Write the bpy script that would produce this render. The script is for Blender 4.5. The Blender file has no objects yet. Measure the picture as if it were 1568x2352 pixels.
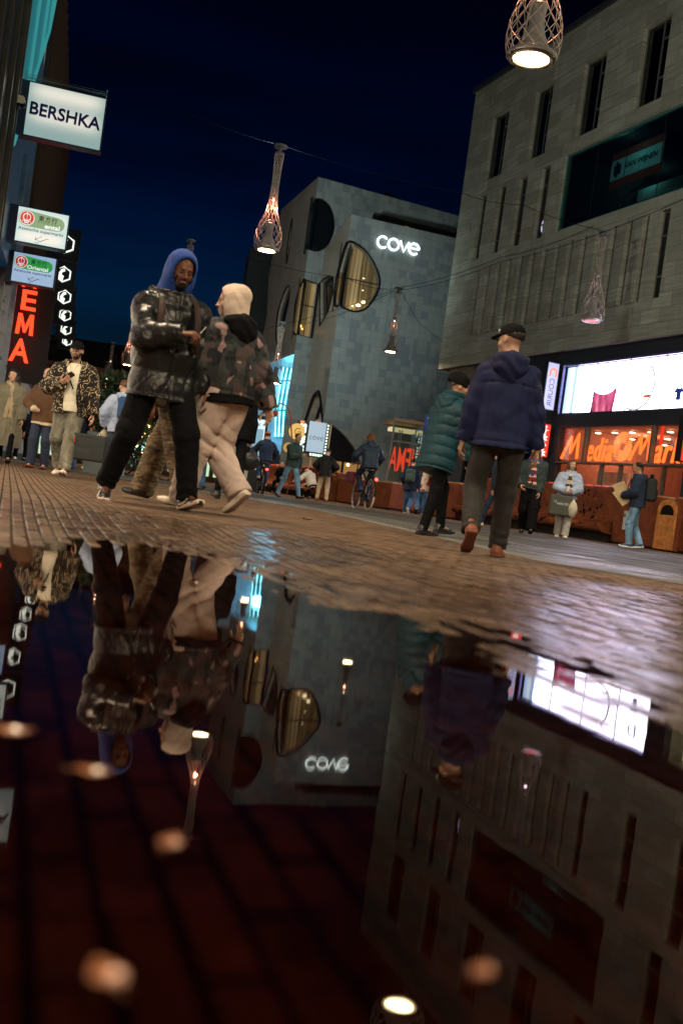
import bpy, math, random
import numpy as np
from mathutils import Vector, Matrix
from mathutils.geometry import tessellate_polygon
random.seed(7)
PI = math.pi
S = bpy.context.scene
C = S.collection
# ------------------------------------------------------------------ camera
CAM_Z = 0.29
cam = bpy.data.cameras.new('camera'); cam.lens = 35.0; cam.sensor_fit = 'VERTICAL'; cam.sensor_height = 36.0; cam.sensor_width = 24.0
cam.clip_start = 0.05; cam.clip_end = 2000
cam.dof.use_dof = True; cam.dof.focus_distance = 13.0; cam.dof.aperture_fstop = 2.2
camo = bpy.data.objects.new('camera', cam); C.objects.link(camo)
camo.matrix_world = Matrix.Translation((0, 0, CAM_Z)) @ Matrix.Rotation(math.radians(90 - 0.82), 4, 'X') @ Matrix.Rotation(math.radians(7.8), 4, 'Z')
S.camera = camo
# ------------------------------------------------------------------ sky
W = bpy.data.worlds.new('World'); S.world = W; W.use_nodes = True
wn = W.node_tree; wn.nodes.clear()
wo = wn.nodes.new('ShaderNodeOutputWorld'); wb = wn.nodes.new('ShaderNodeBackground')
sk = wn.nodes.new('ShaderNodeTexSky'); sk.sky_type = 'NISHITA'; sk.sun_disc = False
SUN_EL, SUN_ROT = math.radians(-2.5), math.radians(-30)
sk.sun_elevation = SUN_EL; sk.sun_rotation = SUN_ROT; sk.altitude = 0; sk.ozone_density = 4.0; sk.air_density = 1.3; sk.dust_density = 0.3
_tc = wn.nodes.new('ShaderNodeTexCoord'); _sp = wn.nodes.new('ShaderNodeSeparateXYZ'); _rp = wn.nodes.new('ShaderNodeValToRGB'); wn.links.new(_tc.outputs['Generated'], _sp.inputs[0]); wn.links.new(_sp.outputs[2], _rp.inputs[0])
_e = _rp.color_ramp.elements
while len(_e) < 5: _e.new(.5)
for _el, (_p, _c) in zip(_e, [(0, (.09, .70, .95)), (.15, (.07, .68, 1.0)), (.27, (.02, .24, .50)), (.46, (.02, .07, .19)), (1, (.02, .05, .12))]): _el.position = _p; _el.color = (*_c, 1)
_mx = wn.nodes.new('ShaderNodeMix'); _mx.data_type = 'RGBA'; _mx.blend_type = 'MULTIPLY'; _mx.inputs[0].default_value = 1; wn.links.new(sk.outputs[0], _mx.inputs[6]); wn.links.new(_rp.outputs[0], _mx.inputs[7])
_no = wn.nodes.new('ShaderNodeTexNoise'); _mp = wn.nodes.new('ShaderNodeMapping'); _mp.inputs['Scale'].default_value = (1.2, 1.2, 9); wn.links.new(_tc.outputs['Generated'], _mp.inputs[0]); wn.links.new(_mp.outputs[0], _no.inputs[0]); _no.inputs['Scale'].default_value = 2.2; _no.inputs['Detail'].default_value = 5
_r2 = wn.nodes.new('ShaderNodeValToRGB'); wn.links.new(_no.outputs[0], _r2.inputs[0]); _r2.color_ramp.elements[0].position = .38; _r2.color_ramp.elements[0].color = (1, 1, 1, 1); _r2.color_ramp.elements[1].position = .68; _r2.color_ramp.elements[1].color = (.55, .5, .5, 1)
_m2 = wn.nodes.new('ShaderNodeMix'); _m2.data_type = 'RGBA'; _m2.blend_type = 'MULTIPLY'; _m2.inputs[0].default_value = 1; wn.links.new(_mx.outputs[2], _m2.inputs[6]); wn.links.new(_r2.outputs[0], _m2.inputs[7])
wn.links.new(_m2.outputs[2], wb.inputs[0]); wb.inputs[1].default_value = 0.15
wn.links.new(wb.outputs[0], wo.inputs[0])
sun = bpy.data.lights.new('sun', 'SUN'); sun.energy = 0.004; sun.angle = math.radians(12); sun.color = (0.55, 0.7, 1.0)
so = bpy.data.objects.new('sun', sun); C.objects.link(so); so.rotation_euler = (math.radians(70), 0, math.radians(-30))
S.view_settings.view_transform = 'Standard'; S.view_settings.look = 'None'; S.view_settings.exposure = 0.22; S.view_settings.gamma = 1
cy = S.cycles
cy.max_bounces = 6; cy.diffuse_bounces = 2; cy.glossy_bounces = 4; cy.transmission_bounces = 4; cy.transparent_max_bounces = 10
cy.caustics_reflective = False; cy.caustics_refractive = False; cy.sample_clamp_indirect = 3.0; cy.sample_clamp_direct = 0
cy.use_denoising = True
try: cy.denoiser = 'OPENIMAGEDENOISE'
except Exception: pass

# ------------------------------------------------------------------ helpers
FPX = 2352 * 35 / 36
MR = np.array((Matrix.Rotation(math.radians(90 - 0.82), 3, 'X') @ Matrix.Rotation(math.radians(7.8), 3, 'Z')))
def ray(px, py):
    d = MR @ np.array([(px - 784) / FPX, -(py - 1176) / FPX, -1.0]); return d / d[1]
def at(px, py, Y):
    r = ray(px, py) * Y; return Vector((r[0], r[1], r[2] + CAM_Z))
def sstep(a, b, x):
    t = np.clip((np.asarray(x, float) - a) / (b - a), 0, 1); return t * t * (3 - 2 * t)
def gz(x, y):
    """height of the paved street: a shallow fall towards the gully near the camera"""
    return 0.012 + 0.034 * sstep(0.9, -0.6, x) * sstep(3.5, 6, y) + 0.068 * sstep(7.5, 17, y) * 1.0 - 0.034 * sstep(0.9, -0.6, x) * sstep(9, 16, y)
def setp(o, label=None, cat=None, group=None, kind=None):
    if label: o['label'] = label
    if cat: o['category'] = cat
    if group: o['group'] = group
    if kind: o['kind'] = kind
    return o
def thing(name, label, cat, loc=(0, 0, 0), rotz=0.0, group=None):
    o = bpy.data.objects.new(name, None); o.empty_display_size = 0.2; C.objects.link(o)
    o.location = loc; o.rotation_euler = (0, 0, rotz); return setp(o, label, cat, group)
def link_mesh(name, me, m=None, parent=None, smooth=False):
    o = bpy.data.objects.new(name, me); C.objects.link(o)
    if parent: o.parent = parent
    if m: me.materials.append(m)
    if smooth: me.polygons.foreach_set('use_smooth', [True] * len(me.polygons))
    return o
def copy_tree(o, parent=None):
    c = o.copy(); C.objects.link(c)
    if parent: c.parent = parent
    for ch in list(o.children): copy_tree(ch, c)
    return c
def basis(d, up=(0, 0, 1)):
    d = Vector(d).normalized(); u = Vector(up)
    if abs(d.dot(u)) > 0.98: u = Vector((1, 0, 0))
    x = d.cross(u).normalized(); return x, x.cross(d).normalized(), d
class MB:
    def __init__(s): s.v = []; s.f = []
    def add(s, vs, fs):
        n = len(s.v); s.v += [tuple(v) for v in vs]; s.f += [tuple(i + n for i in f) for f in fs]; return s
    def box(s, x0, x1, y0, y1, z0, z1):
        vs = [(x, y, z) for x in (x0, x1) for y in (y0, y1) for z in (z0, z1)]
        return s.add(vs, [(0, 1, 3, 2), (4, 6, 7, 5), (0, 4, 5, 1), (2, 3, 7, 6), (0, 2, 6, 4), (1, 5, 7, 3)])
    def bbox(s, x0, x1, y0, y1, z0, z1, b=0.02):
        """box with chamfered edges round the y axis outline"""
        o = [(x0 + b, z0), (x1 - b, z0), (x1, z0 + b), (x1, z1 - b), (x1 - b, z1), (x0 + b, z1), (x0, z1 - b), (x0, z0 + b)]
        return s.prism(o, y0, y1)
    def prism(s, poly, y0, y1):
        """polygon in x,z extruded from y0 to y1"""
        n = len(poly); vs = [(p[0], y0, p[1]) for p in poly] + [(p[0], y1, p[1]) for p in poly]
        tr = tessellate_polygon([[Vector((p[0], p[1], 0)) for p in poly]])
        fs = [tuple(t) for t in tr] + [tuple(i + n for i in t) for t in tr] + [(i, (i + 1) % n, (i + 1) % n + n, i + n) for i in range(n)]
        return s.add(vs, fs)
    def prismx(s, poly, x0, x1):
        """polygon in y,z extruded along x"""
        n = len(poly); vs = [(x0, p[0], p[1]) for p in poly] + [(x1, p[0], p[1]) for p in poly]
        tr = tessellate_polygon([[Vector((p[0], p[1], 0)) for p in poly]])
        fs = [tuple(t) for t in tr] + [tuple(i + n for i in t) for t in tr] + [(i, (i + 1) % n, (i + 1) % n + n, i + n) for i in range(n)]
        return s.add(vs, fs)
    def sheet(s, outer, holes, y, depth=0.0, outer_depth=0.0):
        """flat wall face at y (x,z outline) with holes; reveals run back by depth"""
        loops = [outer] + holes; flat = [p for l in loops for p in l]
        tr = tessellate_polygon([[Vector((p[0], p[1], 0)) for p in l] for l in loops])
        s.add([(p[0], y, p[1]) for p in flat], [tuple(t) for t in tr])
        for k, l in enumerate(loops):
            dp = outer_depth if k == 0 else depth
            if dp:
                n = len(l); s.add([(p[0], y, p[1]) for p in l] + [(p[0], y + dp, p[1]) for p in l], [(i, (i + 1) % n, (i + 1) % n + n, i + n) for i in range(n)])
        return s
    def tube(s, pts, r, n=8, close=False, caps=True):
        pts = [Vector(p) for p in pts]; m = len(pts); rs = r if hasattr(r, '__len__') else [r] * m
        base = len(s.v); prev = None
        for i, p in enumerate(pts):
            a = pts[(i - 1) % m] if (close or i > 0) else p; b = pts[(i + 1) % m] if (close or i < m - 1) else p
            d = (b - a).normalized()
            if prev is None: x, y, _ = basis(d)
            else:
                x = (prev - d * prev.dot(d)).normalized(); y = d.cross(x)
            prev = x
            s.v += [tuple(p + (x * math.cos(2 * PI * k / n) + y * math.sin(2 * PI * k / n)) * rs[i]) for k in range(n)]
        for i in range(m if close else m - 1):
            for k in range(n):
                a = base + i * n; b = base + ((i + 1) % m) * n
                s.f.append((a + k, a + (k + 1) % n, b + (k + 1) % n, b + k))
        if caps and not close:
            s.f.append(tuple(base + k for k in range(n))[::-1]); s.f.append(tuple(base + (m - 1) * n + k for k in range(n)))
        return s
    def lathe(s, prof, n=24, c=(0, 0, 0)):
        base = len(s.v)
        for r, z in prof:
            s.v += [(c[0] + r * math.cos(2 * PI * k / n), c[1] + r * math.sin(2 * PI * k / n), c[2] + z) for k in range(n)]
        for i in range(len(prof) - 1):
            for k in range(n): s.f.append((base + i * n + k, base + i * n + (k + 1) % n, base + (i + 1) * n + (k + 1) % n, base + (i + 1) * n + k))
        return s
    def disc(s, c, r, axis, n=24, th=0.0):
        x, y, d = basis(axis); c = Vector(c)
        if th: return s.tube([c - d * th / 2, c + d * th / 2], r, n)
        return s.add([c + (x * math.cos(2 * PI * k / n) + y * math.sin(2 * PI * k / n)) * r for k in range(n)], [tuple(range(n))])
    def ball(s, c, r, n=12, m=8):
        rx, ry, rz = r if hasattr(r, '__len__') else (r, r, r); base = len(s.v)
        for i in range(m + 1):
            a = PI * i / m
            s.v += [(c[0] + rx * math.sin(a) * math.cos(2 * PI * k / n), c[1] + ry * math.sin(a) * math.sin(2 * PI * k / n), c[2] + rz * math.cos(a)) for k in range(n)]
        for i in range(m):
            for k in range(n): s.f.append((base + i * n + k, base + (i + 1) * n + k, base + (i + 1) * n + (k + 1) % n, base + i * n + (k + 1) % n))
        return s
    def xf(s, M):
        s.v = [tuple(M @ Vector(v)) for v in s.v]; return s
    def build(s, name, m=None, parent=None, smooth=False):
        me = bpy.data.meshes.new(name); me.from_pydata(s.v, [], s.f); me.validate(); me.update()
        return link_mesh(name, me, m, parent, smooth)
def text(s, size=1.0, depth=0.02, shear=0.0, bold=0.0, align='CENTER', width=None, height=None, space=1.0, mirror=False, name='lettering', m=None, parent=None, loc=(0, 0, 0), tilt=0.0, vertical=False):
    """lettering as a mesh in the x,z plane, reading from -y"""
    cu = bpy.data.curves.new('t', 'FONT'); cu.body = s; cu.size = size; cu.shear = shear; cu.offset = bold; cu.align_x = align; cu.align_y = 'CENTER'
    cu.extrude = depth / 2; cu.space_character = space; cu.resolution_u = 4
    if vertical: cu.space_line = 0.9
    to = bpy.data.objects.new('t', cu); C.objects.link(to); dg = bpy.context.evaluated_depsgraph_get(); dg.update()
    me = bpy.data.meshes.new_from_object(to.evaluated_get(dg)); bpy.data.objects.remove(to); bpy.data.curves.remove(cu)
    n = len(me.vertices)
    if n == 0: return None
    co = np.empty(n * 3, np.float32); me.vertices.foreach_get('co', co); co = co.reshape(-1, 3)
    lo, hi = co.min(0), co.max(0); mid = (lo + hi) / 2
    co[:, :2] -= mid[:2]
    if width: co[:, 0] *= width / max(hi[0] - lo[0], 1e-4)
    if height: co[:, 1] *= height / max(hi[1] - lo[1], 1e-4)
    if mirror: co[:, 0] *= -1
    out = np.stack([co[:, 0], -co[:, 2], co[:, 1]], 1)
    if tilt:
        c_, s_ = math.cos(tilt), math.sin(tilt); out = np.stack([out[:, 0] * c_ - out[:, 2] * s_, out[:, 1], out[:, 0] * s_ + out[:, 2] * c_], 1)
    out += np.array(loc, np.float32)
    me.vertices.foreach_set('co', out.astype(np.float32).ravel()); me.materials.clear(); me.update()
    return link_mesh(name, me, m, parent)

# ------------------------------------------------------------------ materials
def nt(name):
    m = bpy.data.materials.new(name); m.use_nodes = True; t = m.node_tree; t.nodes.clear()
    o = t.nodes.new('ShaderNodeOutputMaterial'); return m, t, o
class N:
    """tiny node-graph writer"""
    def __init__(s, t): s.t = t
    def new(s, ty, **kw):
        n = s.t.nodes.new(ty)
        for k, v in kw.items():
            if k.startswith('i_'):
                key = k[2:]; key = int(key) if key.isdigit() else key.replace('_', ' ')
                sock = n.inputs[key]
                if hasattr(v, 'links') or hasattr(v, 'is_output'): s.t.links.new(v, sock)
                else: sock.default_value = v
            else: setattr(n, k, v)
        return n
    def math(s, op, a, b=None, c=None):
        n = s.t.nodes.new('ShaderNodeMath'); n.operation = op
        for i, v in enumerate((a, b, c)):
            if v is None: continue
            if hasattr(v, 'is_output'): s.t.links.new(v, n.inputs[i])
            else: n.inputs[i].default_value = v
        return n.outputs[0]
    def mix(s, f, a, b, ty='MIX'):
        n = s.t.nodes.new('ShaderNodeMix'); n.data_type = 'RGBA'; n.blend_type = ty
        for sock, v in ((n.inputs[0], f), (n.inputs[6], a), (n.inputs[7], b)):
            if hasattr(v, 'is_output'): s.t.links.new(v, sock)
            else: sock.default_value = v if not (hasattr(v, '__len__') and len(v) == 3) else (*v, 1)
        return n.outputs[2]
    def ramp(s, f, stops, interp='LINEAR'):
        n = s.t.nodes.new('ShaderNodeValToRGB'); n.color_ramp.interpolation = interp; e = n.color_ramp.elements
        while len(e) < len(stops): e.new(0.5)
        for el, (p, c) in zip(e, stops):
            el.position = p; el.color = (*c, 1) if hasattr(c, '__len__') else (c, c, c, 1)
        s.t.links.new(f, n.inputs[0]); return n.outputs[0]
    def obj(s, scale=(1, 1, 1), rot=(0, 0, 0), loc=(0, 0, 0)):
        tc = s.t.nodes.new('ShaderNodeTexCoord'); mp = s.t.nodes.new('ShaderNodeMapping')
        s.t.links.new(tc.outputs['Object'], mp.inputs[0]); mp.inputs['Scale'].default_value = scale; mp.inputs['Rotation'].default_value = rot; mp.inputs['Location'].default_value = loc
        return mp.outputs[0]
    def noise(s, vec, scale, detail=4, rough=0.55, out=0):
        n = s.t.nodes.new('ShaderNodeTexNoise'); s.t.links.new(vec, n.inputs['Vector']); n.inputs['Scale'].default_value = scale; n.inputs['Detail'].default_value = detail; n.inputs['Roughness'].default_value = rough
        return n.outputs[out]
    def vor(s, vec, scale, feature='F1', out=0, rnd=1.0):
        n = s.t.nodes.new('ShaderNodeTexVoronoi'); n.feature = feature; s.t.links.new(vec, n.inputs['Vector']); n.inputs['Scale'].default_value = scale
        if 'Randomness' in n.inputs: n.inputs['Randomness'].default_value = rnd
        return n.outputs[out]
    def bump(s, h, strength=0.3, dist=0.02):
        n = s.t.nodes.new('ShaderNodeBump'); n.inputs['Strength'].default_value = strength; n.inputs['Distance'].default_value = dist; s.t.links.new(h, n.inputs['Height']); return n.outputs[0]
def bsdf(t, o, col=(0.5, 0.5, 0.5), rough=0.6, metal=0.0, normal=None, spec=None, emit=None, es=0.0, trans=None, alpha=None, sheen=0.0, coat=0.0):
    b = t.nodes.new('ShaderNodeBsdfPrincipled')
    def st(k, v):
        if v is None: return
        if hasattr(v, 'is_output'): t.links.new(v, b.inputs[k])
        else: b.inputs[k].default_value = (*v, 1) if hasattr(v, '__len__') and len(v) == 3 else v
    st('Base Color', col); st('Roughness', rough); st('Metallic', metal); st('Normal', normal); st('Specular IOR Level', spec)
    st('Emission Color', emit); st('Emission Strength', es); st('Transmission Weight', trans); st('Alpha', alpha); st('Sheen Weight', sheen); st('Coat Weight', coat)
    t.links.new(b.outputs[0], o.inputs[0]); return b
MC = {}
def mat(name, col, rough=0.6, metal=0.0, var=0.15, vs=6.0, bumpy=0.0, bs=40.0, spec=None, sheen=0.0, coat=0.0, fold=0.0, fs=6.5):
    """painted, cast or woven surface: colour with mottled variation, optional fine relief"""
    if name in MC: return MC[name]
    m, t, o = nt(name); n = N(t); v = n.obj()
    f = n.noise(v, vs, 5); c = n.mix(n.ramp(f, [(0.3, 0.0), (0.7, 1.0)]), tuple(max(0, x * (1 - var)) for x in col), tuple(min(1, x * (1 + var)) for x in col))
    nm = n.bump(n.noise(v, bs, 3), bumpy, 0.01) if bumpy else None
    if fold:
        fn_ = n.new('ShaderNodeTexNoise'); t.links.new(v, fn_.inputs['Vector']); fn_.inputs['Scale'].default_value = fs; fn_.inputs['Detail'].default_value = 1.6; fn_.inputs['Distortion'].default_value = 1.3
        b2 = n.new('ShaderNodeBump'); b2.inputs['Strength'].default_value = fold; b2.inputs['Distance'].default_value = .035; t.links.new(fn_.outputs[0], b2.inputs['Height'])
        if nm is not None: t.links.new(nm, b2.inputs['Normal'])
        nm = b2.outputs[0]
    r = n.math('MULTIPLY_ADD', f, 0.18, max(0.02, rough - 0.09))
    bsdf(t, o, c, r, metal, nm, spec, sheen=sheen, coat=coat); MC[name] = m; return m
def emis(name, col, s):
    if name in MC: return MC[name]
    m, t, o = nt(name); bsdf(t, o, (0.02, 0.02, 0.02), 0.4, emit=col, es=s); MC[name] = m; return m
def glass(name, tint=(0.02, 0.03, 0.035), rough=0.04, mix=0.55):
    """window pane: clear pane with Fresnel reflection and a little tint"""
    if name in MC: return MC[name]
    m, t, o = nt(name); n = N(t)
    g = n.new('ShaderNodeBsdfGlossy', i_Roughness=rough); g.inputs[0].default_value = (0.9, 0.95, 1, 1)
    tr = n.new('ShaderNodeBsdfTransparent'); tr.inputs[0].default_value = (*tint, 1)
    fr = n.new('ShaderNodeFresnel', i_IOR=1.5); f = n.math('MULTIPLY_ADD', fr.outputs[0], 1.2, 0.02)
    mx = n.new('ShaderNodeMixShader'); t.links.new(f, mx.inputs[0]); t.links.new(tr.outputs[0], mx.inputs[1]); t.links.new(g.outputs[0], mx.inputs[2]); t.links.new(mx.outputs[0], o.inputs[0])
    MC[name] = m; return m
M_black = mat('black_steel', (0.012, 0.014, 0.018), 0.45)
M_dark = mat('dark_cladding', (0.03, 0.034, 0.042), 0.5, var=0.25)
M_darkglass = mat('dark_glazing', (0.006, 0.009, 0.012), 0.08, spec=0.6)
M_steel = mat('brushed_steel', (0.45, 0.45, 0.46), 0.35, 1.0)
M_white = mat('white_paint', (0.75, 0.75, 0.74), 0.5)
M_rubber = mat('black_rubber', (0.015, 0.015, 0.015), 0.8)
M_room = mat('dark_room', (0.02, 0.024, 0.026), 0.9)
# ------------------------------------------------------------------ ground
BR_ANG = math.radians(18.8)            # paving runs with the street
CA, SA = math.cos(BR_ANG), math.sin(BR_ANG)
BW, BL = 0.052, 0.205                  # one clinker
SHORE = [(-3.2, 2.6), (-1.067, 3.18), (-.92, 3.7), (-.65, 4.04), (-.405, 3.76), (-.16, 3.26), (.054, 2.79), (.224, 2.58), (.44, 2.51), (.503, 2.05), (.546, 1.735), (.602, 1.634), (.75, 1.3), (1.1, .9), (1.3, .2), (1.2, -1.5), (-3.2, -1.5)]
def shore_sd(x, y):
    """signed distance to the puddle's edge, negative inside"""
    P = np.stack([x, y], -1); d = np.full(x.shape, 1e9); ins = np.zeros(x.shape, bool); n = len(SHORE)
    for i in range(n):
        a = np.array(SHORE[i]); b = np.array(SHORE[(i + 1) % n]); ab = b - a
        t = np.clip(((P - a) @ ab) / (ab @ ab), 0, 1); q = P - a - t[..., None] * ab; d = np.minimum(d, np.hypot(q[..., 0], q[..., 1]))
        c = ((a[1] > y) != (b[1] > y)) & (x < (b[0] - a[0]) * (y - a[1]) / (b[1] - a[1] + 1e-12) + a[0]); ins ^= c
    return np.where(ins, -d, d)
def wob(x, y):
    return np.sin(3.1 * x + 1.7 * np.sin(2.3 * y)) * np.sin(2.7 * y + 1.3 * x) * .5 + .35 * np.sin(7.3 * x - 5.1 * y) * np.sin(6.1 * y + 2 * x) + .25 * np.sin(17 * x + 3 * np.sin(11 * y)) * np.sin(13 * y - 6 * x)
def street_z(x, y):
    """full relief incl. the hollow that holds the puddle (water level is z = 0)"""
    x = np.asarray(x, float); y = np.asarray(y, float)
    sd = shore_sd(x, y) + 0.05 * wob(x, y)
    far = gz(x, y)
    base = np.where(sd > 0, 0.0012 + .0042 * sstep(.05, .45, sd) + (far - 0.0012) * sstep(0, 1.5, sd), -0.030 * sstep(0, 0.9, -sd) + 0.0012)
    return base + 0.0016 * wob(x * 1.7, y * 1.7) * sstep(2.5, .5, np.abs(sd))
def hash2(i, j, k=0):
    h = np.sin(i * 127.1 + j * 311.7 + k * 74.7) * 43758.5453; return h - np.floor(h)
def brick_mat():
    m, t, o = nt('clinker_paving'); n = N(t); v = n.obj(rot=(0, 0, 0))
    tc = t.nodes.new('ShaderNodeTexCoord'); sp = n.new('ShaderNodeSeparateXYZ', i_0=tc.outputs['Object'])
    cb = n.new('ShaderNodeCombineXYZ', i_0=sp.outputs[1], i_1=sp.outputs[0])
    def br(c1, c2, mo, msz):
        b = n.new('ShaderNodeTexBrick', i_Vector=cb.outputs[0]); b.offset = 0.5; b.offset_frequency = 2
        b.inputs['Color1'].default_value = (*c1, 1); b.inputs['Color2'].default_value = (*c2, 1); b.inputs['Mortar'].default_value = (*mo, 1)
        b.inputs['Scale'].default_value = 1; b.inputs['Brick Width'].default_value = BL; b.inputs['Row Height'].default_value = BW; b.inputs['Mortar Size'].default_value = msz; b.inputs['Mortar Smooth'].default_value = 0.4; b.inputs['Bias'].default_value = -0.2
        return b
    b = br((0.21, 0.145, 0.095), (0.10, 0.062, 0.040), (0.022, 0.016, 0.012), 0.0058)
    v3 = n.obj()
    big = n.noise(v3, 0.9, 5); fine = n.noise(v3, 45, 4, .6); grit = n.noise(v3, 260, 2)
    col = n.mix(n.ramp(big, [(.35, 0.), (.65, 1.)]), b.outputs[0], n.mix(0.6, b.outputs[0], (1.25, .95, .72), 'MULTIPLY'))
    col = n.mix(n.ramp(fine, [(.3, 0.55), (.7, 0.)]), col, (0.035, 0.024, 0.018))
    col = n.mix(n.ramp(n.noise(v3, 4.5, 6, .7), [(.42, 0.), (.62, .75)]), col, n.mix(1.0, col, (.35, .30, .27), 'MULTIPLY'))
    wet = n.ramp(n.noise(v3, 3.2, 6, .7), [(.42, 0.), (.56, 1.)])
    # wetness grows towards the puddle
    gp = n.new('ShaderNodeNewGeometry'); ln = n.new('ShaderNodeVectorMath', operation='LENGTH', i_0=gp.outputs['Position'])
    near = n.ramp(n.math('DIVIDE', ln.outputs['Value'], 16.0), [(.12, 1.), (.24, .6), (.4, .2), (.8, .05)])
    def spot_(cx, cy, r):
        d = n.new('ShaderNodeVectorMath', operation='DISTANCE', i_0=gp.outputs['Position']); d.inputs[1].default_value = (cx, cy, 0); return n.ramp(n.math('DIVIDE', d.outputs['Value'], r), [(.35, 1.), (1., 0.)])
    film = n.math('MAXIMUM', spot_(1.3, 3.0, 2.8), n.math('MAXIMUM', spot_(-.6, 4.7, 2.0), spot_(1.9, 4.6, 1.6)))
    fp = n.math('MULTIPLY', film, n.ramp(n.noise(v3, 7.5, 5, .65), [(.34, 0.), (.47, 1.)]))
    w = n.math('MULTIPLY', n.math('ADD', n.math('MULTIPLY', wet, 0.75), 0.35), near)
    w = n.math('MAXIMUM', w, n.math('MULTIPLY', film, .62)); w = n.math('MAXIMUM', w, fp)
    col = n.mix(n.math('MULTIPLY', w, 0.5), col, n.mix(1.0, col, (0.42, 0.36, 0.33), 'MULTIPLY'))
    rough = n.math('MULTIPLY_ADD', w, -0.62, 0.78); rough = n.math('MAXIMUM', n.math('MULTIPLY_ADD', fine, .15, n.math('SUBTRACT', rough, .07)), 0.09)
    rough = n.math('ADD', rough, n.math('MULTIPLY', b.outputs['Fac'], .5))
    h = n.math('ADD', n.math('MULTIPLY', n.math('SUBTRACT', 1.0, b.outputs['Fac']), 0.35), n.math('ADD', n.math('MULTIPLY', fine, .35), n.math('MULTIPLY', grit, .12)))
    nm = n.bump(h, 0.55, 0.006)
    bsdf(t, o, col, rough, 0, nm, n.math('MULTIPLY', n.math('MULTIPLY_ADD', w, .25, .35), n.math('SUBTRACT', 1.0, n.math('MULTIPLY', b.outputs['Fac'], .85)))); return m
M_brick = brick_mat()
def grid_mesh(name, A, B, Zf, m, rot=BR_ANG):
    """A across, B along the street (street-aligned axes); vertices in local axes, object turned by rot"""
    a, b = np.meshgrid(A, B, indexing='ij'); x = a * math.cos(rot) - b * math.sin(rot); y = a * math.sin(rot) + b * math.cos(rot)
    z = Zf(a, b, x, y); v = np.stack([a, b, z], -1).reshape(-1, 3); na, nb = a.shape
    i = np.arange(na - 1)[:, None] * nb + np.arange(nb - 1)[None]; f = np.stack([i, i + nb, i + nb + 1, i + 1], -1).reshape(-1, 4)
    me = bpy.data.meshes.new(name); me.from_pydata(v.tolist(), [], f.tolist()); me.update()
    o = link_mesh(name, me, m); o.rotation_euler = (0, 0, rot); return o
# near paving: every clinker is a raised block, so that the waterline wanders round them
def edges(lo, hi, step, sub):
    k0, k1 = math.floor(lo / step), math.ceil(hi / step); return np.array([(k + s) * step for k in range(k0, k1) for s in sub])
A = edges(-1.3, 4.6, BW, (0.0, 0.05, 0.14, 0.86, 0.95)); B = edges(-0.6, 6.6, BL / 2, (0.0, 0.018, 0.05, 0.5, 0.95, 0.982))
def near_z(a, b, x, y):
    row = np.floor(a / BW + 1e-6); off = np.where(row % 2 == 0, 0.5 * BL, 0.0); col = np.floor((b + off) / BL + 1e-6)
    fa = a / BW - row; fb = (b + off) / BL - col
    e = np.minimum(np.minimum(fa, 1 - fa) * BW, np.minimum(fb, 1 - fb) * BL)
    top = (hash2(row, col) - .5) * 0.0052 + (fa - .5) * (hash2(row, col, 1) - .5) * .004 + (fb - .5) * (hash2(row, col, 2) - .5) * .006
    jt = sstep(0.001, 0.0065, e)
    fade = 1 - sstep(5.2, 6.4, b)
    return street_z(x, y) + (top * jt - 0.0038 * (1 - jt)) * fade - 0.0015 * (1 - fade)
setp(grid_mesh('pavement', A, B, near_z, M_brick), kind='structure')
# the rest of the square, as one sheet to the horizon, with a hole under the near paving
def far_sheet():
    la = np.concatenate([[-400, -150, -60, -35], np.arange(-22, -1.3, .8), [A[0]], np.linspace(A[0] + .3, A[-1] - .3, 16), [A[-1]], np.arange(A[-1] + .6, 24, .8), [35, 60, 150, 400]])
    lb = np.concatenate([[-300, -60, -20, -8, -3], [B[0]], np.linspace(B[0] + .3, B[-1] - .3, 18), [B[-1]], np.arange(B[-1] + .25, 22, .5), np.arange(22, 70, 3), [80, 120, 200, 500]])
    a, b = np.meshgrid(la, lb, indexing='ij'); x = a * CA - b * SA; y = a * SA + b * CA
    z = np.where(np.hypot(x, y) < 12, street_z(x, y), gz(x, y)) - 0.0005
    v = np.stack([a, b, z], -1).reshape(-1, 3); na, nb = a.shape; f = []
    for i in range(na - 1):
        for j in range(nb - 1):
            ca, cb_ = (la[i] + la[i + 1]) / 2, (lb[j] + lb[j + 1]) / 2
            if A[0] < ca < A[-1] and B[0] < cb_ < B[-1]: continue
            f.append((i * nb + j, (i + 1) * nb + j, (i + 1) * nb + j + 1, i * nb + j + 1))
    me = bpy.data.meshes.new('ground'); me.from_pydata(v.tolist(), [], f); me.update(); o = link_mesh('ground', me, M_brick); o.rotation_euler = (0, 0, BR_ANG); return setp(o, kind='structure')
far_sheet()
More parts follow.
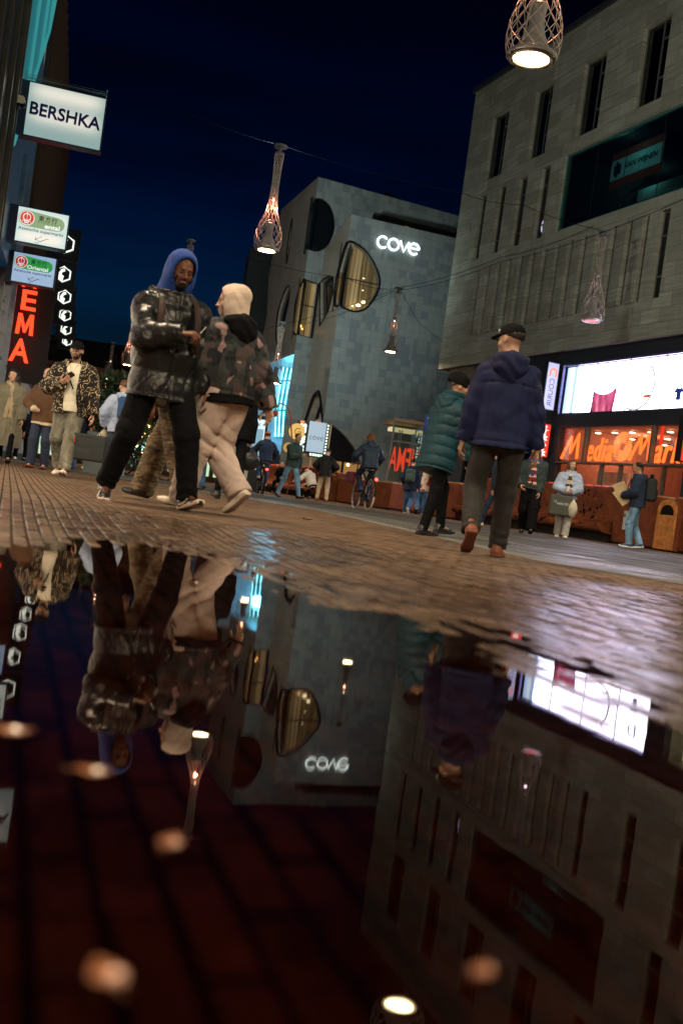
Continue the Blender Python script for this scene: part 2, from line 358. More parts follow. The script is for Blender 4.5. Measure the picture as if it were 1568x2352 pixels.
# cycle lane, kerb line and concrete slabs, laid as strips
def strip(name, left, right, m, lift, n=60):
    def res(pl):
        p = np.array(pl, float); L = np.concatenate([[0], np.cumsum(np.hypot(*np.diff(p, axis=0).T))]); s = np.linspace(0, L[-1], n); return np.stack([np.interp(s, L, p[:, 0]), np.interp(s, L, p[:, 1])], 1)
    l, r = res(left), res(right); k = 14; v = []; 
    for i in range(n):
        for j in range(k): q = l[i] + (r[i] - l[i]) * j / (k - 1); v.append((q[0], q[1], float(gz(q[0], q[1])) + lift))
    f = [(i * k + j, i * k + j + 1, (i + 1) * k + j + 1, (i + 1) * k + j) for i in range(n - 1) for j in range(k - 1)]
    me = bpy.data.meshes.new(name); me.from_pydata(v, [], f); me.update(); return setp(link_mesh(name, me, m), kind='structure')
def slab_mat(name, c, bw=0.0, rough=.7, wetc=.4):
    m, t, o = nt(name); n = N(t); v = n.obj(rot=(0, 0, -BR_ANG))
    a = n.noise(v, 1.3, 6, .6); b = n.noise(v, 60, 3); g = n.noise(v, 300, 2)
    col = n.mix(n.ramp(a, [(.3, 0.), (.7, 1.)]), tuple(x * .72 for x in c), tuple(x * 1.15 for x in c)); col = n.mix(n.ramp(b, [(.4, .35), (.6, 0.)]), col, tuple(x * .5 for x in c))
    h = n.math('ADD', n.math('MULTIPLY', b, .5), g)
    if bw:
        br = n.new('ShaderNodeTexBrick', i_Vector=v); br.offset = 0.5; br.inputs['Scale'].default_value = 1; br.inputs['Brick Width'].default_value = bw; br.inputs['Row Height'].default_value = bw; br.inputs['Mortar Size'].default_value = .006
        col = n.mix(br.outputs['Fac'], col, (.02, .018, .016)); h = n.math('SUBTRACT', h, br.outputs['Fac'])
    r = n.ramp(a, [(.35, rough), (.6, rough * (1 - wetc))]); bsdf(t, o, col, r, 0, n.bump(h, .4, .006), .4); return m
M_lane = slab_mat('lane_asphalt', (0.055, 0.052, 0.048)); M_slab = slab_mat('concrete_slab', (0.10, 0.095, 0.085), .9, .6, .6); M_kerb = slab_mat('kerb_stone', (0.16, 0.155, 0.145), .9)
NEAR = [(-26, 62), (-9.2, 25.5), (-4.2, 18.2), (-1.55, 14.7), (-.4, 13.6), (.8, 10.4), (1.5, 7.6), (3.2, 6.3), (9, 4.2)]
def off(pl, d):
    p = np.array(pl, float); t = np.gradient(p, axis=0); t /= np.hypot(*t.T)[:, None]; return [tuple(q) for q in p + np.stack([-t[:, 1], t[:, 0]], 1) * d]
strip('kerb', NEAR, off(NEAR, .28), M_kerb, .006)
strip('path', off(NEAR, .285), off(NEAR, 1.7), M_slab, .005)
strip('road', off(NEAR, 1.705), off(NEAR, 7.5), M_lane, .0065, 80)
# ------------------------------------------------------------------ water
m, t, o = nt('puddle_water'); n = N(t)
v = n.obj(); rp = n.noise(v, 5, 3)
g = n.new('ShaderNodeBsdfGlossy', i_Roughness=0.012); g.inputs[0].default_value = (.95, .88, .84, 1); tr = n.new('ShaderNodeBsdfTransparent'); tr.inputs[0].default_value = (.27, .13, .10, 1)
fr = n.new('ShaderNodeFresnel', i_IOR=1.34); bp = n.bump(rp, .035, .01); t.links.new(bp, g.inputs['Normal']); t.links.new(bp, fr.inputs['Normal'])
mx = n.new('ShaderNodeMixShader'); t.links.new(fr.outputs[0], mx.inputs[0]); t.links.new(tr.outputs[0], mx.inputs[1]); t.links.new(g.outputs[0], mx.inputs[2]); t.links.new(mx.outputs[0], o.inputs[0])
wm = MB(); wp = [(-3.4, -1.6), (2.6, -1.6), (2.6, 3.2), (.9, 3.6), (-.2, 5.2), (-3.4, 4.6)]
wm.add([(x, y, 0) for x, y in wp], [tuple(range(len(wp)))]); setp(wm.build('water', m), kind='structure')
M_leaf = mat('wet_leaf', (0.26, 0.09, 0.035), .35, var=.45, vs=30, coat=.5)
def leaf(x, y, s, a, z=None, label='', curl=.3):
    mb = MB(); pr = [(0, .05), (.25, .32), (.5, .42), (.75, .28), (1, .02)]; vs = []; 
    for u, w in pr:
        for k in (-1, 0, 1): vs.append(((u - .5) * s, k * w * s * .8, abs(k) * curl * s * .35 + (u - .5) ** 2 * s * curl))
    fs = [(i * 3 + j, i * 3 + j + 1, i * 3 + j + 4, i * 3 + j + 3) for i in range(4) for j in range(2)]
    mb.add(vs, fs).tube([(-.5 * s, 0, s * .08), (-.8 * s, .03 * s, s * .12)], s * .02, 5)
    o = mb.build('fallen_leaf', M_leaf, None, True); o.location = (x, y, z if z is not None else float(street_z(x, y)) + .004); o.rotation_euler = (0, 0, a); return setp(o, label, 'leaf', 'fallen leaves')
for px, py, s, a, lb in [(245, 2255, .045, 2.2, 'curled orange leaf floating low in the puddle, lower left of the picture'), (390, 1945, .04, 1.4, 'orange leaf standing on edge below the reflected lamp, left in the puddle'), (30, 1690, .06, 0.2, 'orange leaf on the puddle beside the left picture edge'),
                         (215, 1782, .05, .1, 'flat orange leaf on the puddle under the reflected dark jacket'), (1105, 2240, .03, 1., 'lone orange leaf low in the puddle, right of the reflected near lamp'), (450, 1325, .04, .3, 'pale orange leaf near the puddle edge over the reflected beige trousers'),
                         (840, 1319, .035, .2, 'small orange leaf on wet paving above the reflected wordmark'), (760, 1385, .03, .2, 'tan leaf at the water edge beside the reflected stone facade'), (705, 1196, .12, .1, 'pale scrap of paper litter on paving behind the hooded pair')]:
    r = ray(px, py); k = -CAM_Z / r[2]
    if py < 1380: k *= .93 if py > 1250 else .84
    x, y = r[0] * k, r[1] * k; leaf(x, y, s * .72, a, max(.001, float(street_z(x, y)) + .004), lb)
# ------------------------------------------------------------------ facade materials
def stone_mat():
    m, t, o = nt('striated_stone'); n = N(t)
    tc = t.nodes.new('ShaderNodeTexCoord'); sp = n.new('ShaderNodeSeparateXYZ', i_0=tc.outputs['Object'])
    vx = n.new('ShaderNodeCombineXYZ', i_0=n.math('ADD', sp.outputs[0], n.math('MULTIPLY', sp.outputs[1], 1.0)), i_1=sp.outputs[2])
    b = n.new('ShaderNodeTexBrick', i_Vector=vx.outputs[0]); b.offset = .5; b.inputs['Scale'].default_value = 1; b.inputs['Brick Width'].default_value = .92; b.inputs['Row Height'].default_value = .47; b.inputs['Mortar Size'].default_value = .008
    b.inputs['Color1'].default_value = (.42, .41, .35, 1); b.inputs['Color2'].default_value = (.27, .26, .215, 1); b.inputs['Mortar'].default_value = (.10, .095, .08, 1)
    st = n.new('ShaderNodeMapping', i_Vector=vx.outputs[0]); st.inputs['Scale'].default_value = (.5, 7, 1); st.inputs['Rotation'].default_value = (0, 0, .04)
    s1 = n.noise(st.outputs[0], 1.7, 7, .65); big = n.noise(vx.outputs[0], .35, 4)
    c = n.mix(n.ramp(s1, [(.35, .65), (.62, 0.)]), b.outputs[0], (.16, .15, .125)); c = n.mix(n.ramp(big, [(.3, .3), (.7, 0.)]), c, (.17, .165, .14))
    bsdf(t, o, c, .75, 0, n.bump(n.math('SUBTRACT', s1, b.outputs['Fac']), .35, .02)); return m
def tile_mat(name, c0, c1, c2, cell=.42):
    """large glazed tiles, some plain and some with a fine diagonal hatch"""
    m, t, o = nt(name); n = N(t)
    tc = t.nodes.new('ShaderNodeTexCoord'); sp = n.new('ShaderNodeSeparateXYZ', i_0=tc.outputs['Object'])
    X = n.math('DIVIDE', n.math('ADD', sp.outputs[0], n.math('MULTIPLY', sp.outputs[1], .7)), cell); Z = n.math('DIVIDE', sp.outputs[2], cell)
    def cellnoise(k, o_=0.0):
        fx = n.math('FLOOR', n.math('ADD', n.math('DIVIDE', X, k), o_)); fz = n.math('FLOOR', n.math('ADD', n.math('DIVIDE', Z, k), o_ * 1.7))
        cb = n.new('ShaderNodeCombineXYZ', i_0=fx, i_1=fz, i_2=k * 3.3 + o_); w = n.new('ShaderNodeTexWhiteNoise', i_Vector=cb.outputs[0]); return w.outputs[0]
    a = cellnoise(1.0); b = cellnoise(2.0, .3); c = cellnoise(3.0, .6)
    mk = n.math('GREATER_THAN', n.math('ADD', n.math('MULTIPLY', a, .75), n.math('ADD', n.math('MULTIPLY', b, .3), n.math('MULTIPLY', c, .25))), .78)
    hat = n.math('GREATER_THAN', n.math('SINE', n.math('MULTIPLY', n.math('ADD', sp.outputs[0], sp.outputs[2]), 60.0)), -.2)
    col = n.mix(n.math('MULTIPLY', mk, n.math('MULTIPLY_ADD', hat, .45, .2)), n.mix(n.math('MULTIPLY', a, .5), c0, c1), c2)
    g = n.math('MAXIMUM', n.math('GREATER_THAN', n.math('FRACT', X), .965), n.math('GREATER_THAN', n.math('FRACT', Z), .965))
    col = n.mix(n.math('MULTIPLY', g, .55), col, (.04, .045, .05)); dirt = n.noise(n.obj(), .5, 5); col = n.mix(n.ramp(dirt, [(.3, .35), (.65, 0.)]), col, tuple(x * .45 for x in c0))
    bsdf(t, o, col, n.math('MULTIPLY_ADD', dirt, .3, .25), 0, n.bump(n.math('SUBTRACT', n.math('MULTIPLY', hat, mk), g), .2, .01)); return m
M_stone = stone_mat()
M_tile = tile_mat('grey_tile', (.23, .265, .27), (.30, .33, .32), (.08, .115, .165))
M_tileb = tile_mat('brown_tile', (.33, .29, .24), (.38, .34, .28), (.26, .23, .19))
M_tilew = tile_mat('pale_tile', (.40, .46, .52), (.5, .56, .6), (.18, .27, .38), .4)
M_frame = mat('bronze_frame', (.14, .15, .13), .4, .3)
M_winglass = glass('window_glass', (.10, .13, .14))
M_clear = glass('clear_glass', (.86, .9, .9), .02)
# ------------------------------------------------------------------ stone shop building on the right
BP = (3.41038408, 44.8); BT = (0.37867317, -0.92553046); B_ROT = math.atan2(BT[1], BT[0])
def room(mb, x0, x1, z0, z1, y0=.35, y1=5.):
    """an open-fronted box behind an opening"""
    mb.add([(x0, y0, z0), (x1, y0, z0), (x1, y0, z1), (x0, y0, z1), (x0, y1, z0), (x1, y1, z0), (x1, y1, z1), (x0, y1, z1)], [(0, 4, 7, 3), (1, 2, 6, 5), (0, 1, 5, 4), (3, 7, 6, 2), (4, 5, 6, 7)]); return mb
def rect(x0, x1, z0, z1): return [(x0, z0), (x1, z0), (x1, z1), (x0, z1)]
bst = thing('store_building', 'striated beige stone shop building with dark ribbed windows above the big lit advertising screen', 'building', (*BP, 0), B_ROT)
XE = 40.0
tops = [(1.95, 3.31)] + [(5.30, 6.53), (8.52, 9.87), (11.86, 13.25), (15.1, 16.5), (18.4, 19.8), (21.7, 23.1), (25, 26.4), (28.3, 29.7), (31.6, 33)]
seconds = [(1.85, 2.35), (3.36, 3.93), (4.92, 5.55), (6.54, 7.15)]
slots = [2.62 + k * .835 for k in range(14)]
talls = [(14.06, 14.56), (16.3, 16.9), (18.6, 19.3), (20.9, 21.7), (23.4, 24.2), (26, 26.8), (28.7, 29.5)]
GL = (8.11, 16.1, 11.2, 14.05); GL2 = (25.5, 38, 11.2, 14.05)
sl = [(x - .08, x + .08) for x in slots]
holes = [rect(a, b, 14.58, 17.35) for a, b in tops] + [rect(a, b, 11.18, 13.97) for a, b in seconds] + [rect(*GL), rect(*GL2)] + [rect(18, 18.7, 11.18, 13.97), rect(20.2, 20.9, 11.18, 13.97), rect(22.4, 23.1, 11.18, 13.97)] + [rect(a, b, 7.86, 10.68) for a, b in talls]
w = MB().sheet(rect(0, XE, 6.58, 19.03), holes + [rect(a, b, 7.84, 10.66) for a, b in sl], 0, .32)
w.add([(0, 0, 6.58), (0, 0, 19.03), (0, 14, 19.03), (0, 14, 6.58)], [(0, 1, 2, 3)])              # end wall
w.add([(0, 0, 6.58), (XE, 0, 6.58), (XE, 14, 6.58), (0, 14, 6.58)], [(0, 1, 2, 3)])             # soffit
w.build('wall', M_stone, bst)
fins = MB()                                        # proud stone fins between the slots and raised strips by the windows
for i in range(13):
    x0, x1 = slots[i] + .10, slots[i + 1] - .10
    fins.add([(x0, -.003, 7.86), (x1, -.10, 7.86), (x1, -.003, 7.86), (x0, -.003, 10.6), (x1, -.10, 10.6), (x1, -.003, 10.6)], [(0, 1, 4, 3), (1, 2, 5, 4), (0, 2, 1), (3, 4, 5)])
rs = random.Random(3)
for k in range(60):
    x = rs.uniform(.2, 30); z = rs.choice([14.9, 15.4, 15.85, 16.3, 16.8, 17.5, 18, 11.5, 12, 12.5, 13]); wd = rs.choice([.45, .9]);
    if any(h[0][0] - wd - .1 < x < h[1][0] + .1 and h[0][1] - .5 < z < h[2][1] + .1 for h in holes): continue
    fins.box(x, x + wd, -.03, -.003, z, z + rs.choice([.45, .9]))
fins.build('cladding', M_stone, bst)['kind'] = 'structure'
MB().box(-.12, XE, -.12, 14, 19.031, 19.25).build('roof', M_dark, bst)
rm = MB()
for a, b, z0, z1 in [(1.5, 7.6, 11.1, 14.1), (13.9, 30, 7.7, 10.8), (1.5, 34, 14.45, 17.5), (2.4, 13.7, 7.7, 10.8), (17.6, 24, 11.1, 14.1)]: room(rm, a, b, z0, z1, .34, 1.6)
room(rm, GL[0] - .05, GL[1] + .05, GL[2] - .03, GL[3] + .03, .34, 6); room(rm, GL2[0], GL2[1], GL2[2] - .03, GL2[3] + .03, .34, 5)
rm.build('interior', M_room, bst)
def bwindow(a, b, z0, z1, bars_v=(), bars_h=(), y=.2, fr=.05, mfr=M_frame, gl=M_winglass):
    f = MB(); f.box(a, b, y - .04, y + .05, z0, z0 + fr).box(a, b, y - .04, y + .05, z1 - fr, z1).box(a, a + fr, y - .04, y + .05, z0 + fr, z1 - fr).box(b - fr, b, y - .04, y + .05, z0 + fr, z1 - fr)
    for q in bars_v: f.box(q - fr * .5, q + fr * .5, y - .035, y + .045, z0 + fr, z1 - fr)
    for q, qa, qb in bars_h: f.box(qa, qb, y - .045, y + .04, q - fr * .6, q + fr * .6)
    fo = f.build('window', mfr, bst); g = MB(); g.add([(a, y, z0), (b, y, z0), (b, y, z1), (a, y, z1)], [(0, 1, 2, 3)]); g.build('pane', gl, fo); return fo
for a, b in tops: q = a + (b - a) * .62; bwindow(a, b, 14.58, 17.35, (q,), [(16.7, q, b), (15.4, q, b)])
for a, b in seconds + [(18, 18.7), (20.2, 20.9), (22.4, 23.1)]: bwindow(a, b, 11.18, 13.97, (), [(13.3, a, b), (11.75, a, b)])
for a, b in talls: bwindow(a, b, 7.86, 10.68, (), [(9.9, a, b), (8.6, a, b)])
for g4, bars in ((GL, (9.98, 11.7, 13.56, 15.3)), (GL2, (28, 30.5, 33))): bwindow(g4[0], g4[1], g4[2], g4[3], (), (), y=.12, fr=.07, mfr=mat('teal_frame', (.03, .12, .11), .35), gl=glass('big_glass', (.62, .78, .78), .03)); 
for q in (9.98, 11.7, 13.56, 15.3): MB().box(q - .012, q + .012, .10, .119, 11.28, 13.98).build('glazing_joint', M_black, bst)
for x_, y_, e_ in ((9.2, 3, 9), (11.2, .45, 2.2), (15.0, 3, 12), (30, 2.6, 14)):
    pl = bpy.data.lights.new('interior_fill', 'POINT'); pl.energy = e_; pl.color = (.35, 1, .92); pl.shadow_soft_size = .15; po = bpy.data.objects.new('interior_fill', pl); C.objects.link(po); po.parent = bst; po.location = (x_, y_, 13.75); po.visible_glossy = False  # unseen point lights added behind the glazing to bring out the banner
# furniture of the unfinished floor seen through the big pane
mb = MB(); mb.box(8.4, 12.6, 3.2, 3.4, 13.0, 13.45).box(8.2, 16, 4.9, 4.98, 11.3, 11.9).box(13.4, 13.7, 2.4, 2.7, 11.2, 14); mb.tube([(9.2, 2.2, 12.9), (10.6, 2.2, 13.2)], .05).build('beam', mat('site_steel', (.16, .24, .23), .6), bst)
ban = MB().box(9.5, 12.35, 1.1, 1.12, 12.66, 14.0).build('banner', mat('banner_red', (.20, .05, .035), .8)); ban.parent = bst; ban['label'] = 'red and white builder banner hung inside the upper glazing'
b2 = MB().box(9.53, 12.32, 1.08, 1.095, 12.98, 13.70).build('panel', mat('banner_white', (.25, .55, .53), .8), ban)
text('VAN WIJNEN', m=mat('banner_ink', (.02, .02, .03), .8), parent=ban, width=1.75, height=.27, loc=(11.2, 1.07, 13.33), bold=.01, depth=.01)
mb = MB(); mb.box(9.72, 10.1, 1.06, 1.076, 13.15, 13.5).box(9.84, 9.94, 1.05, 1.0595, 13.05, 13.6).build('emblem', mat('banner_ink', (.02, .02, .03)), ban)
t_ = text('G', m=emis('white_glow_dim', (.7, .65, 1), .75), parent=bst, width=.26, height=.5, loc=(6.87, .19, 11.7), bold=.03, depth=.01, name='reflection')  # glowing letter set in the window stands in for a reflection
# ground floor: dark fascia, screen niche and glazed shop front
YS = .15
fa = MB().sheet(rect(.9, XE, .02, 6.575), [rect(9.98, 16.6, 2.62, 3.84), rect(9.98, 16.6, .12, 2.56), rect(9.9, 16.62, 4.33, 6.0), rect(17.4, 22.2, .12, 6.0), rect(3.2, 8.3, .12, 3.9)], YS, .25)
fa.build('fascia', mat('fascia_black', (.022, .026, .034), .45), bst)
MB().box(9.86, 16.66, YS - .12, YS - .06, 6.0, 6.06).box(9.82, 9.88, YS - .12, YS - .06, 4.3, 6.06).build('trim', mat('screen_trim', (.35, .3, .55), .3, .8), bst)
shop = emis('shop_light_warm', (1.0, .62, .42), .55)
rm = MB(); room(rm, 9.98, 16.6, .1, 3.9, YS + .26, YS + 6); rm.build('interior', mat('shop_interior', (.40, .17, .11), .8), bst)  # walls coloured red-orange to carry the warm glow behind the lettering
for x_ in (11.5, 15):
    pl = bpy.data.lights.new('shop_lamp', 'POINT'); pl.energy = 110; pl.color = (1, .55, .36); pl.shadow_soft_size = .2; po = bpy.data.objects.new('shop_lamp', pl); C.objects.link(po); po.parent = bst; po.location = (x_, YS + 2.5, 3.3); po.visible_glossy = False
rm = MB(); room(rm, 3.2, 8.3, .1, 3.95, YS + .26, YS + 4); rm.build('interior', mat('shop_interior_dark', (.12, .10, .09), .8), bst)
rm = MB(); room(rm, 17.4, 22.2, .1, 6.0, YS + .26, YS + 4); rm.build('interior', mat('shop_interior_pale', (.5, .48, .4), .8), bst)
mb = MB()
for i in range(7):
    for j in range(3): mb.box(10.4 + i * .95, 10.55 + i * .95, YS + 1.2 + j * 1.5, YS + 1.35 + j * 1.5, 3.8, 3.83)
mb.build('downlight', emis('shop_lamp', (1, .80, .5), 5.), bst)
mb = MB()
for i in range(6): mb.box(17.7 + i * .8, 17.85 + i * .8, YS + .5, YS + .6, .3, 5.9)
mb.build('light_strip', emis('shop_strip', (.9, .85, .6), 1.3), bst)
g = MB(); 
for a, b, z0, z1 in [(9.98, 16.6, 2.62, 3.84), (9.98, 16.6, .12, 2.56), (3.2, 8.3, .12, 3.9), (17.4, 22.2, .12, 6.0)]: g.add([(a, YS + .1, z0), (b, YS + .1, z0), (b, YS + .1, z1), (a, YS + .1, z1)], [(0, 1, 2, 3)])
g.build('shop_window', M_clear, bst)
mb = MB()
for q in (11.55, 15.0): mb.box(q - .05, q + .05, YS - .02, YS + .16, 2.63, 3.83)
for q in (10.9, 12.6, 13.6, 14.6, 15.7): mb.box(q - .035, q + .035, YS, YS + .14, .13, 2.55)
mb.box(9.985, 16.595, YS - .03, YS + .2, 2.565, 2.615).build('door_frame', M_frame, bst)
mb = MB().box(10.6, 12.3, YS + 1.4, YS + 1.5, .1, 2.45).box(14.9, 16.3, YS + 2, YS + 2.1, .1, 2.5); mb.build('partition', mat('pale_partition', (.6, .56, .5), .7), bst)
MB().box(11.2, 12.6, YS + 1.2, YS + 1.35, 1.1, 1.75).build('counter', emis('orange_panel', (1, .3, .05), 1.6), bst)
# LED wall
scr = thing('advertising_screen', 'wide glowing white advertising screen with sports shirt graphics under the stone wall', 'screen', (*BP, 0), B_ROT)
m, t, o = nt('screen_picture'); n = N(t)
tc = t.nodes.new('ShaderNodeTexCoord'); sp = n.new('ShaderNodeSeparateXYZ', i_0=tc.outputs['Object']); x, z = sp.outputs[0], sp.outputs[2]
c = n.ramp(n.math('MULTIPLY', n.math('SUBTRACT', x, 9.93), .15), [(0., (.06, .10, .18)), (.05, (.14, .17, .20)), (.085, (.03, .06, .13)), (.105, (.6, .66, 1)), (.5, (.78, .72, 1)), (1., (.72, .74, 1))])
# pink shirt below a round shoulder line
dx = n.math('SUBTRACT', x, 12.2); e = n.math('ADD', n.math('POWER', n.math('DIVIDE', dx, .85), 2.0), n.math('POWER', n.math('DIVIDE', n.math('SUBTRACT', z, 5.55), .62), 2.0))
inx = n.math('LESS_THAN', n.math('ABSOLUTE', n.math('SUBTRACT', dx, n.math('MULTIPLY', n.math('SUBTRACT', z, 4.5), .12))), .62); low = n.math('LESS_THAN', z, 5.12); out_ = n.math('GREATER_THAN', e, 1.0)
sh = n.math('MULTIPLY', n.math('MULTIPLY', inx, low), out_)
fold = n.noise(n.obj(scale=(3.5, 1, .8)), 1.6, 3); red = n.ramp(fold, [(.3, (.028, .003, .008)), (.5, (.08, .012, .028)), (.7, (.12, .045, .06))]); c = n.mix(sh, c, red)
bs = t.nodes.new('ShaderNodeBsdfPrincipled'); bs.inputs['Base Color'].default_value = (.02, .02, .02, 1); bs.inputs['Roughness'].default_value = .3; t.links.new(c, bs.inputs['Emission Color']); bs.inputs['Emission Strength'].default_value = 8.0; t.links.new(bs.outputs[0], o.inputs[0]); M_screen = m
YP = YS + .02
MB().add([(9.93, YP, 4.35), (16.58, YP, 4.35), (16.58, YP, 5.98), (9.93, YP, 5.98)], [(0, 1, 2, 3)]).build('display', M_screen, scr)
mb = MB()
for q in (11.64, 13.42, 15.17): mb.box(q - .025, q + .025, YP - .01, YP - .003, 4.35, 5.98)
mb.build('panel_joint', M_black, scr)
gr = mat('screen_ink', (.02, .03, .12), .5); lg = emis('screen_grey', (.45, .47, .5), .75)
mb = MB(); mb.tube([(13.9 + .85 * math.cos(a), YP - .012, 5.15 + .8 * math.sin(a)) for a in np.linspace(-2.1, .75, 26)], .035, 6).tube([(14.45, YP - .012, 5.7), (14.7, YP - .012, 5.92)], .03, 5).build('watch_outline', lg, scr)
mb = MB(); cx, cz = 15.95, 5.5
mb.tube([(cx + .16 * math.cos(a), YP - .012, cz + .2 * math.sin(a)) for a in np.linspace(0, 2 * PI, 24)][:-1], .022, 5, close=True); mb.tube([(cx, YP - .012, cz), (cx, YP - .012, cz + .11)], .008, 4).tube([(cx, YP - .012, cz), (cx - .07, YP - .012, cz)], .008, 4)
mb.tube([(cx + .13, YP - .02, cz + .22), (cx + .13, YP - .02, cz - .12)], .022, 6).ball((cx + .13, YP - .02, cz - .14), .04)
for k, (a, b) in enumerate([(-.5, -.2), (-.42, -.2), (-.55, -.22)]): mb.tube([(cx + a, YP - .012, cz + .12 - k * .09), (cx + b, YP - .012, cz + .12 - k * .09)], .016, 4)
mb.build('clock_icon', emis('icon_grey', (.1, .12, .16), .5), scr)
sx, sz = 15.92, 4.78
MB().prism([(sx - .10, sz - .2), (sx + .10, sz - .2), (sx + .10, sz + .06), (sx + .17, sz + .0), (sx + .2, sz + .1), (sx + .08, sz + .2), (sx + .04, sz + .16), (sx - .04, sz + .16), (sx - .08, sz + .2), (sx - .2, sz + .1), (sx - .17, sz), (sx - .10, sz + .06)], YP - .014, YP - .006).build('shirt_icon', emis('shirt_blue', (.01, .03, .18), .8), scr)
for k, (c_, nm) in enumerate([((.01, .01, .01), 'flag_black'), ((.8, .02, .01), 'flag_red'), ((.9, .5, .02), 'flag_gold')]): MB().box(14.3, 14.62, YP - .014, YP - .006, 4.78 - k * .035, 4.815 - k * .035 - .001).build('flag_stripe', emis(nm, c_, .8), scr)
mb = MB(); mb.tube([(12.0, YP - .01, 5.62), (12.0, YP - .01, 5.4), (12.28, YP - .01, 5.4), (12.28, YP - .01, 5.62)], .006, 4).build('caption_box', lg, scr)
al = bpy.data.lights.new('screen_glow', 'AREA'); al.shape = 'RECTANGLE'; al.size = 6.5; al.size_y = 1.6; al.energy = 420; al.color = (.80, .76, 1.0)
ao = bpy.data.objects.new('screen_glow', al); C.objects.link(ao); ao.parent = scr; ao.location = (13.25, YP - .15, 5.15); ao.rotation_euler = (math.radians(-90 - 0) , 0, 0); ao.rotation_euler = (math.radians(90), 0, PI)
ao.rotation_euler = (math.radians(-90), 0, 0); ao.visible_glossy = False
# big red wordmark behind the glass
M_red = emis('red_neon', (1, .045, .012), 2.3); M_redbox = emis('red_lightbox', (1, .03, .01), 1.1); M_orange = emis('orange_red_neon', (1, .13, .02), 2.2)
wm_ = thing('shop_wordmark', 'glowing orange red MediaMarkt lettering with swirl behind the shop glass', 'sign', (*BP, 0), B_ROT); yw = YS + .20
def bigM(x, z, w_, h, ly):
    """hand drawn slanted M with a long first stroke"""
    pts = [(0, .03), (.56, .93), (.60, .28), (1.06, 1.02), (1.10, .03)]
    return MB().tube([(x + p[0] * h * .95, ly, z + p[1] * h) for p in pts], .062 * h, 6)
bigM(10.0, 2.72, 1.2, .88, yw).build('lettering', M_orange, wm_)
text('edia', m=M_orange, parent=wm_, width=1.36, height=.8, loc=(12.16, yw, 3.08), bold=.004, space=1.12, shear=.25, depth=.06)
bigM(13.78, 2.72, 1.2, .88, yw).build('lettering', M_orange, wm_)
text('arkt', m=M_orange, parent=wm_, width=1.6, height=.8, loc=(15.75, yw, 3.08), bold=.004, space=1.12, shear=.25, depth=.06)
mb = MB(); cx, cz = 13.35, 3.18
for k in range(18):
    a0 = 2 * PI * k / 18; pts_o = []; pts_i = []
    for u in np.linspace(.3, 1, 8):
        a = a0 + (1 - u) * 1.7; wd = .082 * u ** .9; r = .46 * u
        pts_o.append((cx + r * math.cos(a + wd), cz + r * 1.05 * math.sin(a + wd))); pts_i.append((cx + r * math.cos(a - wd), cz + r * 1.05 * math.sin(a - wd)))
    mb.prism(pts_o + pts_i[::-1], yw - .03 + .002 * (k % 2), yw + .03)
mb.build('swirl', emis('orange_light', (1, .2, .05), 1.7), wm_)
MB().box(11.30, 11.34, YS + .26, YS + .34, 2.62, 3.84).box(15.06, 15.1, YS + .26, YS + .34, 2.62, 3.84).build('side_panel', M_redbox, wm_)
al = bpy.data.lights.new('sign_glow', 'AREA'); al.shape = 'RECTANGLE'; al.size = 6; al.size_y = 1.; al.energy = 90; al.color = (1.0, .16, .06)
ao = bpy.data.objects.new('sign_glow', al); C.objects.link(ao); ao.parent = wm_; ao.location = (13.3, YS - .1, 3.2); ao.rotation_euler = (math.radians(-90), 0, 0); ao.visible_glossy = False
# blade signs on the shop front (box sticks out towards the street, faces point along it)
def blade(name, label, x, y0, y1, z0, z1, body, face, word, wm, horiz=False, group=None, wk=None, th=.12):
    b = thing(name, label, 'sign', (*BP, 0), B_ROT, group)
    MB().prismx([(y0, z0), (y1, z0), (y1, z1), (y0, z1)], x - th, x + th).build('box', body, b)
    fc = MB(); fc.add([(x - th - .004, y0 + .03, z0 + .03), (x - th - .004, y1 - .03, z0 + .03), (x - th - .004, y1 - .03, z1 - .03), (x - th - .004, y0 + .03, z1 - .03)], [(0, 1, 2, 3)]); fc.add([(x + th + .004, y, z) for y, z in [(y0 + .03, z0 + .03), (y1 - .03, z0 + .03), (y1 - .03, z1 - .03), (y0 + .03, z1 - .03)]], [(0, 1, 2, 3)])
    fc.build('face', face, b)
    MB().box(x - .03, x + .03, y1, YS, z0 + .2, z0 + .26).box(x - .03, x + .03, y1, YS, z1 - .26, z1 - .2).build('bracket', M_black, b)
    for sd in (1, -1):
        tx = text(word, m=wm, parent=b, **wk)
        if tx: tx.rotation_euler = (0, 0, -PI / 2 if sd > 0 else PI / 2); tx.location = ((x + (th + .012) * sd), (y0 + y1) / 2, (z0 + z1) / 2)
    return b
# Both blades stand at the pier left of the screen; their faces look down the street towards the viewer
ct = blade('blade_sign', 'tall narrow pale lilac COURIR blade sign left of the advertising screen', 9.55, -.52, -.02, 4.4, 6.12, M_black, emis('lilac_face', (.62, .62, 1.0), .85), 'COURIR', mat('sign_ink', (.03, .03, .06), .5), wk=dict(width=1.0, height=.2, depth=.008, tilt=-PI / 2))
for ch in list(ct.children):
    if ch.name.startswith('lettering'): ch.location.z -= .22
mb = MB(); mb.tube([(9.55 + .135, -.27 + y * .16, 5.75 + z * .16) for y, z in [(-.7, -.9), (-.7, .3), (-.3, .8), (.5, .8), (.8, .4), (.8, -.9)]], .035, 6).build('emblem', emis('courir_orange', (1, .2, .05), 1.3), ct)
blade('blade_sign', 'red illuminated MediaMarkt blade sign below the pale lilac one', 9.55, -.52, -.02, 2.7, 3.92, M_black, M_redbox, 'MediaMarkt', emis('white_letter', (1, .85, .8), 1.6), wk=dict(width=1.08, height=.26, depth=.008, tilt=PI / 2, bold=.02))
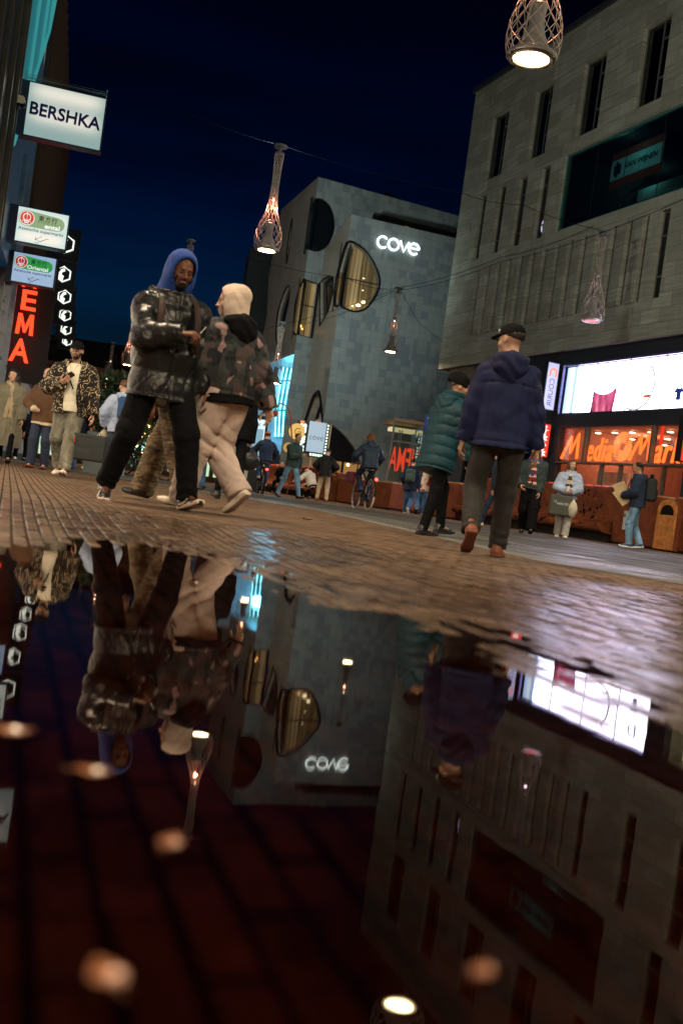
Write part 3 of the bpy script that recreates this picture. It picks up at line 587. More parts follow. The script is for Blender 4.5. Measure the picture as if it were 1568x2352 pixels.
blade('blade_sign', 'red illuminated MediaMarkt blade sign at the right picture edge beside the shop window', 17.05, -.52, -.02, 2.65, 3.95, M_black, M_redbox, 'MediaMarkt', emis('white_letter', (1, .85, .8), 1.6), wk=dict(width=1.08, height=.26, depth=.008, tilt=PI / 2, bold=.02))
# ------------------------------------------------------------------ sculpted white-tiled building (wordmark on its front)
F1P = at(807, 492, 57.0); F1T = Vector((.95225453, .30530527)); F1R = math.atan2(F1T.y, F1T.x)
F2P = at(731, 406, 60.5); F2T = Vector((.91332488, .40723171)); F2R = math.atan2(F2T.y, F2T.x)
H1, H2 = F1P.z, F2P.z
def hit(px, py, P, T):
    r = ray(px, py); n = np.array([-T[1], T[0]]); k = (P[0] * n[0] + P[1] * n[1]) / (r[0] * n[0] + r[1] * n[1]); q = r * k
    return (q[0] - P[0]) * T[0] + (q[1] - P[1]) * T[1], q[2] + CAM_Z
def c4(x, y): return ((950 + x * .60587) / 1.7417, (650 + y * .60587) / 1.7417)
def c5(x, y): return ((950 + x * .60587) / 1.7417, (1400 + y * .60587) / 1.7417)
cov = thing('tiled_building', 'sculpted grey tiled corner building with round edged windows behind the pendant lamps', 'building', (F1P.x, F1P.y, 0), F1R)
js, _ = hit(*c4(570, 600), F2P, F2T)
J = Vector((F2P.x + F2T.x * js, F2P.y + F2T.y * js)); C1 = Vector((F1P.x, F1P.y)); SD = (C1 - J); LS = SD.length; SD /= LS      # side face runs J -> C1 (left to right)
def smooth(pts, k=6, closed=False):
    out = []; n = len(pts)
    for i in range(n if closed else n - 1):
        p0 = pts[(i - 1) % n] if (closed or i) else pts[0]; p1 = pts[i]; p2 = pts[(i + 1) % n]; p3 = pts[(i + 2) % n] if (closed or i < n - 2) else p2
        for j in range(k):
            t = j / k; out.append(tuple(.5 * (2 * b + (c - a) * t + (2 * a - 5 * b + 4 * c - d) * t * t + (3 * b - a - 3 * c + d) * t ** 3) for a, b, c, d in zip(p0, p1, p2, p3)))
    if not closed: out.append(tuple(pts[-1]))
    return out
def inv(mb, M): return mb.xf(M)
def plane_obj(mb, name, P, R, m, parent, smooth_=False):
    """geometry made in a plane's own axes, parented to the building with real position"""
    o = mb.build(name, m, parent, smooth_); o.matrix_parent_inverse = Matrix.Identity(4)
    o.matrix_local = (Matrix.Translation((cov.location)) @ Matrix.Rotation(F1R, 4, 'Z')).inverted() @ Matrix.Translation((P[0], P[1], 0)) @ Matrix.Rotation(R, 4, 'Z')
    return o
SR = math.atan2(SD.y, SD.x)
M_brown = M_tileb
# front face with the D shaped opening at its edge and the arch at its foot
dpts = smooth([(.0, 14.83), (.45, 14.8), (1.18, 14.46), (1.79, 13.80), (2.2, 13.01), (2.12, 12.2), (1.64, 11.31), (1.03, 10.98), (.45, 11.02), (0, 11.15)], 5)
apts = smooth([(3.62, .02), (3.3, 1.0), (2.75, 2.2), (2.2, 3.09), (1.67, 3.64), (1.27, 3.95), (.84, 4.22), (.43, 4.4), (0, 4.44)], 4)
outline = [(0, 4.44)] + dpts[::-1] + [(0, H1), (22, H1), (22, .02)] + apts[:-1]
w = MB().sheet(outline, [], 0, 0); n_ = len(dpts)
for pl in (dpts, apts): w.add([(p[0], 0, p[1]) for p in pl] + [(p[0], .45, p[1]) for p in pl], [(i, i + 1, i + 1 + len(pl), i + len(pl)) for i in range(len(pl) - 1)])
w.add([(0, 0, H1), (22, 0, H1), (22, 3, H1)], [(0, 1, 2)])
w.build('front_wall', M_tile, cov)
# side face (brown) with window bay and tall pointed opening round the lower corner
def hs(px, py): return hit(px, py, J, SD)
ZJ = hit(*c4(590, 582), F2P, F2T)[1]
bay = smooth([(LS, 14.75), (LS - .35, 14.4), (LS - .9, 13.2), (LS - 1.0, 12.3), (LS - .75, 11.3), (LS, 11.1)], 5)
r1 = lambda x, y: ((1050 + x * .2551) / 1.7417, (1500 + y * .2551) / 1.7417)
leaf_ = [hs(*c4(*p)) for p in [(545, 795), (575, 765), (605, 750), (632, 760), (632, 860), (600, 980), (545, 1080)]]
leaf_ = [(max(.02, a), b) for a, b in leaf_]
lens = [hs(*r1(*p)) for p in [(620, 850), (690, 680), (760, 470), (820, 320), (878, 262), (905, 300), (925, 450), (935, 600), (945, 720)]]
lens = [(min(max(.02, a), LS - .03), b) for a, b in lens]
LN = lens
oh = smooth([(LN[0][0], 2.7)] + lens + [(LN[-1][0], 2.7)], 4)
w = MB().sheet([(0, .02), (LS, .02), (LS, 11.1)] + bay[::-1][1:] + [(LS, H1), (0, ZJ)], [oh, [tuple(p) for p in leaf_]], 0, .35)
w.add([(p[0], 0, p[1]) for p in bay] + [(p[0], .5, p[1]) for p in bay], [(i, i + 1, i + 1 + len(bay), i + len(bay)) for i in range(len(bay) - 1)])
plane_obj(w, 'side_wall', J, SR, M_brown, cov)
M_rim = mat('window_rim', (.008, .009, .012), .35)
fo = MB().tube([(p[0], -.02, p[1]) for p in dpts], .06, 6).build('window', M_rim, cov)
MB().add([(p[0], .25, p[1]) for p in dpts], [tuple(range(len(dpts)))[::-1]]).build('pane', M_clear, fo)
fo = plane_obj(MB().tube([(p[0], -.02, p[1]) for p in bay], .09, 6), 'window', J, SR, M_rim, cov)
MB().add([(p[0], .2, p[1]) for p in bay], [tuple(range(len(bay)))]).build('pane', M_darkglass, fo)
fo = plane_obj(MB().tube([(p[0], -.03, p[1]) for p in oh[4:-4]], [.05 + .05 * (1 - abs(i / (len(oh) - 9) - .35)) for i in range(len(oh) - 8)], 8), 'window', J, SR, M_rim, cov)
MB().add([(p[0], .3, p[1]) for p in oh], [tuple(range(len(oh)))]).build('pane', M_clear, fo)
plane_obj(MB().box(.1, LS - .1, .5, .6, 2.6, 9.3), 'interior', J, SR, emis('lens_interior', (.55, .40, .26), .35), cov)
fo = plane_obj(MB().tube([(p[0], -.02, p[1]) for p in leaf_], .05, 6, close=True), 'window', J, SR, M_rim, cov)
MB().add([(p[0], .2, p[1]) for p in leaf_], [tuple(range(len(leaf_)))]).build('pane', M_darkglass, fo)
# lit room behind the D window: curtains, ceiling lights
mi, t, o = nt('curtained_room'); n = N(t); v = n.obj(scale=(7, 1, .15)); f = n.noise(v, 1.3, 3)
sp = n.new('ShaderNodeSeparateXYZ', i_0=n.t.nodes.new('ShaderNodeTexCoord').outputs['Object'])
side = n.ramp(n.math('DIVIDE', sp.outputs[0], 2.3), [(.0, .05), (.13, .9), (.16, .12), (.25, .5), (.42, 1.), (.5, .75), (.58, .42), (1., .38)])
cc = n.mix(n.ramp(f, [(.35, 0.), (.6, 1.)]), (.22, .14, .06), (.62, .42, .2)); cc = n.mix(1.0, cc, side, 'MULTIPLY')
bs = t.nodes.new('ShaderNodeBsdfPrincipled'); t.links.new(cc, bs.inputs['Base Color']); t.links.new(cc, bs.inputs['Emission Color']); bs.inputs['Emission Strength'].default_value = .42; t.links.new(bs.outputs[0], o.inputs[0])
MB().box(-.1, 2.5, .9, .95, 10.9, 14.9).build('curtain', mi, cov)
mb = MB().ball((1.35, .7, 11.5), (.14, .1, .08)).ball((1.62, .7, 11.75), (.12, .1, .08)).ball((1.0, .7, 11.4), (.05, .05, .04)).ball((1.45, .7, 13.1), (.06, .05, .02)).ball((1.5, .7, 12.4), (.05, .05, .02))
mb.build('ceiling_lamp', emis('room_lamp', (1, .8, .45), 4.), cov)
MB().box(-.02, 2.2, .2, .24, 12.78, 12.83).build('window_bar', M_rim, cov)
MB().box(-.1, 4.2, 1.2, 1.3, 0, 4.6).build('interior', emis('arch_interior', (.6, .30, .09), .45), cov)
# shop in the arch
mb = MB().box(0, 3.6, .3, .42, 2.35, 4.5).box(1.55, 1.68, .3, .4, .05, 2.35).box(2.5, 2.56, .3, .4, .05, 2.35); mb.build('shop_front', M_rim, cov)
mb = MB()
for x, z, r in [(.9, 1.45, .09), (1.9, .95, .12), (.6, 1.05, .07), (1.05, 1.0, .07), (1.4, 1.05, .07), (2.15, 2.25, .08), (.95, 2.3, .07)]: mb.ball((x, 1.0, z), r)
mb.build('shop_lamp', emis('arch_lamp', (1, .75, .3), 6.), cov)
mb = MB().box(.85, 1.15, .28, .295, 2.0, 2.22); mb.build('exit_sign', emis('exit_green', (.35, .9, .6), 1.6), cov)
MB().box(.95, 1.05, .262, .275, 2.03, 2.19).build('exit_figure', M_black, cov)
MB().box(0.2, 3.5, .8, 1.1, .0, .75).build('shop_counter', emis('counter_glow', (.75, .42, .12), .35), cov)
# set-back upper block
def w2(mb, name, m): return plane_obj(mb, name, F2P, F2R, m, cov)
g2 = lambda pts: [hit(*c4(*p), F2P, F2T) for p in pts]
ud = smooth([(.02, 17.98), (.46, 18.01), (1.02, 17.68), (1.39, 16.84), (1.37, 16.09), (1.1, 15.37), (.6, 14.95), (.02, 14.92)], 4)
ml = [(.02, 13.1), (.55, 13.0), (js - .03, 13.0), (js - .03, 9.7), (.02, 9.72)]
ribbon = smooth([(3.9, 17.8), (4.0, 18.05), (4.35, 18.15), (9, 18.2), (16, 18.2), (16, 17.2), (9, 17.2), (4.3, 17.2)], 3, True)
w = MB().sheet([(0, .02), (js + .5, .02), (js + .5, H1 - .3), (24, H1 - .3), (24, H2), (0, H2), (0, 17.98)] + ud[::1] + [(0, 14.92), (0, 13.1)] + ml + [(0, 9.72)], [ribbon], 0, .4)
fx, fy = -.32300835 * F2T.x + .94639611 * F2T.y, .32300835 * F2T.y + .94639611 * F2T.x
w.add([(0, 0, H2), (24, 0, H2), (24, 8, H2), (fx * 8.4, fy * 8.4, H2)], [(0, 1, 2, 3)])
w2(w, 'upper_wall', M_tile)
mb = MB().box(-.1, 1.6, .5, .55, 14.7, 18.2); w2(mb, 'interior', M_room)
mb = MB().box(4, 17, .35, .5, 17.1, 18.3); w2(mb, 'interior', M_room)
mb = MB().box(6.35, 6.6, .3, .34, 17.3, 17.9).box(6.75, 6.95, .3, .34, 17.3, 17.8); w2(mb, 'lit_room', emis('amber_dim', (.6, .38, .12), .35))
fo = w2(MB().tube([(p[0], -.02, p[1]) for p in ud], .05, 6), 'window', M_rim); MB().add([(p[0], .2, p[1]) for p in ud], [tuple(range(len(ud)))]).build('pane', M_darkglass, fo)
fo = w2(MB().tube([(p[0], -.02, p[1]) for p in ml], .06, 6, close=True), 'window', M_rim); MB().add([(p[0], .12, p[1]) for p in ml], [tuple(range(len(ml)))]).build('pane', M_clear, fo)
mb = MB().box(.45, .49, .05, .1, 9.7, 13.).box(0, js, .05, .1, 11.55, 11.6); w2(mb, 'window_bar', M_rim)
mb = MB().box(-.05, js + .1, .7, .75, 9.5, 13.2); o_ = w2(mb, 'curtain', mi)
mb = MB().ball((.3, .45, 10.35), .09).ball((.45, .45, 10.2), .06); w2(mb, 'ceiling_lamp', emis('orange_lamp', (1, .45, .12), 4.))
# left-hand flank of the block, overhanging from 8.5 m up
A2 = Vector((-.32300835, .94639611)); LF = 9.7
FO = Vector((F2P.x, F2P.y)) + A2 * LF; FR = math.atan2(-A2.y, -A2.x)
def fl(pts): return [(LF - a, b) for a, b in pts]
slit = smooth([(5.02, 17.9), (5.3, 17.3), (5.3, 16), (5.1, 15.1), (4.8, 15.1), (4.75, 16.4), (4.85, 17.4)], 4, True)
lens2 = smooth([(3.4, 13.2), (4.2, 13.2), (5.1, 12.5), (5.55, 11.6), (5.3, 10.4), (4.6, 9.6), (4.0, 9.7), (3.3, 11.2), (3.0, 12.4)], 4, True)
bl = smooth([(8.6, 12.4), (9.3, 12.9), (9.6, 11.5), (9.55, 9.5), (8.9, 9.4), (8.5, 10.8)], 4, True)
bayL = smooth([(0, 17.98), (.5, 17.4), (.75, 16.3), (.5, 15.2), (0, 14.92)], 4); bayM = smooth([(0, 13.1), (.7, 12.8), (1.25, 12.0), (1.2, 10.9), (.7, 9.9), (0, 9.72)], 4)
out2 = fl([(0, H2), (0, 17.98)] + bayL[1:-1] + [(0, 14.92), (0, 13.1)] + bayM[1:-1] + [(0, 9.72), (0, 8.52), (LF, 8.5), (8.6, 12.0), (9.65, 14.9), (8.5, H2)])
w = MB().sheet(out2, [fl(slit), fl(lens2)], 0, .3)
w.add([(0, 0, 8.5), (LF, 0, 8.52), (LF, 6, 8.52), (0, 6, 8.5)], [(0, 1, 2, 3)])
plane_obj(w, 'flank_wall', FO, FR, M_brown, cov)
for pl in (slit, lens2):
    fo = plane_obj(MB().tube([(LF - p[0], 0, p[1]) for p in pl], .05, 6, close=True), 'window', FO, FR, M_rim, cov); MB().add([(LF - p[0], .2, p[1]) for p in pl], [tuple(range(len(pl)))]).build('pane', M_darkglass, fo)
for pl in (bayL, bayM):
    fo = plane_obj(MB().tube([(LF - p[0], 0, p[1]) for p in pl], .07, 6), 'window', FO, FR, M_rim, cov); MB().add([(LF - p[0], .15, p[1]) for p in pl], [tuple(range(len(pl)))]).build('pane', M_darkglass, fo)
# dark stair tower further left, partly over the lane
TP = at(598, 640, 72.0)
mb = MB().box(-1.0, 3.5, 0, 4, 8.4, 17.2).box(-1.3, 1.2, -.6, 4, 10.4, 12.6); o_ = plane_obj(mb, 'stair_tower', (TP.x, TP.y), math.radians(10), mat('dark_tower', (.03, .035, .035), .6), cov)
mb = MB().box(1.0, 1.5, -.62, -.55, 9.3, 10.3).box(1.8, 2.0, -.62, -.55, 9.2, 10.2); plane_obj(mb, 'lit_window', (TP.x, TP.y), math.radians(10), emis('amber_window', (1, .55, .2), .7), cov)
# set-back wall under the overhang, washed by blue light tubes
WP = at(*c5(-260, 100), 66.5); WR = math.radians(12); WT = Vector((math.cos(WR), math.sin(WR)))
hw = lambda x, y: hit(*c5(x, y), WP, WT)
b0 = hw(360, 300)[0]
mb = MB().add([(3.2, 0, 2.6), (b0 + 1.5, 0, 2.6), (b0 + 1.5, 0, 9.4), (3.2, 0, 9.4)], [(0, 1, 2, 3)]); plane_obj(mb, 'recessed_wall', (WP.x, WP.y), WR, M_tilew, cov)
strips_ = []
for dx_ in (0, 22, 46):
    strips_.append([hw(318 + dx_ * 1.15, 40), hw(285 + dx_ * 1.15, 205), hw(252 + dx_ * 1.15, 400), hw(250 - 3 + dx_, 580)])
mb = MB()
for k, s_ in enumerate(strips_):
    for a, b in zip(s_[:-1], s_[1:]): mb.tube([(a[0], -.12, a[1] - .06), (a[0] * .03 + b[0] * .97, -.12, b[1] + .08)], .075, 6)
plane_obj(mb, 'light_tube', (WP.x, WP.y), WR, emis('cyan_tube', (.32, .93, 1.0), 2.2), cov)
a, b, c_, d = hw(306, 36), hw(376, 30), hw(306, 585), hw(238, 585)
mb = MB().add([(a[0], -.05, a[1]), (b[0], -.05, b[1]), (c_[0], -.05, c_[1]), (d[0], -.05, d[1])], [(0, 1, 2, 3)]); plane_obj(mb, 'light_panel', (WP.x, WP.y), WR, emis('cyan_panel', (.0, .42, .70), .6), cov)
lp = [hw(*p) for p in [(385, 187), (405, 205), (413, 260), (405, 330), (385, 400), (362, 470), (345, 485), (330, 440), (335, 330), (350, 240)]]; lp = smooth(lp, 3, True)
fo = plane_obj(MB().tube([(p[0], -.1, p[1]) for p in lp], .05, 6, close=True), 'window', (WP.x, WP.y), WR, M_rim, cov)
MB().add([(p[0], -.08, p[1]) for p in lp], [tuple(range(len(lp)))]).build('pane', emis('blue_pane', (.02, .13, .26), .45), fo)
for zz, e_ in ((3.6, 90), (7.4, 150)):
    pl = bpy.data.lights.new('tube_glow', 'POINT'); pl.energy = e_; pl.color = (.12, .62, 1); pl.shadow_soft_size = .4
    po = bpy.data.objects.new('tube_glow', pl); C.objects.link(po); q = Vector((WP.x, WP.y)) + WT * strips_[1][1][0]; po.parent = cov; po.matrix_parent_inverse = Matrix.Identity(4)
    po.matrix_local = (Matrix.Translation(cov.location) @ Matrix.Rotation(F1R, 4, 'Z')).inverted() @ Matrix.Translation((q.x + .3, q.y - 1.6, zz))
mb = MB().box(3.2, b0 + 1.2, .05, .3, 0, 2.6); plane_obj(mb, 'shop_front', (WP.x, WP.y), WR, M_black, cov)
mb = MB(); rs = random.Random(5)
for k in range(12): x_ = 3.4 + k * .45; mb.box(x_, x_ + rs.uniform(.1, .25), -.02, .03, rs.uniform(.3, .9), rs.uniform(1.4, 2.1))
plane_obj(mb, 'shop_display', (WP.x, WP.y), WR, emis('display_gold', (.9, .55, .2), .6), cov)
# wordmark
cs = thing('wordmark_sign', 'glowing white cove lettering high on the grey tiled front', 'sign', (F1P.x, F1P.y, 0), F1R)
M_cove = emis('white_neon', (.86, 1.0, .96), 2.6); mb = MB(); z0 = 15.18; Rr = .3
def arc(cx, cz, r, a0, a1, k=20): return [(cx + r * math.cos(a), -.12, cz + r * math.sin(a)) for a in np.linspace(math.radians(a0), math.radians(a1), k)]
mb.tube(arc(2.05, z0, .32, 45, 315), .055, 6); mb.build('lettering', M_cove, cs)
MB().tube(arc(2.72, z0, .32, 0, 360, 28)[:-1], .055, 6, close=True).build('lettering', M_cove, cs)
MB().tube([(3.1, -.12, z0 + .31), (3.37, -.12, z0 - .29), (3.64, -.12, z0 + .31)], .055, 6).build('lettering', M_cove, cs)
MB().tube([(3.72, -.12, z0 + .02), (4.3, -.12, z0 + .02)] + arc(3.99, z0, .31, 5, 315), .055, 6).build('lettering', M_cove, cs)
# crane on its roof
cr = thing('roof_crane', 'dark folded maintenance crane on the flat roof of the tiled building', 'crane', (F2P.x, F2P.y, H2), F2R)
MB().tube([(4.6, 3, -1.2), (5.6, 3, .6), (5.9, 3, 1.1), (12.6, 3, -.2)], [.12, .14, .16, .1], 6).build('boom', M_black, cr)
MB().box(12.2, 15.2, 2, 4, -1.4, .3).build('cab', M_black, cr); MB().tube([(13.7, 3, 0), (13.8, 3, 2.4), (14.8, 3, 3.0)], .05, 6).build('mast', M_black, cr)
# ------------------------------------------------------------------ left side of the street
LP = Vector((-2.2, 0)); LT = Vector((-.2616, .9652)); LR = math.atan2(LT.y, LT.x)
def lb(name, label): return thing(name, label, 'building', (LP.x, LP.y, 0), LR)
M_teal = emis('teal_lit_glass', (.02, .30, .34), .33); M_tealp = emis('teal_edge', (.06, .50, .52), .42)
mbk, t, o = nt('pinkish_brick'); n = N(t)
tc = t.nodes.new('ShaderNodeTexCoord'); sp = n.new('ShaderNodeSeparateXYZ', i_0=tc.outputs['Object']); vx = n.new('ShaderNodeCombineXYZ', i_0=n.math('ADD', sp.outputs[0], sp.outputs[1]), i_1=sp.outputs[2])
b = n.new('ShaderNodeTexBrick', i_Vector=vx.outputs[0]); b.inputs['Scale'].default_value = 1; b.inputs['Brick Width'].default_value = .24; b.inputs['Row Height'].default_value = .08; b.inputs['Mortar Size'].default_value = .008; b.inputs['Color1'].default_value = (.36, .2, .17, 1); b.inputs['Color2'].default_value = (.27, .14, .12, 1); b.inputs['Mortar'].default_value = (.4, .38, .38, 1)
bsdf(t, o, b.outputs[0], .8, 0, n.bump(b.outputs['Fac'], .3, .01)); M_lbrick = mbk
# near glass-clad shop (x along the street, y into the building)
b1 = lb('glass_clad_shop', 'dark glass clad shop building at the left picture edge with metal edge strips')
MB().box(2.0, 20.9, 0, 10, 4.6, 17).build('wall', mat('teal_black_panel', (.012, .022, .026), .2, var=.4, vs=.7), b1)
MB().box(2, 20.6, .1, 10, .02, 4.59).build('shop_wall', M_lbrick, b1)
mb = MB()
for q in (16.9, 18.1, 19.5, 20.7): mb.box(q, q + .10, -.08, -.003, 3.2, 17)
mb.build('metal_strip', mat('edge_strip', (.12, .11, .09), .4, .6), b1)
MB().box(20.91, 21.05, -.10, 9, 0.02, 17).build('corner_post', mat('corner_post', (.05, .04, .03), .6), b1)
MB().box(2, 20.5, -.02, .09, 2.9, 3.3).build('shop_sign_band', emis('violet_band', (.5, .42, .8), .5), b1)
for s_ in (6.2, 8.9, 11.6, 14.3): MB().box(s_, s_ + 2.4, .04, .098, .35, 2.75).build('shop_window', emis('shop_front_light', (1, .80, .56), 2.2), b1)
b2 = lb('oriel_building', 'building with teal lit glass oriel and brick base behind the hanging signs')
MB().box(21.06, 27.6, .3, 10, 7.3, 18).build('wall', mat('grey_panel', (.13, .15, .16), .6), b2)
MB().box(21.06, 24.4, .25, 10, .02, 7.29).build('brick_wall', M_lbrick, b2)
M_lst = slab_mat('grey_cladding', (.30, .31, .31), .9)
MB().box(24.41, 27.6, .02, 10, .02, 7.29).build('stone_wall', M_lst, b2)
mb = MB().box(24.4, 24.46, -.14, .01, .2, 7.3).box(26.2, 26.28, -.14, .01, .2, 7.3); mb.build('metal_strip', mat('blue_strip', (.3, .36, .42), .3, .7), b2)
oriel = [(21.1, 6.5), (24.8, 9.65), (26.4, 11.05), (27.5, 12.8), (27.5, 18), (21.1, 18)]
MB().prism([(21.1, 4.6), (27.9, 4.6), (27.9, 9.2), (26.3, 10.9), (24.7, 9.5), (21.1, 6.4)], -.03, .28).build('glass_wall', emis('night_blue_glass', (.005, .035, .07), .35), b2)
MB().prism(oriel, -.06, .29).build('oriel', M_teal, b2)
mb = MB(); 
for a, c_ in [((21.1, 6.5), (24.8, 9.65)), ((24.8, 9.65), (26.4, 11.05)), ((26.4, 11.05), (27.5, 12.8)), ((27.5, 12.8), (27.5, 18)), ((22.6, 7.8), (23.4, 18)), ((24.8, 9.65), (25.9, 18)), ((26.4, 11.05), (26.9, 18))]: mb.tube([(a[0], -.09, a[1]), (c_[0], -.09, c_[1])], .035, 4)
mb.build('oriel_frame', M_tealp, b2)
b3 = lb('black_facade_building', 'tall black fronted building behind the row of hexagon signs')
MB().box(28.0, 47.3, -.02, 12, .02, 14.6).build('wall', mat('black_facade', (.012, .012, .013), .5, var=.4, vs=1), b3)
MB().box(27.61, 27.98, .05, 10, .02, 12.).build('party_wall', M_lst, b3)
mb = MB(); rs = random.Random(2)
for k in range(15): x_ = 29 + k * 1.2; mb.box(x_, x_ + .25, -.05, -.023, rs.uniform(3.2, 3.8), rs.uniform(4.6, 5.6))
mb.build('lit_slot', emis('amber_slot', (.8, .32, .1), .3), b3)
mb = MB()
for k in range(22): x_ = 28.4 + k * .85; mb.box(x_, x_ + .06, -.12, -.023, 3.1, 14.2)
mb.build('fin', mat('brown_fin', (.035, .02, .014), .5), b3)
MB().box(28.2, 47, -.06, -.024, .3, 2.9).build('shop_window', emis('far_shop_glow', (.25, .2, .22), .22), b3)
# signs
def lsign(name, label, cat, s, group=None):
    return thing(name, label, cat, (LP.x + LT.x * s, LP.y + LT.y * s, 0), LR - PI / 2, group)     # x out of the facade (right), y away from the viewer
def on_left(px, py, s):      # local x, z of a pixel on the sign plane at distance s along the street
    P = Vector((LP.x + LT.x * s, LP.y + LT.y * s)); T = Vector((math.cos(LR - PI / 2), math.sin(LR - PI / 2))); return hit(px, py, P, T)
def facesign(name, label, s, TL, TR, BR_, BL_, facem, x_in, group=None):
    b = lsign(name, label, 'sign', s, group); c0, c1, c2, c3 = [on_left(*p, s) for p in (TL, TR, BR_, BL_)]
    x0 = (c0[0] + c3[0]) / 2; x1 = (c1[0] + c2[0]) / 2; z0 = (c3[1] + c2[1]) / 2; z1 = (c0[1] + c1[1]) / 2
    MB().bbox(x_in, x1 + .03, -.10, .18, z0 - .03, z1 + .03, .008).build('box', mat('sign_box', (.02, .03, .055), .4), b)
    MB().box(x0, x1, -.106, -.101, z0, z1).build('face', facem, b)
    return b, x0, x1, z0, z1
k4 = .1343
q4 = lambda x, y: (x * k4, 459.3 + y * k4)
# fashion shop sign: strip-lit panel
def litface(name, base, hi, bands, x0, x1, z0, z1, s):
    m, t, o = nt(name); n = N(t); tc = t.nodes.new('ShaderNodeTexCoord'); sp = n.new('ShaderNodeSeparateXYZ', i_0=tc.outputs['Object'])
    X = n.math('DIVIDE', n.math('SUBTRACT', sp.outputs[0], (x0 + x1) / 2), (x1 - x0) / 2); Z = n.math('DIVIDE', n.math('SUBTRACT', sp.outputs[2], (z0 + z1) / 2), (z1 - z0) / 2)
    tot = None
    for bz in bands:       # fluorescent tubes shining through the acrylic
        d = n.math('ADD', n.math('POWER', n.math('DIVIDE', n.math('SUBTRACT', Z, bz), .34), 2.0), n.math('POWER', n.math('ABSOLUTE', n.math('DIVIDE', X, .92)), 6.0)); e = n.math('POWER', 2.718, n.math('MULTIPLY', d, -1.0)); tot = e if tot is None else n.math('ADD', tot, e)
    c = n.mix(n.math('MINIMUM', tot, 1.0), base, hi); bs = t.nodes.new('ShaderNodeBsdfPrincipled'); bs.inputs['Base Color'].default_value = (.3, .3, .3, 1); bs.inputs['Roughness'].default_value = .35; t.links.new(c, bs.inputs['Emission Color']); bs.inputs['Emission Strength'].default_value = s; t.links.new(bs.outputs[0], o.inputs[0]); return m
bt = [(t_[0] * 460 / 1568 / 1.7417, t_[1] * 640 / 2182 / 1.7417) for t_ in [(412, 1130), (1440, 1385), (1360, 2080), (338, 1840)]]
c0, c2 = on_left(*bt[0], 20.9 + .6), on_left(*bt[2], 21.5)
ft = litface('strip_lit_face', (.16, .27, .27), (.62, .60, .52), (.72, -.12), c0[0], c2[0], c2[1], c0[1], 1.0)
bsg, x0, x1, z0, z1 = facesign('hanging_sign', 'large white lit BERSHKA sign with dark blue capitals, highest on the left', 21.5, *bt, ft, .0)
text('BERSHKA', m=mat('navy_letters', (.01, .014, .12), .3), parent=bsg, width=(x1 - x0) * .93, height=.26, loc=((x0 + x1) / 2 + .01, -.135, z0 + (z1 - z0) * .50), depth=.05, bold=.018, tilt=math.radians(-1.3))
MB().tube([(x0 - .1, -.1, z1 + .1), (x1, -.1, z1 + .1)], .008, 4).tube([(x0 - .1, .1, z1 + .14), (x1, .1, z1 + .14)], .008, 4).tube([(x0 - .1, 0, z1 + .18), (x1, 0, z1 + .18)], .006, 4).tube([(x1, -.1, z1 + .02), (x1, -.1, z1 + .2)], .012, 4).tube([(x0 - .1, -.1, z1 + .02), (x0 - .1, -.1, z1 + .2)], .012, 4).build('bird_wire', mat('galvanised', (.3, .45, .42), .35, .6), bsg)
cc_ = lsign('security_camera', 'white domed security camera on the facade left of the highest hanging sign', 'camera', 20.9); p = on_left(45, 238, 20.9)
MB().bbox(p[0] - .15, p[0] + .1, -.12, .1, p[1] - .02, p[1] + .13, .03).build('housing', mat('camera_white', (.5, .45, .36), .45), cc_)
MB().ball((p[0] - .04, -.02, p[1] - .05), .085).ball((p[0] + .08, -.03, p[1] - .02), .06).ball((p[0] - .1, -.05, p[1] - .04), .05).build('dome', M_darkglass, cc_)
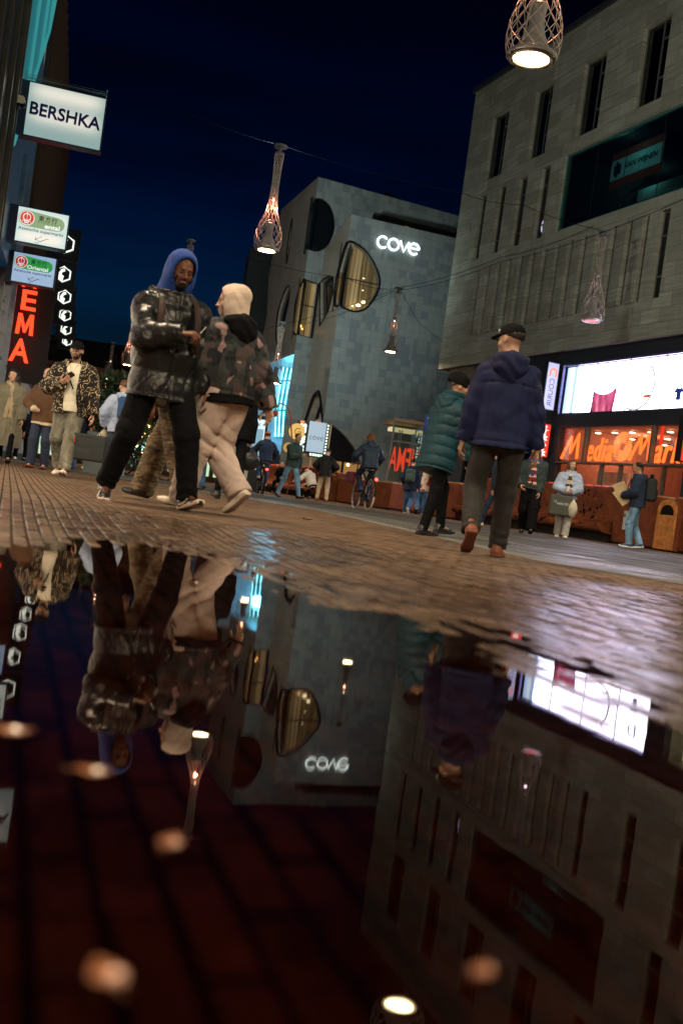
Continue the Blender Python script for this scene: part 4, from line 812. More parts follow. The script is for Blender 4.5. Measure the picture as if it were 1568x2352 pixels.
def market_sign(label, s, quad, base, hi, bands, st, sc_):
    c0, c2 = on_left(*quad[0], s), on_left(*quad[2], s)
    f = litface('market_face', base, hi, bands, c0[0], c2[0], c2[1], c0[1], st); sg, x0, x1, z0, z1 = facesign('hanging_sign', label, s, *quad, f, .0, 'oriental supermarket signs'); w_, h = x1 - x0, z1 - z0
    X = lambda u: x0 + u * w_; Z = lambda v: z1 - v * h; y = -.112
    r = .20 * h; cx, cz = X(.185), Z(.30)
    gm = emis('green_band' + sc_, (.04, .45, .10) if sc_ == 'b' else (.30, .42, .22), .55 if sc_ == 'b' else .8)
    pts = [(X(.18) , Z(.30) + .235 * h), (X(.82), Z(.11))] ; a0 = Z(.30)
    o_ = [(X(.18) + .235 * h * math.cos(a), a0 + .235 * h * math.sin(a)) for a in np.linspace(PI * .5, PI * 1.5, 14)] + [(X(.80) + .2 * h * math.cos(a), Z(.335) + .2 * h * math.sin(a)) for a in np.linspace(-PI / 2, PI / 2, 14)]
    MB().prism(o_, y - .002, y).build('green_field', gm, sg)
    MB().disc((cx, y - .006, cz), r * 1.08, (0, 1, 0), 28, .006).build('roundel', emis('cream' + sc_, (.85, .75, .7), .9 if sc_ == 'a' else .7), sg)
    MB().disc((cx, y - .012, cz), r * .95, (0, 1, 0), 28, .006).build('roundel', emis('red_round' + sc_, (.62, .06, .03) if sc_ == 'a' else (.35, .01, .03), .9), sg)
    mb = MB(); yy = y - .018
    mb.tube([(cx + r * .52 * math.cos(a), yy, cz + r * .12 + r * .52 * math.sin(a)) for a in np.linspace(0, 2 * PI, 22)][:-1], r * .085, 5, close=True).tube([(cx, yy, cz + r * .85), (cx, yy, cz - r * .8)], r * .09, 5)
    mb.tube([(cx - r * .6, yy, cz - r * .5), (cx - r * .3, yy, cz - r * .42), (cx - r * .15, yy, cz - r * .8)], r * .1, 5).tube([(cx + r * .6, yy, cz - r * .5), (cx + r * .3, yy, cz - r * .42), (cx + r * .15, yy, cz - r * .8)], r * .1, 5); mb.build('emblem', emis('cream' + sc_, (.85, .75, .7), .9), sg)
    ink = mat('green_ink', (.0, .05, .02), .5); rk = mat('maroon_ink', (.16, .02, .02), .5)
    text('\u6771\u65b9\u884c', m=ink, parent=sg, width=.37 * w_, height=.17 * h, loc=(X(.60), y - .006, Z(.24)), depth=.006, space=1.25, bold=.008)
    text('AMAZING', m=ink, parent=sg, width=.36 * w_, height=.032 * h, loc=(X(.59), y - .006, Z(.36)), depth=.006, space=2.2)
    text('Oriental' if sc_ == 'b' else 'ental', m=emis('white_ink' + sc_, (.9, .95, .9), .75 if sc_ == 'b' else 1.), parent=sg, width=(.50 if sc_ == 'b' else .30) * w_, height=.13 * h, loc=(X(.59 if sc_ == 'b' else .70), y - .008, Z(.44)), depth=.008, bold=.02)
    text('Aziatische supermarkt', m=rk, parent=sg, width=.90 * w_, height=.12 * h, loc=(X(.49), y - .006, Z(.625)), depth=.006, bold=.004)
    st_ = [(.40, .965), (.47, .965), (.47, .91), (.53, .91), (.53, .86), (.59, .86), (.59, .81), (.66, .81)]
    mb = MB(); mb.tube([(X(a), y - .005, Z(b)) for a, b in st_], .006, 4).tube([(X(.52), y - .005, Z(.76)), (X(.40), y - .005, Z(.87))], .006, 4).tube([(X(.40), y - .005, Z(.79)), (X(.395), y - .005, Z(.875)), (X(.46), y - .005, Z(.885))], .006, 4); mb.build('arrow_and_stairs', ink, sg)
    return sg
market_sign('warm white lit Oriental supermarket sign, upper of the two, lettering partly washed out', 22.9, [q4(330, 122), q4(1182, 292), q4(1112, 862), q4(264, 702)], (.46, .62, .60), (.80, .76, .66), (.45, -.62), .95, 'a')
market_sign('cool bluish Oriental supermarket sign with green band, lower of the two', 24.2, [q4(258, 898), q4(970, 1028), q4(905, 1522), q4(200, 1378)], (.24, .38, .58), (.36, .50, .70), (.1,), .85, 'b')
# vertical red letters
hm = lsign('vertical_sign', 'vertical HEMA sign of stacked glowing red capitals on a dark board', 'sign', 27.6)
for ch, TLp, w_, h_, tl in [('H', (385, 1300), 270, 215, .14), ('E', (385, 1565), 275, 340, .12), ('M', (300, 1965), 330, 350, .10), ('A', None, 0, 0, 0)]:
    if ch == 'A': c = on_left((330 / 2 + 45) * .2563 - 7, 717.6 + 345 * .2563, 27.6); wd, hh = .50, .62
    else:
        p = q4(TLp[0] + w_ / 2 - (15 if ch == 'E' else 25 if ch == 'M' else 0), TLp[1] + h_ / 2); c = on_left(*p, 27.6); wd = w_ * k4 * 27 / FPX * .86; hh = h_ * k4 * 27 / FPX * .98
    if ch == 'M':
        MB().prism([(c[0] + (a - .5) * wd, c[1] + (b - .5) * hh) for a, b in [(0, 0), (.06, 1), (.28, 1), (.5, .40), (.72, 1), (.94, 1), (1, 0), (.79, 0), (.75, .62), (.57, .10), (.43, .10), (.25, .62), (.21, 0)]], -.2, -.12).build('lettering', M_red, hm); continue
    text(ch, m=M_red, parent=hm, width=wd, height=hh, loc=(c[0], -.16, c[1]), depth=.08, bold=.015)
cA = on_left(45, 800, 27.6); cH = on_left(60, 640, 27.6)
MB().box(cA[0] - .45, cA[0] - .38, -.05, .05, cA[1] - .9, cH[1] + .6).box(.0, cA[0] - .38, -.03, .03, cA[1] + .4, cA[1] + .45).box(.0, cA[0] - .38, -.03, .03, cH[1] - .5, cH[1] - .45).build('spine', mat('blue_strip', (.3, .36, .42)), hm)
MB().box(cA[0] - .37, cA[0] + .75, .02, .08, cA[1] - .9, cH[1] + .6).build('board', mat('sign_board', (.012, .010, .012), .5), hm)
# hexagon signs in a row
M_hex = emis('hex_light', (.92, 1, .86), 1.3); base_hex = None
hexn = ['nearest hexagon sign, half hidden behind the upper supermarket sign', 'second hexagon sign, largest one fully seen beside the lower supermarket sign', 'third hexagon sign counting from the street signs', 'fourth hexagon sign, above the capped head', 'fifth hexagon sign, half hidden above the cap', 'sixth and smallest hexagon sign behind the capped head']
for k, (Y, px, py) in enumerate([(25.4, 151, 562), (29.6, 146, 631), (33.7, 148.6, 683), (37.9, 150.4, 724), (42, 152.5, 757), (46, 155, 783)]):
    p = at(px, py, Y)
    if base_hex is None:
        g = thing('hexagon_sign', '', 'sign', p, LR - PI / 2, 'row of hexagon signs'); R_ = .225
        MB().bbox(-.42, .36, -.08, .12, -.40, .40, .01).build('box', mat('hex_box', (.008, .009, .012), .5), g); MB().box(-.95, -.42, -.02, .02, -.03, .03).build('bracket', M_black, g)
        mb = MB(); hx = [(R_ * math.sin(math.radians(60 * i)), -.1, R_ * math.cos(math.radians(60 * i))) for i in range(6)]; mb.tube(hx, .022, 6, close=True); mb.build('hexagon', M_hex, g)
        MB().prism([(-.14, .0), (-.06, .14), (.02, .17), (.05, .10), (-.03, .06), (-.05, -.02), (.02, -.05), (.0, -.2), (-.13, -.12)], -.105, -.095).build('emblem', M_hex, g); base_hex = g
    else: g = copy_tree(base_hex); g.location = p
    g['label'] = hexn[k]
# far end of the street
fb = thing('far_building', 'brown brick apartment block with dark roof closing the far end of the street', 'building', (-36, 108, 0), math.radians(6))
ws = [rect(x, x + 1.1, z, z + 2.1) for x in np.arange(1.2, 33, 2.6) for z in (1.2 + 3.2, 1.2 + 6.4)]
MB().sheet(rect(0, 34, 0, 10.6), ws, 0, .3).build('wall', mat('brown_brick', (.20, .125, .085), .8, var=.25, vs=2), fb)
MB().prismx([(-.3, 10.6), (3, 13.9), (8, 13.9), (8, 10.6)], 0, 34).build('roof', mat('slate', (.04, .045, .05), .7), fb)
mb = MB().box(-.1, 34.1, -.25, .0, 10.35, 10.75).box(0, 34, -.12, -.003, 7.2, 7.4).box(0, 34, -.12, -.003, 3.9, 4.1); mb.build('cornice', mat('cornice_stone', (.28, .22, .16), .8), fb)
for r_ in ws: MB().box(r_[0][0], r_[1][0], .2, .24, r_[0][1], r_[2][1]).build('window', M_darkglass, fb)
for x in np.arange(2, 32, 3.3): MB().box(x, x + .9, .6, 1.6, 11.3, 12.6).build('dormer', M_dark, fb)
for x in np.arange(.5, 33, 1.0): MB().box(x, x + .5, -.06, -.005, .6, 3.4).build('lit_shop_window', emis('far_green_white', (.62, .9, .55), .8), fb)
text('gare', m=emis('far_sign', (.5, 1, .95), 1.6), parent=fb, width=2.4, height=.8, loc=(12.5, -.2, 2.6), bold=.03)
# ------------------------------------------------------------------ pendant lamps: a woven drop of wire round a spotlight
M_cop = mat('bronze_wire', (.50, .40, .34), .35, .3); M_cast = mat('cast_aluminium', (.42, .38, .34), .35, .6); M_lens = emis('lamp_lens', (1, .80, .42), 34.)
def lamp_parts(g, k=1.0, lit=True, dim=False, red=False, NW=8):
    prof = [(0, .34), (.10, .365), (.25, .385), (.42, .375), (.62, .33), (.85, .245), (1.1, .165), (1.4, .115), (1.8, .098), (2.2, .105), (2.55, .125), (2.68, .13)]
    zz = [p[0] for p in prof]; rr = [p[1] for p in prof]; mb = MB()
    for sgn in (1, -1):
        for i in range(NW):
            pts = []
            for u in np.linspace(0, 1, 30):
                z = 2.68 * u; r = float(np.interp(z, zz, rr)); a = 2 * PI * i / NW + sgn * (u ** .8) * 4.6; pts.append((r * math.cos(a) * k, r * math.sin(a) * k, z * k))
            mb.tube(pts, .0062 * k, 4, caps=False)
    mb.build('wire_cage', M_cop, g)
    mb = MB(); mb.lathe([(.335 * k, .0), (.35 * k, .02 * k), (.35 * k, .05 * k), (.32 * k, .07 * k)], 32).lathe([(.255 * k, -.01 * k), (.28 * k, -.025 * k), (.3 * k, .0), (.27 * k, .05 * k), (.16 * k, .3 * k), (.095 * k, .46 * k), (.13 * k, .72 * k), (.11 * k, .76 * k), (0, .76 * k)], 28)
    mb.tube([(.3 * math.cos(a) * k, .0, (.12 + .72 * math.sin(a)) * k) for a in np.linspace(0, PI, 20)], .018 * k, 6); mb.tube([(0, 0, .76 * k), (0, 0, 2.68 * k)], .012 * k, 6); mb.lathe([(0, 1.42 * k), (.03 * k, 1.42 * k), (.075 * k, 1.52 * k), (.05 * k, 1.58 * k), (0, 1.58 * k)], 14)
    mb.build('spotlight_housing', M_cast, g, True)
    MB().disc((0, 0, -.004), .215 * k, (0, 0, 1), 28, .006).build('lens', (emis('lamp_lens_red', (1, .12, .10), 1.1) if red else M_lens), g)
    MB().lathe([(.0, 2.68 * k), (.135 * k, 2.68 * k), (.135 * k, 2.72 * k), (.06 * k, 2.73 * k), (.06 * k, 2.86 * k), (.18 * k, 2.87 * k), (.19 * k, 2.93 * k), (0, 2.95 * k)], 20).build('ceiling_cap', mat('lamp_cap', (.2, .2, .2), .4, .5), g)
    if not red: MB().ball((0, 0, 1.40 * k), .028 * k).build('bulb', emis('small_bulb', (1, .75, .45), 12.), g)
def lamp(label, px, py, Y, k, spot=160, glow=5, red=False, pos=None, up=0, uc=(1, .90, .70), nw=8, aim=None):
    p = pos or at(px, py, Y); g = thing('pendant_lamp', label, 'street lamp', p, random.random() * 3, 'pendant street lamps'); lamp_parts(g, k, red=red, NW=nw)
    if spot:
        l = bpy.data.lights.new('spot', 'SPOT'); l.energy = spot * 10; l.color = (1, .78, .52); l.spot_size = math.radians(174); l.spot_blend = .55; l.shadow_soft_size = .8 if pos is not None else .12 * k
        o = bpy.data.objects.new('spot', l); C.objects.link(o); o.parent = g; o.location = (0, 0, -.06); o.visible_glossy = pos is not None
    if glow:
        l = bpy.data.lights.new('cage_glow', 'POINT'); l.energy = glow; l.color = (1, .38, .22) if not red else (.9, .6, .7); l.shadow_soft_size = .05; o = bpy.data.objects.new('cage_glow', l); C.objects.link(o); o.parent = g; o.location = (0, 0, 1.15 * k)
    if up:
        l = bpy.data.lights.new('added_fill', 'SPOT' if aim else 'POINT'); l.energy = up; l.color = uc; l.shadow_soft_size = .3; o = bpy.data.objects.new('added_fill', l); C.objects.link(o); o.parent = g; o.location = (0, 0, 3.35 * k); o.visible_glossy = False  # unseen fill light added above the lamp cap to brighten the walls
        if aim: l.spot_size = math.radians(54); l.spot_blend = .6; g.rotation_euler.z = 0; o.rotation_euler = (Vector(aim) - Vector(p) - Vector((0, 0, 3.35 * k))).to_track_quat('-Z', 'Y').to_euler()
    return g, p
LA = lamp('nearest pendant lamp, cut off by the top picture edge, its round lens glowing', 1219, 135, 14.35, 1.04, 130, 22, up=0, nw=13)
LB_ = lamp('copper wire pendant lamp hanging alone against the dark sky above the hooded pair', 612, 575, 27.8, 1.0, 190, 36, nw=12, up=600, uc=(.8, 1, .92))
LC_ = lamp('small lit pendant lamp in front of the grey tiled front below the wordmark', 896, 808, 45.3, 1.0, 190, 3, up=90, uc=(.75, 1, .98))
LD = lamp('unlit pendant lamp with reddish lens in front of the ribbed stone wall', 1357, 737, 32.2, 1.0, 0, 1.0, True)
LE = lamp('lit pendant lamp low in front of the blue washed wall', 630, 880, 50, 1.05, 190, 3, up=300, uc=(.75, 1, .98))
lamp('unlit cap of a pendant lamp rising behind the blue hood', 417, 718, 40, 1.0, 120, 0, up=5500, uc=(.86, .97, .9), aim=(-2.5, 62, 12))  # carries an added unseen spot aimed at the tiled building
lamp('far pendant lamp just left of the black puffer jacket', 292, 838, 56, .95, 130, 30)
lamp('distant pendant lamp above the lit cones at the end of the street', 249, 870, 60, .75, 90, 0)
lamp('distant glowing copper lamp over the small dark tree', 235, 932, 66, 1.0, 60, 50)
lamp('farther small copper lamp left of the dark tree', 222, 937, 84, 1.0, 150, 50, up=900, uc=(1, .6, .35))
lamp('farthest copper lamp over the green lit shop windows', 208, 1000, 92, 1.1, 150, 50)
# unseen lamps of the same kind, added out of view to light facades and street
for k, (x, y, e) in enumerate([(-2.6, 7.2, 170), (2.6, -4.0, 240), (-.5, -12, 240), (6.8, 5, 90), (9.2, 16.5, 45)]):
    lamp(['added pendant lamp over the left paving outside the picture', 'added unseen pendant lamp behind the viewer to the right', 'added unseen pendant lamp well behind the viewer', 'added pendant lamp high on the right outside the picture', 'added unseen pendant lamp near the stone building right of the picture'][k], 0, 0, 0, 1.0, e, 0, up=[0, 1100, 1500, 1500, 1700][k], uc=(1, .99, .79), pos=Vector((x, y, 7.3)) if y != 17.5 else Vector((-8.0, 15.5, 11.5)))
def cable(label, pts, sag=.25, r=.010):
    P = []; 
    for a, b in zip(pts[:-1], pts[1:]):
        for u in np.linspace(0, 1, 12)[:-1]: q = Vector(a).lerp(Vector(b), float(u)); q.z -= sag * 4 * u * (1 - u); P.append(q)
    P.append(Vector(pts[-1])); setp(MB().tube(P, r, 5).build('span_cable', mat('cable_black', (.006, .007, .008), .9, spec=.1)), label, 'cable', 'span cables of the street lamps')
top = lambda L, k=1.0: L[1] + Vector((0, 0, 2.93 * k))
cable('long cable holding the lone lamp against the sky', [at(380, 235, 27), top(LB_), at(1060, 443, 31), at(1200, 470, 33), top(LD)], .1)
cable('cable from the stone wall corner across the tiled front to the blue wall lamp', [at(430, 548, 40), at(800, 640, 43), top(LC_) + Vector((0, 0, -.02))], .2)
cable('double cable rising from the tiled front lamp to the stone facade', [at(590, 760, 49), top(LC_), at(1150, 590, 40), at(1360, 520, 33)], .15)
cable('second strand beside the double cable', [at(690, 745, 49), at(905, 668, 45), at(1150, 600, 40), at(1568, 458, 24)], .2)
cable('thin stay from the lamp down to the stone corner', [top(LC_), at(960, 740, 45), at(1028, 795, 44.5)], 0, .008)
cable('cable over the far end of the street on the left', [at(150, 715, 36), at(265, 790, 46)], .2)
cable('cable holding the nearest lamp from above', [LA[1] + Vector((-9, 1, 4)), top(LA, 1.04), LA[1] + Vector((5.5, -2, 3.6))], .2)
# ------------------------------------------------------------------ rusty steel benches, planters, bins
def corten(name, holes=False):
    m, t, o = nt(name); n = N(t); v = n.obj(); a = n.noise(v, 3, 6, .65); b = n.noise(v, 28, 5, .6)
    c = n.mix(n.ramp(a, [(.3, 0.), (.7, 1.)]), (.095, .022, .012), (.21, .062, .022)); c = n.mix(n.ramp(b, [(.42, .5), (.58, 0.)]), c, (.045, .010, .007))
    bs = t.nodes.new('ShaderNodeBsdfPrincipled'); t.links.new(c, bs.inputs[0]); bs.inputs['Roughness'].default_value = .42; t.links.new(n.bump(b, .25, .004), bs.inputs['Normal'])
    if holes:
        sp = n.new('ShaderNodeSeparateXYZ', i_0=v); q = n.new('ShaderNodeCombineXYZ', i_0=sp.outputs[0], i_1=n.math('ADD', sp.outputs[2], n.math('MULTIPLY', sp.outputs[1], .8)))
        big = n.noise(q.outputs[0], 1.1, 2); gate = n.math('GREATER_THAN', big, .43); d1_ = n.math('LESS_THAN', n.vor(q.outputs[0], 7.5, rnd=.85), n.math('MULTIPLY', n.math('SUBTRACT', big, .38), 2.0)); d2 = n.math('LESS_THAN', n.vor(q.outputs[0], 22, rnd=.25), .28)
        h = n.math('MULTIPLY', gate, n.math('MAXIMUM', d1_, n.math('MULTIPLY', d2, n.math('GREATER_THAN', n.noise(q.outputs[0], .8, 1), .5))))
        tr = t.nodes.new('ShaderNodeBsdfTransparent'); mx = t.nodes.new('ShaderNodeMixShader'); t.links.new(h, mx.inputs[0]); t.links.new(bs.outputs[0], mx.inputs[1]); t.links.new(tr.outputs[0], mx.inputs[2]); t.links.new(mx.outputs[0], o.inputs[0])
    else: t.links.new(bs.outputs[0], o.inputs[0])
    return m
M_cor = corten('rusted_steel'); M_corh = corten('perforated_rusted_steel', True); M_rustp = mat('rust_orange', (.40, .16, .05), .6, var=.45, vs=9)
RD = Vector((-.3756, .9268)); RR = math.atan2(-RD.y, -RD.x)       # x runs towards the viewer's right, y away from the street
rowp = lambda Y: Vector((16.67 - .405 * Y, Y))
def bench(Y0, Y1, label):
    a, b = rowp(Y1), rowp(Y0); L = (b - a).length; z = float(gz(a.x, a.y)); g = thing('street_bench', label, 'bench', (a.x, a.y, z), RR, 'long rusted steel benches')
    prof = smooth([(.15, 1.36), (.05, 1.40), (-.03, 1.33), (-.02, 1.1), (-.02, .8), (-.06, .6), (-.18, .5), (-.42, .47), (-.62, .46), (-.72, .40), (-.73, .30), (-.66, .24)], 4)
    n_ = len(prof); segs = max(6, int(L / .6)); vs = [(L * i / segs, p[0], p[1]) for i in range(segs + 1) for p in prof]; fs = [(i * n_ + j, i * n_ + j + 1, (i + 1) * n_ + j + 1, (i + 1) * n_ + j) for i in range(segs) for j in range(n_ - 1)]
    MB().add(vs, fs).build('seat', M_corh, g, True)
    MB().box(.03, L - .03, .16, .2, .02, 1.34).build('shade_panel', mat('plinth_dark', (.02, .015, .013), .8), g); MB().box(.1, L - .1, -.45, .15, .0, .2).build('plinth', mat('plinth_dark', (.02, .015, .013), .8), g)  # panel behind the seat is coloured dark so the perforations look shaded
    for x in (0, L - .03): MB().prismx([(p[0] + .004, p[1] - .004) for p in prof] + [(-.4, .2), (.16, .2)], x, x + .03).build('end_plate', M_cor, g)
    mb = MB()
    for i in range(int(L / .35)): mb.box(.2 + i * .35, .38 + i * .35, -.02, .02, 1.402, 1.41)
    mb.build('light_strip', emis('bench_led', (1, .06, .03), 1.6), g); return g
def planter(Y0, Y1, h, label, d=1.0, mt=None):
    a, b = rowp(Y1), rowp(Y0); L = (b - a).length; g = thing('steel_planter', label, 'planter', (a.x, a.y, float(gz(a.x, a.y))), RR)
    MB().bbox(0, L, -.45, d - .45, .06, h, .03).build('box', mt or M_cor, g); MB().box(.05, L - .05, -.40, d - .5, 0, .06).build('plinth', M_black, g); MB().box(.06, L - .06, -.40, d - .5, h + .001, h + .03).build('rim', mat('planter_rim', (.42, .24, .12), .5, var=.3), g)
    return g
def bin_(Y, label, off_=-.62, mt=None):
    a = rowp(Y) + Vector((-.925, -.379)) * (-off_ * 0 + .62); g = thing('litter_bin', label, 'litter bin', (a.x, a.y, float(gz(a.x, a.y))), RR)
    o_ = [(0, 0.04), (.62, .04), (.62, .88)] + [(.31 + .31 * math.cos(t), .9 + .25 * math.sin(t)) for t in np.linspace(0, PI, 16)] + [(0, .88)]
    slot = [(.08, .80), (.54, .80)] + [(.31 + .23 * math.cos(t), .84 + .19 * math.sin(t)) for t in np.linspace(0, PI, 12)]
    MB().prism([(p[0] * .97 + .01, p[1] - .01) for p in o_], .03, .6).build('body', M_cor, g)
    MB().sheet([(p[0], p[1]) for p in o_], [slot], -.0, .028, .028).build('front_plate', mt or M_rustp, g); MB().prism([(p[0], p[1]) for p in slot], .022, .027).build('opening', mat('bin_dark', (.004, .004, .004), .9), g); return g
bench(24.2, 31.2, 'long perforated rusty bench behind the woman with the grey shopping bag')
planter(22.6, 24.1, 1.2, 'rusty steel block between the long bench and the right-hand litter bin', 1.0); planter(19, 22.2, 1.2, 'rusty steel planter at the right picture edge beyond the litter bin', 1.3)
bin_(22.5, 'orange rusted litter bin with arched opening beside the man with the backpack')
ap = rowp(23.7) + Vector((-.925, -.379)) * .46; t_ = thing('ashtray', 'narrow vertical grey metal ashtray plate on the rusty block beside the jeans', 'ashtray', (ap.x, ap.y, 0.09), RR); MB().bbox(0, .09, -.05, 0, .35, .8, .01).build('plate', mat('ash_grey', (.35, .36, .36), .4), t_); MB().box(.02, .07, -.054, -.051, .66, .72).build('slot', M_black, t_)
planter(31.4, 33.2, 1.15, 'rusty block behind the walking woman in the green coat', 1.0)
planter(36, 40.8, .98, 'low red brown planter wall behind the two walking away', 1.6)
bin_(41.6, 'dark red litter bin left of the cyclist with long hair', mt=M_cor)
planter(41, 43.2, 1.2, 'red steel block behind the far litter bin', 1.1)
bench(43.4, 51.5, 'far rusty bench behind the man looking at his phone')
# ------------------------------------------------------------------ glass lift house with parking sign
sh_ = thing('glass_kiosk', 'tall glazed steel lift house mirroring the shop letters behind the pair walking away', 'kiosk', (*at(905, 1120, 40).xy, .08), math.radians(8))
gx = lambda px, py: hit(px, py, at(905, 1120, 40), Vector((math.cos(math.radians(8)), math.sin(math.radians(8)))))
xl, zt = gx(907, 960); xr, zt2 = gx(978, 955); 
MB().box(xl - .05, xr + .1, -.05, 2.6, zt - .2, zt - .08).build('roof', mat('kiosk_roof', (.22, .15, .08), .5), sh_)
mb = MB()
for x in (xl, xr): mb.box(x - .035, x + .035, -.035, .035, 0, zt - .2)
mb.box(xl, xr, -.03, .03, 1.1, 1.16).box(xl, xr, -.03, .03, 2.72, 2.78).box(xr - .03, xr + .03, .04, 2.5, 2.72, 2.78).box(xr - .035, xr + .035, 2.5, 2.57, 0, zt - .2); mb.build('frame', mat('kiosk_frame', (.2, .2, .17), .4, .5), sh_)
mb = MB()
for x in (xl + .35, xl + .45, xl + 1.15, xl + 1.25): mb.tube([(x, .5, 0), (x, .5, zt - .5)], .03, 6)
mb.build('post', mat('kiosk_post', (.5, .55, .5), .3, .4), sh_)
mb = MB().add([(xl, 0, 0), (xr, 0, 0), (xr, 0, zt - .2), (xl, 0, zt - .2)], [(0, 1, 2, 3)]).add([(xr, 0, 0), (xr, 2.5, 0), (xr, 2.5, zt - .2), (xr, 0, zt - .2)], [(0, 1, 2, 3)]); mb.build('glass_wall', glass('kiosk_glass', (.55, .62, .55), .02), sh_)
MB().box(xl + .1, xr - .1, 1.2, 1.9, zt - .5, zt - .35).build('ceiling_light', emis('kiosk_light', (.8, .65, .35), .8), sh_)
hs_ = thing('letter_reflection', 'glowing red HEMA letters modelled as a reflection in the lift house glass', 'sign', sh_.location, math.radians(8))
text('HEMA', m=emis('reflected_red', (1, .07, .03), 1.1), parent=hs_, width=(xr - xl) * .96, height=.98, loc=((xl + xr) / 2 - .02, .06, 2.05), depth=.02, mirror=True, bold=.01)  # back-to-front glowing letters stand in for a reflection in the glass
ps_ = thing('parking_sign', 'blue parking sign on the corner of the lift house beside the green coat', 'sign', (sh_.location.x, sh_.location.y, sh_.location.z), math.radians(8)); zc = gx(990, 982)[1]
MB().bbox(xr - .02, xr + .82, -.12, -.06, zc - .42, zc + .42, .02).build('plate', mat('parking_blue', (.03, .07, .42), .4), ps_)
text('P', m=M_white, parent=ps_, width=.26, height=.4, loc=(xr + .2, -.13, zc + .08), bold=.04); text('TRAM', m=M_white, parent=ps_, width=.42, height=.1, loc=(xr + .48, -.13, zc - .28)); mb = MB().tube([(xr + .02, -.13, zc + .28), (xr + .4, -.13, zc + .36), (xr + .78, -.13, zc + .28)], .015, 5); mb.build('emblem', M_white, ps_)
MB().ball((xr + .13, -.13, zc - .27), (.05, .01, .05)).build('emblem', M_white, ps_)
# ------------------------------------------------------------------ small street signs by the tiled building
def put(px, py, Y): p = at(px, py, Y); return p
p = put(682, 991, 47); gs = thing('round_sign', 'yellow glowing round G sign, larger one', 'sign', p, .1); MB().disc((0, 0, 0), .38, (0, 1, 0), 32, .16).build('disc', emis('yellow_disc', (.95, .58, .16), .75), gs)
mb = MB(); mb.tube([(.05 + .15 * math.cos(a), -.09, .15 * math.sin(a)) for a in np.linspace(.7, 2 * PI - .1, 20)] + [(.03, -.09, -.01)], .02, 5); mb.build('lettering', mat('brown_ink', (.22, .05, .01)), gs); MB().tube([(.1, 0, -.36), (.1, 0, -p.z)], .03).build('pole', M_black, gs)
p = put(662, 1028, 47.6); gs = thing('round_sign', 'smaller yellow round G sign partly behind the head of the man on his phone', 'sign', p, .1); MB().disc((0, 0, 0), .24, (0, 1, 0), 28, .12).build('disc', emis('yellow_disc2', (.75, .42, .12), .6), gs); mb = MB(); mb.tube([(.09 * math.cos(a), -.07, .09 * math.sin(a)) for a in np.linspace(.7, 2 * PI - .1, 14)] + [(0, -.07, -.01)], .014, 5); mb.build('lettering', mat('brown_ink', (.22, .05, .01)), gs); MB().tube([(0, 0, -.22), (0, 0, -p.z)], .02).build('pole', M_black, gs)
p = put(720, 1008, 52); sn = thing('shop_sign', 'black shop sign with green edged SNIPES capitals running upwards and a pale cove panel', 'sign', (p.x, p.y, p.z), .2)
MB().box(-.95, .78, .0, .2, -.95, .85).build('board', M_black, sn)
text('SNIPES', m=emis('green_white', (.75, 1, .8), 1.5), parent=sn, width=1.5, height=.34, loc=(-.62, -.03, -.03), tilt=PI / 2, bold=.05, depth=.04); MB().box(-.8, -.6, -.06, -.02, .74, .84).build('orange_dot', emis('orange_light', (1, .2, .05), 1.7), sn)
MB().box(-.32, .58, -.07, -.01, -.68, .9).build('light_panel', emis('pale_panel', (.42, .55, .66), .8), sn); text('cove', m=mat('grey_ink', (.1, .14, .18)), parent=sn, width=.75, height=.2, loc=(.13, -.085, .05))
mb = MB()
for k in range(10): mb.box(.64, .72, -.04, -.01, -.7 + k * .16, -.61 + k * .16)
for k in range(5): mb.box(-.1 + k * .14, -.0 + k * .14, -.04, -.01, -.88, -.76)
mb.build('small_letters', emis('green_white', (.75, 1, .8), 1.5), sn)
for x in (-.8, .6): MB().tube([(x, .1, -.95), (x, .1, -p.z)], .05).build('post', M_black, sn)
p = put(649, 1040, 44); gl_ = thing('gooseneck_lamp', 'thin red brown gooseneck street lamp in front of the cyan tubes', 'street lamp', (p.x, p.y, .08)); hook = [at(x, y, 44) - Vector((p.x, p.y, .08)) for x, y in [(674, 1060), (669, 990), (667, 956), (662, 940), (652, 929), (641, 928), (634, 938), (632, 950)]]
MB().tube([(hook[0].x - .1, 0, 0)] + smooth([tuple(h) for h in hook], 3), .035, 6).build('pole', mat('lamp_rust', (.25, .06, .04), .5), gl_); MB().ball(tuple(hook[-1]), (.12, .12, .16)).build('lamp_shade', mat('lamp_rust', (.25, .06, .04)), gl_)
p = put(561, 1060, 33); ad = thing('advertising_totem', 'lit white advertising totem with a car picture left of the hatted cyclist', 'advertising sign', (p.x, p.y, .08), math.radians(14)); Z = lambda v: v
MB().bbox(-.62, .62, 0, .25, 0, 2.55, .03).build('box', M_black, ad)
MB().box(-.54, .54, -.012, -.002, .75, 2.42).build('poster', emis('poster_white', (.70, .88, .95), .95), ad)
MB().box(-.50, .50, -.02, -.013, 1.25, 2.1).build('poster_picture', emis('poster_blue', (.28, .50, .62), .7), ad)
mb = MB().prism(smooth([(-.45, 1.1), (-.4, 1.28), (-.2, 1.42), (.2, 1.42), (.4, 1.28), (.45, 1.1), (.42, .95), (-.42, .95)], 3, True), -.03, -.021); mb.build('car_picture', emis('car_pic', (.10, .2, .25), .5), ad); MB().box(-.3, .3, -.04, -.031, 1.28, 1.38).build('car_picture', emis('car_pic2', (.5, .75, .8), .6), ad)
text('Polestar 4', m=mat('grey_ink', (.1, .14, .18)), parent=ad, width=.72, height=.13, loc=(0, -.02, 2.24), depth=.01); MB().box(-.42, .1, -.012, -.002, .48, .58).build('status_light', emis('status_green', (.2, 1, .45), 1.3), ad)
pl_c = slab_mat('bare_concrete', (.24, .24, .21), 0, .8)
